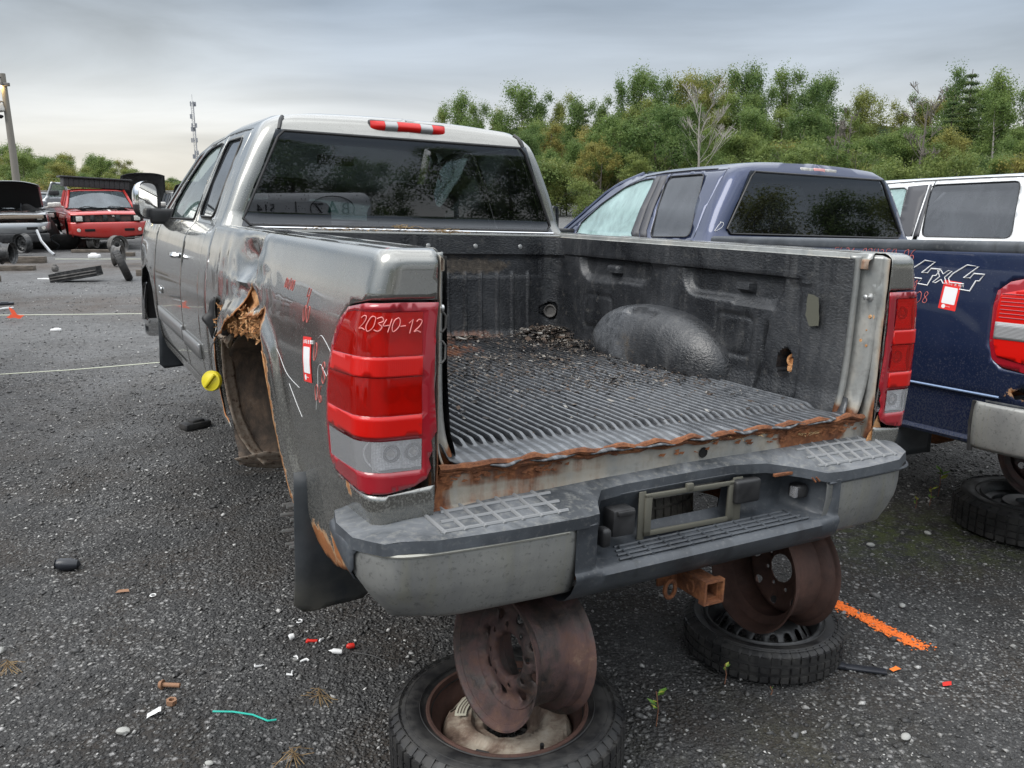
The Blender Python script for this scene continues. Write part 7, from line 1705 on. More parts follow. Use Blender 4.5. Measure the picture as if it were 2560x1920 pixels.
def crown(blobs, n, size, seed):
    r = np.random.default_rng(seed); P, N, T = [], [], []
    vol = np.array([b[3] ** 1.6 for b in blobs]); cnt = (n * vol / vol.sum()).astype(int)
    for (x, y, z, R, sq), c in zip(blobs, cnt):
        d = r.normal(0, 1, (c, 3)); d /= np.linalg.norm(d, axis=1)[:, None]; rad = R * r.uniform(.05, 1.2, c) ** .6 * (1 + .14 * r.normal(0, 1, c))
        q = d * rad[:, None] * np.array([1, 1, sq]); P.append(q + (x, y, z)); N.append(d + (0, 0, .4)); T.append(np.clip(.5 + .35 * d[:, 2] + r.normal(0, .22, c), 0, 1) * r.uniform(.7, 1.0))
    P, N, T = np.concatenate(P), np.concatenate(N), np.concatenate(T); return leaf_cloud(P, N, size, seed + 1, T)
def limbs(seed, h, spread, n, r0, taper=.55, up=.6, z0=.3):
    r = random.Random(seed); mb = MB(); tips = []
    pts = [(0, 0, 0)]; x = y = 0
    for k in range(1, 7): x += r.uniform(-.05, .05) * h * .2; y += r.uniform(-.05, .05) * h * .2; pts.append((x, y, h * k / 6))
    mb.tube(pts, [r0 * (1 - .85 * k / 6) for k in range(7)], 7)
    for i in range(n):
        t = z0 + (1 - z0) * (i + r.random()) / n; k = min(5, int(t * 6)); a = r.uniform(0, 6.28); L = spread * (1.05 - t * taper) * r.uniform(.6, 1.1)
        f = t * 6 - k; b = Vector(pts[k]).lerp(Vector(pts[k + 1]), f); e = b + Vector((math.cos(a) * L, math.sin(a) * L, L * up * r.uniform(.5, 1.3))); m_ = b.lerp(e, .5) + Vector((0, 0, -.06 * L))
        mb.tube([b, m_, e], [r0 * .35 * (1.1 - t), r0 * .22 * (1.1 - t), r0 * .06], 5); tips.append((e, L, m_))
        for q in range(3):
            e2 = e + Vector((r.uniform(-1, 1), r.uniform(-1, 1), r.uniform(.1, 1))) * L * .4; mb.tube([m_.lerp(e, r.random()), e2], [r0 * .12 * (1.1 - t), .008], 4); tips.append((e2, L * .5, e))
    return mb, tips
VAR = {}
def variant(kind, seed):
    r = random.Random(seed * 13 + 5)
    if kind == 'aspen':
        tm_, tips = limbs(seed, 9.0, 1.5, 18, .13, z0=.25, up=1.0); bl = [(e.x, e.y, e.z, r.uniform(.30, .75), r.uniform(.9, 1.5)) for e, L, _ in tips if r.random() < .85]; bl += [(m_.x * .8, m_.y * .8, m_.z + .3, r.uniform(.45, .8), 1.3) for e, L, m_ in tips[::3]]; bl += [(r.uniform(-.3, .3), r.uniform(-.3, .3), 9.0 - k * .5, .3 + .1 * k, 1.6) for k in range(5)]; n, s = 10500, .085
    elif kind == 'ash':
        tm_, tips = limbs(seed, 8.5, 2.5, 16, .17, z0=.28, up=.75); bl = [(e.x, e.y, e.z, r.uniform(.25, .95), r.uniform(.75, 1.3)) for e, L, _ in tips if r.random() < .9]; bl += [(m_.x, m_.y, m_.z + .4, r.uniform(.7, 1.1), 1.0) for e, L, m_ in tips[::3]]; bl += [(r.uniform(-.5, .5), r.uniform(-.5, .5), 8.9 - k * .6, .55 + .12 * k, 1.1) for k in range(5)]; n, s = 13500, .092
    elif kind == 'maple':
        tm_, tips = limbs(seed, 6.6, 2.4, 12, .18, z0=.2); bl = []
        for i in range(60):
            a = r.uniform(0, 6.28); e = math.acos(r.uniform(-.15, 1)); R = 3.0; bl.append((R * math.sin(e) * math.cos(a) * .95, R * math.sin(e) * math.sin(a) * .95, 4.1 + R * math.cos(e) * 1.15, r.uniform(.45, .72), .85))
        n, s = 13000, .095
    elif kind == 'bush':
        tm_, tips = limbs(seed, 3.0, 1.6, 10, .06, z0=.1); bl = [(r.uniform(-1.6, 1.6), r.uniform(-1.2, 1.2), r.uniform(.5, 3.0), r.uniform(.45, .9), .85) for _ in range(20)]; n, s = 5200, .085
    elif kind == 'spruce':
        tm_ = MB(); tm_.tube([(0, 0, 0), (0, 0, 10)], [.16, .02], 7); bl = []
        for k in range(16):
            z = 1.6 + k * .53; R = (1 - (z - 1) / 9.6) * 2.1 + .12
            for q in range(7): a = q * .9 + k * .37 + r.uniform(-.2, .2); tm_.tube([(0, 0, z), (R * math.cos(a), R * math.sin(a), z - .10 * R + .1)], [.03, .008], 4); bl += [(R * f * math.cos(a), R * f * math.sin(a), z - .06 * R * f, .20 + .20 * (1 - f) + .08 * R, .45) for f in (.45, .75, 1.0) if r.random() < .85]
        n, s = 7500, .085
    V, F, T = crown(bl, n, s, seed); return tm_, V, F, T
for kind, k in (('aspen', 4), ('ash', 4), ('maple', 2), ('bush', 4), ('spruce', 2)):
    VAR[kind] = []
    for i in range(k):
        tm_, V, F, T = variant(kind, 31 + i * 7 + len(kind))
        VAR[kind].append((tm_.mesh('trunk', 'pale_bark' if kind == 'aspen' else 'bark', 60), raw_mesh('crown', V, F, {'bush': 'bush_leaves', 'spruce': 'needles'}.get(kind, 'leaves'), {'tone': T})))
rt_ = random.Random(77)
def tree(kind, x, y, s=1.0, label=None, group=None, v=None, sx=1.0, z=0):
    tm_, cm_ = VAR[kind][v if v is not None else rt_.randrange(len(VAR[kind]))]
    nm = {'aspen': 'aspen_tree', 'ash': 'leafy_tree', 'maple': 'maple_tree', 'bush': 'leafy_bush', 'spruce': 'spruce_tree'}[kind]
    t = thing(nm, label or LBL[kind][0], 'bush' if kind == 'bush' else 'tree', (x, y, z), (0, 0, rt_.uniform(0, 6.28)), group or (None if label else LBL[kind][1]))
    t.scale = (s * sx, s * sx, s); link('trunk', tm_, t); link('crown', cm_, t); return t
LBL = {'aspen': ('slender green aspen in the wood behind the trucks', 'aspens in the wood'), 'ash': ('full green broadleaf tree in the wood behind the trucks', 'broadleaf trees in the wood'), 'maple': ('round dense green tree', 'round trees'),
       'bush': ('green and yellowing bush along the edge of the wood', 'bushes along the wood edge'), 'spruce': ('pointed dark spruce in the wood', 'spruces in the wood')}
def xu(u, y): return (u - 1280) / 2140 * (y * math.cos(math.radians(12.95)))     # yard x of a bearing, used to lay the wood out along an arc
def topz(v, y): return CAMZ + (468 - v) / 2140 * y * 1.03
# back row: skyline heights by bearing
SKY = [(1115, 300), (1150, 282), (1200, 290), (1245, 315), (1300, 268), (1350, 285), (1400, 272), (1450, 280), (1500, 290), (1545, 235), (1600, 232), (1640, 225), (1690, 250), (1730, 245), (1760, 250), (1800, 235), (1850, 228), (1900, 245), (1960, 225), (2010, 245), (2060, 248), (2110, 285), (2160, 260), (2230, 290), (2280, 290), (2330, 268), (2370, 225), (2430, 260), (2470, 212), (2530, 262), (2590, 250), (2660, 240), (2740, 260)]
LBL['ash'] = ('broadleaf tree on or just below the skyline of the wood behind the trucks', 'skyline broadleaf trees'); LBL['aspen'] = ('slender aspen rising on or just below the skyline of the wood', 'skyline aspens')
for i, (u, v) in enumerate(SKY):
    y = rt_.uniform(76, 88); h = topz(v, y)
    k = 'aspen' if i % 3 != 1 else 'ash'; hh = 9.7 if k == 'aspen' else 9.6
    tree(k, xu(u, y), y, h / hh * rt_.uniform(.97, 1.10), sx=rt_.uniform(.72, .95))
    y = rt_.uniform(66, 74); h = topz(v + rt_.uniform(35, 75), y); tree('ash' if i % 2 else 'aspen', xu(u + rt_.uniform(-30, 30), y), y, h / 9.6, sx=1.15)
LBL['ash'] = ('broadleaf tree in the middle depth of the wood, below the skyline', 'middle row broadleaf trees'); LBL['aspen'] = ('young slender tree among the bushes at the front of the wood', 'young trees at the wood edge')
for i in range(30):
    u = 1120 + i * 52 + rt_.uniform(-20, 20); y = rt_.uniform(56, 63); tree('ash', xu(u, y), y, topz(rt_.uniform(335, 395), y) / 9.6, sx=1.2)
for i in range(40):
    u = 1300 + i * 33 + rt_.uniform(-15, 15); y = rt_.uniform(44, 56); tree('bush' if i % 3 else 'aspen', xu(u, y), y, topz(rt_.uniform(365, 440), y) / (3.6 if i % 3 else 9.6), sx=rt_.uniform(.8, 1.2) * (1 if i % 3 else 1.6))
tree('maple', xu(1640, 52), 52, topz(278, 52) / 8.0, 'large round dark green tree, right one of the dense pair', sx=1.0, v=0)
tree('maple', xu(1545, 53), 53, topz(300, 53) / 8.0, 'round dark green tree, left one of the dense pair', sx=.95, v=1)
tree('maple', xu(1500, 51), 51, topz(360, 51) / 8.0, 'low round green tree below the dense pair', sx=.9, v=0)
tree('spruce', xu(2398, 70), 70, topz(198, 70) / 10.2, 'tallest pointed conifer on the skyline at the right', v=0, sx=1.0)
tree('spruce', xu(2360, 68), 68, topz(262, 68) / 10.2, 'shorter pointed conifer left of the tallest one', v=1, sx=1.1)
tree('spruce', xu(1460, 74), 74, topz(278, 74) / 10.2, 'thin spire of a conifer above the middle of the wood', v=1, sx=.6)
tree('bush', xu(1980, 47), 47, topz(345, 47) / 3.6, 'bright yellow-green bush above the blue truck', sx=1.0, v=2)
def bare(name, label, x, y, h, mat, seed, spread):
    t = thing(name, label, 'tree', (x, y, 0)); mb, tips = limbs(seed, h, spread, 18, .12, z0=.3, up=1.1)
    r = random.Random(seed)
    for e, L, m_ in list(tips):
        for q in range(3): e2 = e + Vector((r.uniform(-1, 1), r.uniform(-1, 1), r.uniform(.3, 1.2))) * L * .35; mb.tube([m_.lerp(e, r.random()), e2], [.022, .010], 4)
    link('trunk', mb.mesh('trunk', mat, 60), t); return t
bare('birch_tree', 'leafless white tree standing out against the dark wood', xu(1745, 50), 50, topz(265, 50) * .95, 'pale_bark', 3, 1.9)
bare('dead_tree', 'grey dead snag with broken limbs left of the conifers', xu(2300, 52), 52, topz(275, 52), 'dead_wood', 8, 1.5)
bare('dead_tree', 'grey dead trunk with bare branches above the blue cab roof', xu(2115, 50), 50, topz(310, 50), 'dead_wood', 12, 1.0)
bare('dead_tree', 'thin forked dead tree above the blue cab, left of the dead trunk', xu(2075, 48), 48, topz(335, 48), 'dead_wood', 17, .9)
# wood on the left, further away and lower
SKL = [(-60, 395), (-10, 392), (40, 372), (75, 385), (115, 402), (150, 395), (190, 398), (225, 405), (265, 396), (300, 410), (335, 428), (370, 440), (410, 450), (440, 448), (480, 452), (520, 440), (560, 440), (620, 440), (700, 430), (780, 430), (860, 420), (940, 400), (1020, 380)]
LBL['ash'] = ('full green tree in the low wood at the left', 'trees in the left wood'); LBL['bush'] = ('bush at the foot of the left wood', 'bushes by the left wood'); LBL['aspen'] = ('slender tree in the low wood at the left', 'slender trees in the left wood')
for i, (u, v) in enumerate(SKL):
    for j in range(3):
        y = rt_.uniform(88, 104) - j * 14; tree('ash' if (i + j) % 3 else 'aspen', xu(u + rt_.uniform(-18, 18) + j * 12, y), y, topz(v + j * rt_.uniform(8, 26), y) / 9.6, sx=1.5)
    y = rt_.uniform(50, 60); tree('bush', xu(u, y), y, topz(rt_.uniform(440, 458), y) / 3.6, sx=1.4)
# ring of trees behind the camera, mirrored in glass and paint
LBL['ash'] = ('green tree of the wood behind the camera', 'trees behind the camera'); 
for i in range(44):
    a = math.radians(-195 + i * 5.2 + rt_.uniform(-1.5, 1.5)); d = rt_.uniform(42, 55); tree('ash', d * math.cos(a), d * math.sin(a), rt_.uniform(.75, 1.15), sx=1.35)
# dark mass of the wood floor so that no light shows between the stems
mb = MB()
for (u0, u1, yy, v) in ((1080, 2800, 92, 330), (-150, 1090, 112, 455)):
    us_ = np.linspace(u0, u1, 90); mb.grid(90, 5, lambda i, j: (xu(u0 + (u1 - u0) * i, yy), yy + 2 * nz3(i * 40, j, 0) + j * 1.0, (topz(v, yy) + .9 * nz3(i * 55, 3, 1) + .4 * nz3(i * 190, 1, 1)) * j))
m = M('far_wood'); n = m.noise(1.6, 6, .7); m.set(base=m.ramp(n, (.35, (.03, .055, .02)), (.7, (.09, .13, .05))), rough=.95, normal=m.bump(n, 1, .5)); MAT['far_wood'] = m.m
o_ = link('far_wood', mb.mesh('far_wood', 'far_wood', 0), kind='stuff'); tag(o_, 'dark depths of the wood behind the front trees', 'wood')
# ------------------------------------------------------------------ litter in the bed, straw on the rail
rs = random.Random(21)
def litter(name, spots, n, seed, size=(.006, .022), tone=None):
    r = random.Random(seed); mb = MB(); T = []
    for i in range(n):
        (cx, cy, sx, sy, z0) = r.choice(spots); x, y = r.gauss(cx, sx), r.gauss(cy, sy)
        if abs(x) > .735 or y < -.03 or y > 1.95: continue
        p = Vector((x, y, z0 + abs(r.gauss(0, .008)))); L = r.uniform(*size); a = r.uniform(0, 6.28); d = Vector((math.cos(a), math.sin(a), r.uniform(-.35, .35))) * L; k = r.random()
        w = Vector((-math.sin(a), math.cos(a), r.uniform(-.5, .5))) * (L * (.10 if k < .55 else .5)); 
        if k < .85: mb.add([p - d, p - d * .2 + w, p + d, p + d * .1 - w], [(0, 1, 2, 3)]); T += [r.random() ** 1.3] * 4
        else:
            s = L * .35; mb.add([p + Vector((s, 0, 0)), p + Vector((0, s, 0)), p + Vector((-s, 0, 0)), p + Vector((0, -s, 0)), p + Vector((0, 0, s * .8))], [(0, 1, 4), (1, 2, 4), (2, 3, 4), (3, 0, 4)]); T += [.75 + .25 * r.random()] * 5
    me = mb.mesh(name, 'litter', 0); me.attributes.new('tone', 'FLOAT', 'POINT').data.foreach_set('value', T)
    o = link(name, me, None, kind='stuff'); m4 = TR.to_4x4(); m4.translation = TT; o.matrix_world = m4; return o
lt = litter('leaf_litter', [(-.45, 1.55, .25, .20, -.540), (-.1, 1.25, .35, .12, -.540), (-.55, 1.0, .15, .12, -.540), (.25, 1.3, .28, .12, -.540), (.45, 1.62, .12, .14, -.536), (.62, 1.78, .09, .10, -.530), (.60, 1.55, .07, .12, -.53), (.55, .95, .06, .4, -.54), (.1, 1.0, .3, .10, -.540), (-.4, .8, .2, .25, -.54), (.2, .6, .3, .3, -.54), (-.1, 1.15, .45, .16, -.54), (-.35, 1.4, .3, .25, -.54), (.3, .7, .2, .1, -.54)], 7000, 5, size=(.005, .017))
tag(lt, 'rotten leaves, twigs and grit lying on the ribbed floor of the silver truck bed', 'leaf litter')
lt2 = litter('leaf_litter', [(.67, 1.84, .05, .06, -.50), (.60, 1.80, .08, .07, -.515), (-.1, 1.90, .3, .02, -.53)], 900, 8, size=(.012, .035)); tag(lt2, 'heap of brown leaves in the front right corner of the silver truck bed', 'leaf litter')
def straw(name, label, pts, n, seed, L=(.02, .06)):
    r = random.Random(seed); mb = MB()
    for i in range(n):
        cx, cy, cz, sx, sy = r.choice(pts); p = Vector((r.gauss(cx, sx), r.gauss(cy, sy), cz + abs(r.gauss(0, .004)))); a = r.uniform(0, 6.28); l = r.uniform(*L); q = p + Vector((math.cos(a) * l, math.sin(a) * l * .5, r.uniform(-.2, .25) * l)); mb.tube([p, p.lerp(q, .5) + Vector((0, 0, .003)), q], .0011, 3)
    o = link(name, mb.mesh(name, 'straw', 0), None, kind='stuff'); m4 = TR.to_4x4(); m4.translation = TT; o.matrix_world = m4; return tag(o, label, 'straw')
straw('straw', 'dry straw caught on the front rail of the silver truck bed', [(.10, 2.02, -.010, .06, .02), (.16, 1.99, -.012, .05, .01), (-.35, 2.0, -.01, .12, .02), (-.05, 2.11, .004, .03, .01)], 150, 3)
straw('straw', 'dry grass stalks on the lower step of the silver truck bumper', [(.15, -.10, -.857, .10, .03), (-.2, -.12, -.862, .08, .02), (.45, .01, -.69, .08, .02), (.0, .01, -.70, .15, .01)], 90, 4, (.015, .045))
straw('straw', 'dry stalks stuck in the rotten sill at the right', [(.55, -.055, -.60, .03, .004), (.2, -.055, -.58, .06, .004)], 30, 6, (.02, .04))
# ------------------------------------------------------------------ ground litter and plants
def small(name, label, cat, mb, mat, loc, rz=0, sm=40, group=None):
    o = link(name, mb.mesh(name, mat, sm)); o.location = (loc[0], loc[1], gh(loc[0], loc[1]) + (loc[2] if len(loc) > 2 else 0)); o.rotation_euler = (0, 0, rz); return tag(o, label, cat, group)
simple('teal_wire', (.02, .42, .33), .4); simple('orange_paint', (.95, .22, .03), .7); simple('red_plastic', (.62, .03, .02), .4); simple('white_plastic', (.75, .75, .74), .4); simple('string_white', (.60, .62, .50), .8); simple('flag_orange', (.9, .12, .05), .6); simple('rusty_bolt', (.26, .14, .08), .8); simple('dark_plastic', (.02, .022, .028), .35); simple('pale_stone', (.34, .34, .32), .7)
mb = MB(); mb.tube([(-1.0, 2.545, .012), (-.93, 2.54, .014), (-.86, 2.525, .013), (-.80, 2.49, .014), (-.775, 2.50, .012)], .0032, 6); tag(link('green_wire', mb.mesh('green_wire', 'teal_wire', 40)), 'short turquoise wire lying on the gravel at bottom left', 'wire')
mb = MB(); mb.tube(smooth_poly([(-.60, 2.915, .015), (-.50, 2.87, .02), (-.42, 2.80, .012), (-.36, 2.74, .02), (-.31, 2.66, .03)], 5, closed=False), .003, 5); tag(link('black_wire', mb.mesh('black_wire', 'rubber', 40)), 'thin black wire running to the large flat tyre', 'wire')
mb = MB(); mb.lathe([(0, .0), (.008, .0), (.010, .01), (.010, .035), (.005, .04), (0, .055)], frame((0, 0, .012), (-1, .1, .05)), 10); small('white_connector', 'small white plastic connector lying by a red cap on the gravel', 'connector', mb, 'white_plastic', (-.635, 2.90))
mb = MB(); mb.lathe([(0, 0), (.010, 0), (.011, .02), (.006, .028), (0, .028)], frame((0, 0, .014), (-.8, -.4, .1)), 10); small('plastic_stopper', 'small red plastic cap beside the white connector', 'cap', mb, 'red_plastic', (-.60, 2.945))
mb = MB(); mb.box((-.022, -.006, 0), (.022, .006, .008), r=.002); mb.box((-.022, -.012, 0), (-.012, .012, .007), r=.002); small('red_clip', 'dark red plastic clip among white bits by the mud flap', 'clip', mb, 'red_plastic', (-.775, 3.01))
for i, (x, y, lb) in enumerate(((-.865, 3.02, 'round white plastic plug left of the red clip'), (-.735, 3.01, 'tiny white plastic hook right of the red clip'), (-.80, 2.88, 'curved white plastic scrap below the red clip'), (-.765, 2.86, 'jagged white plastic scrap near the mud flap'), (-.86, 3.16, 'small white ring fragment on the gravel by the mud flap'), (-1.55, 3.40, 'small white washer on the gravel left of the mud flap'), (-.93, 2.83, 'thin white shard on the gravel'), (-.80, 2.78, 'pale crescent scrap on the gravel'))):
    mb = MB()
    if i in (4, 5): mb.tube([(.012 * math.cos(a), .012 * math.sin(a), .006) for a in np.linspace(0, 4.4 if i == 4 else 6.2, 10)], .003, 5)
    elif i == 0: mb.lathe([(0, 0), (.010, 0), (.013, .005), (.010, .02), (0, .024)], frame((0, 0, .01), (.8, .3, .2)), 12)
    else: mb.tube([(-.014, 0, .006), (-.004, .008 - .004 * i, .009), (.010, .004 * (i % 2), .006), (.016, .010, .005)], [.004, .005, .004, .002], 5)
    small('white_scrap', lb, 'plastic scrap', mb, 'white_plastic', (x, y), i)
mb = MB(); mb.lathe([(0, 0), (.013, 0), (.014, .008), (.018, .009), (.018, .013), (.008, .013), (.008, .075), (0, .078)], frame((-.03, 0, .014), (1, -.1, .02)), 12); small('rusty_bolt', 'rusty bolt lying on the gravel at lower left', 'bolt', mb, 'rusty_bolt', (-1.21, 2.70))
mb = MB(); mb.lathe([(.010, 0), (.018, 0), (.018, .016), (.010, .016)], frame((0, 0, .002), (.1, 0, 1)), 6, closed=True); small('rusty_nut', 'rusty nut below the bolt at lower left', 'nut', mb, 'rusty_bolt', (-1.16, 2.60))
mb = MB(); mb.grid(6, 5, lambda i, j: (-.022 + .044 * i, -.014 + .028 * j + .01 * i, .008 + .014 * abs(nz3(i * 3, j * 3, 1, 1)) + .012 * i)); small('paper_scrap', 'crumpled white paper scrap on the gravel at lower left', 'paper', mb, 'white_plastic', (-1.19, 2.53), .3, 20)
for i, (x, y, s, lb) in enumerate(((-1.255, 2.44, .030, 'pale striped stone at the bottom left of the yard'), (-1.72, 2.26, .032, 'light stone in the bottom left corner'), (-1.95, 2.95, .030, 'flat brownish stone at the left edge'), (-.92, 2.28, .018, 'small pinkish stone near the bottom edge'), (1.65, 3.32, .022, 'pale flat stone right of the orange spray mark'), (2.1, 4.05, .026, 'white flat stone on the moss'), (1.75, 3.9, .026, 'white oval stone right of the bumper'), (1.25, 2.40, .026, 'light angular stone at the lower right'), (.62, 2.05, .018, 'light pebble at the bottom right'), (1.3, 2.2, .03, 'broad pale stone at the bottom right corner'))):
    bm = bmesh.new(); bmesh.ops.create_icosphere(bm, subdivisions=2, radius=s * .62)
    vs = [((v.co.x) * (1.3 + .25 * nz3(v.co.x, v.co.y, i, 40)), v.co.y * (.9 + .3 * nz3(v.co.y, v.co.z, i, 40)), v.co.z * .6 + s * .35) for v in bm.verts]; fs = [[v.index for v in f.verts] for f in bm.faces]; bm.free(); mb = MB(); mb.add(vs, fs); small('pale_stone', lb, 'stone', mb, 'pale_stone', (x, y), i, 30)
mb = MB(); mb.lathe([(.0, .06), (.022, .045), (.030, .01), (.028, -.03), (.02, -.045), (.024, -.05)], frame((0, 0, .028), (1, .15, -.12)), 16); small('plastic_cone', 'black plastic cone fragment on the gravel at left', 'plastic part', mb, 'dark_plastic', (-2.05, 3.66), .1)
mb = MB(); mb.box((-.10, -.018, .004), (.10, .018, .014), r=.004); mb.box((-.12, -.019, .006), (-.04, .019, .019), r=.004); small('plastic_strip', 'black plastic strip lying beside the narrow spare tyre', 'plastic strip', mb, 'dark_plastic', (1.26, 2.815), -.25)
mb = MB(); mb.sheet(ragged([(-.018, -.01), (.012, -.014), (.020, .008), (-.010, .012)], .003, .006, 1), [], .01, lambda a, b: (a, b, .010 + .2 * a)); small('red_chip', 'small bright red plastic chip at the lower right', 'plastic chip', mb, 'red_plastic', (1.54, 2.72), 0, 0)
mb = MB(); mb.sheet(ragged([(-.03, -.012), (.03, -.01), (.02, .012), (-.02, .010)], .004, .006, 2), [], .01, lambda a, b: (a, b, .009 + .1 * b)); small('dead_leaf', 'orange-brown dead leaf on the gravel at left', 'leaf', mb, 'rusty_bolt', (-1.69, 3.43), .2, 0)
mb = MB(); mb.sheet(ragged([(-.02, -.010), (.02, -.01), (.02, .010), (-.02, .010)], .004, .006, 3), [], .01, lambda a, b: (a, b, .009)); small('dead_leaf', 'orange chip of leaf by the red chip at lower right', 'leaf', mb, 'orange_paint', (1.40, 2.82), .5, 0)
for i, (x, y) in enumerate(((-1.85, 2.83), (-.05 - .62, 2.30), (-.66, 2.62))):
    r = random.Random(i); mb = MB()
    for k in range(9): a = r.uniform(0, 3.1); l = r.uniform(.03, .07); mb.tube([(-l * math.cos(a), -l * math.sin(a), .006), (0, 0, .014 + .004 * k), (l * math.cos(a), l * math.sin(a), .008)], .0014, 3)
    small('dry_grass', ('dry grass stalks crossed on the gravel at left', 'tuft of dead grass near the bottom edge', 'tuft of dead grass left of the large flat tyre')[i], 'grass', mb, 'straw', (x, y))
# spray mark: a dusting of paint on the stones
o_ = ragged([(1.33, 3.37), (1.37, 3.40), (1.43, 3.31), (1.50, 3.19), (1.57, 3.08), (1.60, 3.01), (1.57, 2.97), (1.51, 3.03), (1.45, 3.13), (1.39, 3.24)], .022, .02, 4)
m = M('spray_paint'); v = m.co(); k = m.rng(m.ma('ADD', m.noise(70, 4, .7, v), m.ma('MULTIPLY', m.voro(60, v), .25)), .60, .66); tr = m.n('ShaderNodeBsdfTransparent'); mx = m.n('ShaderNodeMixShader'); m.set(base=(.95, .20, .03), rough=.7); m.l(k, mx.inputs[0]); m.l(tr.outputs[0], mx.inputs[1]); m.l(m.b.outputs[0], mx.inputs[2]); m.l(mx.outputs[0], m.o.inputs['Surface']); MAT['spray_paint'] = m.m
mb = MB(); mb.sheet(o_, [], .03, lambda a, b: (a, b, gh(a, b) + .005)); spr = link('spray_mark', mb.mesh('spray_mark', 'spray_paint', 60), kind='structure')
r = np.random.default_rng(9); mb = MB()
for k in range(1500):
    t = r.uniform(0, 1); x = 1.35 + .235 * t + r.normal(0, .018); y = 3.37 - .37 * t + r.normal(0, .014); s = r.uniform(.0025, .006); z = gh(x, y) + s * .5
    mb.add([(x + s, y, z), (x, y + s, z), (x - s, y, z), (x, y - s, z), (x, y, z + s * .7)], [(0, 1, 4), (1, 2, 4), (2, 3, 4), (3, 0, 4)])
o_ = link('painted_stones', mb.mesh('painted_stones', 'orange_paint', 0), kind='stuff'); tag(o_, 'gravel sprayed bright orange in a short stripe beside the right-hand tyre', 'spray mark')
def weed(label, x, y, h, n, seed, cols):
    t = thing('weed', label, 'weed', (x, y, gh(x, y))); r = random.Random(seed); mb = MB(); L = []
    mb.tube([(0, 0, 0), (.004, 0, h * .5), (-.004, .002, h)], .002, 5); link('stem', mb.mesh('stem', simple('weed_stem', (.22, .10, .06), .7) if 'weed_stem' not in MAT else 'weed_stem', 40), t)
    for k in range(n):
        a = r.uniform(0, 6.28); z = h * r.uniform(.35, 1.0); l = r.uniform(.5, 1) * h * .30; d = Vector((math.cos(a), math.sin(a), .5)) * l; w = Vector((-math.sin(a), math.cos(a), .1)) * l * .35; p = Vector((0, 0, z))
        mb = MB(); mb.add([p, p + d * .5 + w, p + d * 1.1, p + d * .5 - w, p + d * .55 + Vector((0, 0, -.004))], [(0, 1, 4), (1, 2, 4), (2, 3, 4), (3, 0, 4)]); link('leaf', mb.mesh('leaf', cols[k % len(cols)], 0), t)
simple('weed_green', (.13, .26, .04), .55); simple('weed_yellow', (.42, .46, .07), .55); simple('weed_red', (.22, .06, .03), .6)
weed('small weed with two bright leaves in front of the narrow spare tyre', .755, 2.725, .075, 4, 1, ['weed_yellow', 'weed_green'])
weed('taller weed with pale top leaf right of the large flat tyre', .47, 2.47, .125, 7, 2, ['weed_yellow', 'weed_green', 'weed_green'])
weed('tiny green weed right of the two-leaved weed', .90, 2.66, .03, 3, 3, ['weed_green'])
weed('leafy weed on the moss left of the tyre under the blue truck', 2.30, 4.45, .11, 9, 4, ['weed_green', 'weed_yellow']); weed('tallest weed by the tyre under the blue truck', 2.42, 4.60, .16, 8, 5, ['weed_green', 'weed_green', 'weed_yellow']); weed('reddish weed against the tyre under the blue truck', 2.50, 4.38, .07, 10, 6, ['weed_red', 'weed_red', 'weed_green']); weed('low green weed left of the leafy one by the blue truck', 2.20, 4.40, .07, 7, 7, ['weed_green', 'weed_yellow'])
# boundary strings across the yard
mb = MB(); mb.tube([(-4.9, 7.30, .10), (-4.0, 7.62, .10), (-2.9, 8.0, .13)], .0045, 4); tag(link('string_line', mb.mesh('string_line', 'string_white', 40)), 'pale yellow string stretched over the gravel to the silver truck, nearer of two', 'string')
mb = MB(); mb.tube([(-8.0, 11.0, .09), (-4.6, 11.25, .09)], .0045, 4); tag(link('string_line', mb.mesh('string_line', 'string_white', 40)), 'string with an orange tie stretched further back across the yard', 'string')
mb = MB(); mb.tube([(-10.8, 20.4, .06), (-7.8, 20.4, .06)], .006, 4); tag(link('string_line', mb.mesh('string_line', 'string_white', 40)), 'far string in front of the red pickup', 'string')
mb = MB(); mb.sheet(ragged([(-.12, .0), (-.05, .05), (-.08, .14), (.0, .10), (.02, .04), (.12, .03), (.06, -.01)], .012, .02, 2), [], .03, lambda a, b: (a, -.05 * b, b + .05)); small('orange_ribbon', 'bright orange ribbon tied to the string at the left edge', 'ribbon', mb, 'flag_orange', (-6.45, 11.05), 0, 0)
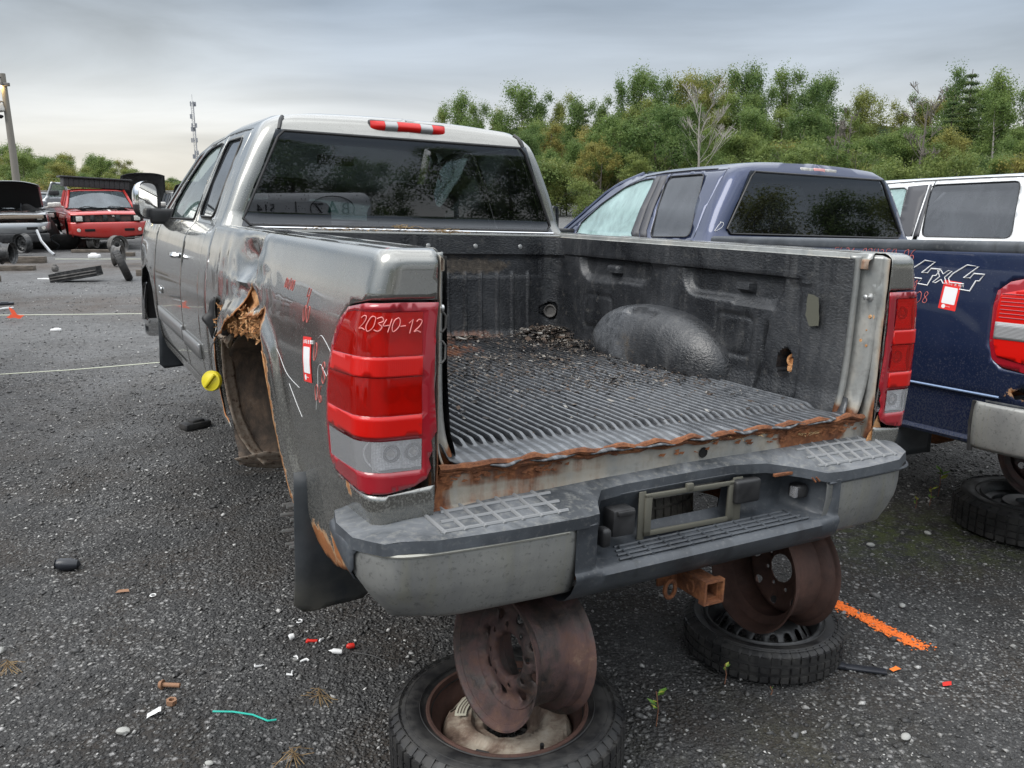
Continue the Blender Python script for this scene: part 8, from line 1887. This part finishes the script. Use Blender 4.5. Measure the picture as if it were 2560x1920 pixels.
# far debris
for i, (x, y, w, d, h, mt, nm, lb) in enumerate(((-10.3, 21.3, .28, .14, .10, 'white_plastic', 'foam_block', 'white foam block near the silver car wheel'), (-7.6, 12.8, .22, .12, .04, 'dark_plastic', 'plastic_tray', 'dark blue plastic tray lying on the gravel'), (-7.3, 12.3, .20, .03, .02, 'white_plastic', 'white_strip', 'white plastic strip below the dark tray'), (-9.5, 17.9, .12, .12, .12, 'steel_grey', 'metal_can', 'open metal can lying on the yard'), (-8.4, 18.6, .3, .03, .03, 'timber', 'thin_stick', 'thin stick on the brown track'), (-7.9, 19.2, .25, .05, .04, 'timber', 'wood_splinter', 'wood splinter on the brown track right of the stick'), (-8.9, 16.4, .35, .04, .02, 'white_plastic', 'plastic_band', 'pale plastic band on the track'), (-5.6, 10.4, .12, .05, .03, 'white_plastic', 'paper_scrap', 'white scrap beyond the string'), (-2.3, 6.0, .20, .12, .05, 'rubber', 'rubber_scrap', 'dark rubber scrap near the front mud flap'))):
    mb = MB(); mb.box((-w / 2, -d / 2, 0), (w / 2, d / 2, h), r=min(h, d) * .3); mb.box((-w * .3, -d * .35, h * .6), (w * .2, d * .3, h * 1.3), r=h * .2); o = small(nm, lb, nm.replace('_', ' '), mb, mt, (x, y), i * .5)
# ------------------------------------------------------------------ pieces that stand apart become parts of their own
SING = {'tread_bars': 'tread_bar', 'wheel_studs': 'wheel_stud', 'liner_screws': 'liner_screw', 'rusty_bolts': 'rusty_bolt', 'striker_loops': 'striker_loop', 'rivet_row': 'rivet', 'worn_tread': 'tread_block', 'crayon_marks': 'crayon_mark', 'scratch_marks': 'scratch_mark', 'step_ribs': 'step_rib', 'door_gap': 'door_gap', 'rust_curls': 'rust_curl'}
def islands(me):
    n = len(me.vertices); e = np.empty(len(me.edges) * 2, np.int32); me.edges.foreach_get('vertices', e); e = e.reshape(-1, 2); lab = np.arange(n)
    while True:
        m_ = np.minimum(lab[e[:, 0]], lab[e[:, 1]]); l2 = lab.copy(); np.minimum.at(l2, e[:, 0], m_); np.minimum.at(l2, e[:, 1], m_); l2 = l2[l2]
        if (l2 == lab).all(): return lab
        lab = l2
SKIP = ('crown', 'trunk', 'lattice', 'tread_blocks', 'lettering', 'engine', 'leaf_litter', 'straw', 'price_sticker', 'paint_pen', 'crayon_number', 'ground', 'far_wood', 'cab_shell')
done = {}
for o in list(bpy.data.objects):
    if o.type != 'MESH' or o.get('kind') or o.name.startswith(SKIP) or not o.parent or len(o.data.vertices) > 30000: continue
    key = o.data.name
    if key not in done:
        me = o.data; lab = islands(me); u = np.unique(lab)
        if len(u) < 2 or len(u) > 60: done[key] = None; continue
        co = np.empty(len(me.vertices) * 3, np.float32); me.vertices.foreach_get('co', co); co = co.reshape(-1, 3)
        bb = [(co[lab == k].min(0), co[lab == k].max(0)) for k in u]; grp = list(range(len(u)))
        g_ = .006
        for i in range(len(u)):
            for j in range(i):
                if (bb[i][0] - g_ <= bb[j][1]).all() and (bb[j][0] - g_ <= bb[i][1]).all():
                    a, b = grp[i], grp[j]; grp = [b if q == a else q for q in grp]
        gs = sorted(set(grp))
        if len(gs) < 2: done[key] = None; continue
        gl_ = np.zeros(len(me.vertices), int)
        for i, k in enumerate(u): gl_[lab == k] = grp[i]
        pol = [tuple(p.vertices) for p in me.polygons]; mi = [p.material_index for p in me.polygons]; smf = [p.use_smooth for p in me.polygons]; pg = np.array([gl_[p[0]] for p in pol])
        nm = SING.get(o.name.split('.')[0], o.name.split('.')[0]); ms = []
        at = {a.name: a for a in me.attributes if a.data_type == 'FLOAT' and a.domain == 'POINT' and a.name in ('rust', 'dirt', 'tone')}
        av = {}
        for k_, a in at.items(): z_ = np.empty(len(me.vertices), np.float32); a.data.foreach_get('value', z_); av[k_] = z_
        for k in gs:
            idx = np.nonzero(gl_ == k)[0]; mp_ = {int(q): i for i, q in enumerate(idx)}; sel = np.nonzero(pg == k)[0]
            m2 = bpy.data.meshes.new(nm); m2.from_pydata([tuple(map(float, co[q])) for q in idx], [], [tuple(mp_[q] for q in pol[s]) for s in sel])
            for mt in me.materials: m2.materials.append(mt)
            m2.polygons.foreach_set('material_index', [mi[s] for s in sel]); m2.polygons.foreach_set('use_smooth', [smf[s] for s in sel])
            for k_, z_ in av.items(): m2.attributes.new(k_, 'FLOAT', 'POINT').data.foreach_set('value', z_[idx])
            if any(smf[s] for s in sel): m2.set_sharp_from_angle(angle=math.radians(40))
            ms.append(m2)
        done[key] = (nm, ms)
    if done[key] is None: continue
    nm, ms = done[key]; base = o
    for i, m2 in enumerate(ms):
        if i == 0: o.data = m2; o.name = nm; continue
        c = o.copy(); c.data = m2; c.name = nm; C.objects.link(c)
        if 'label' in c: pass
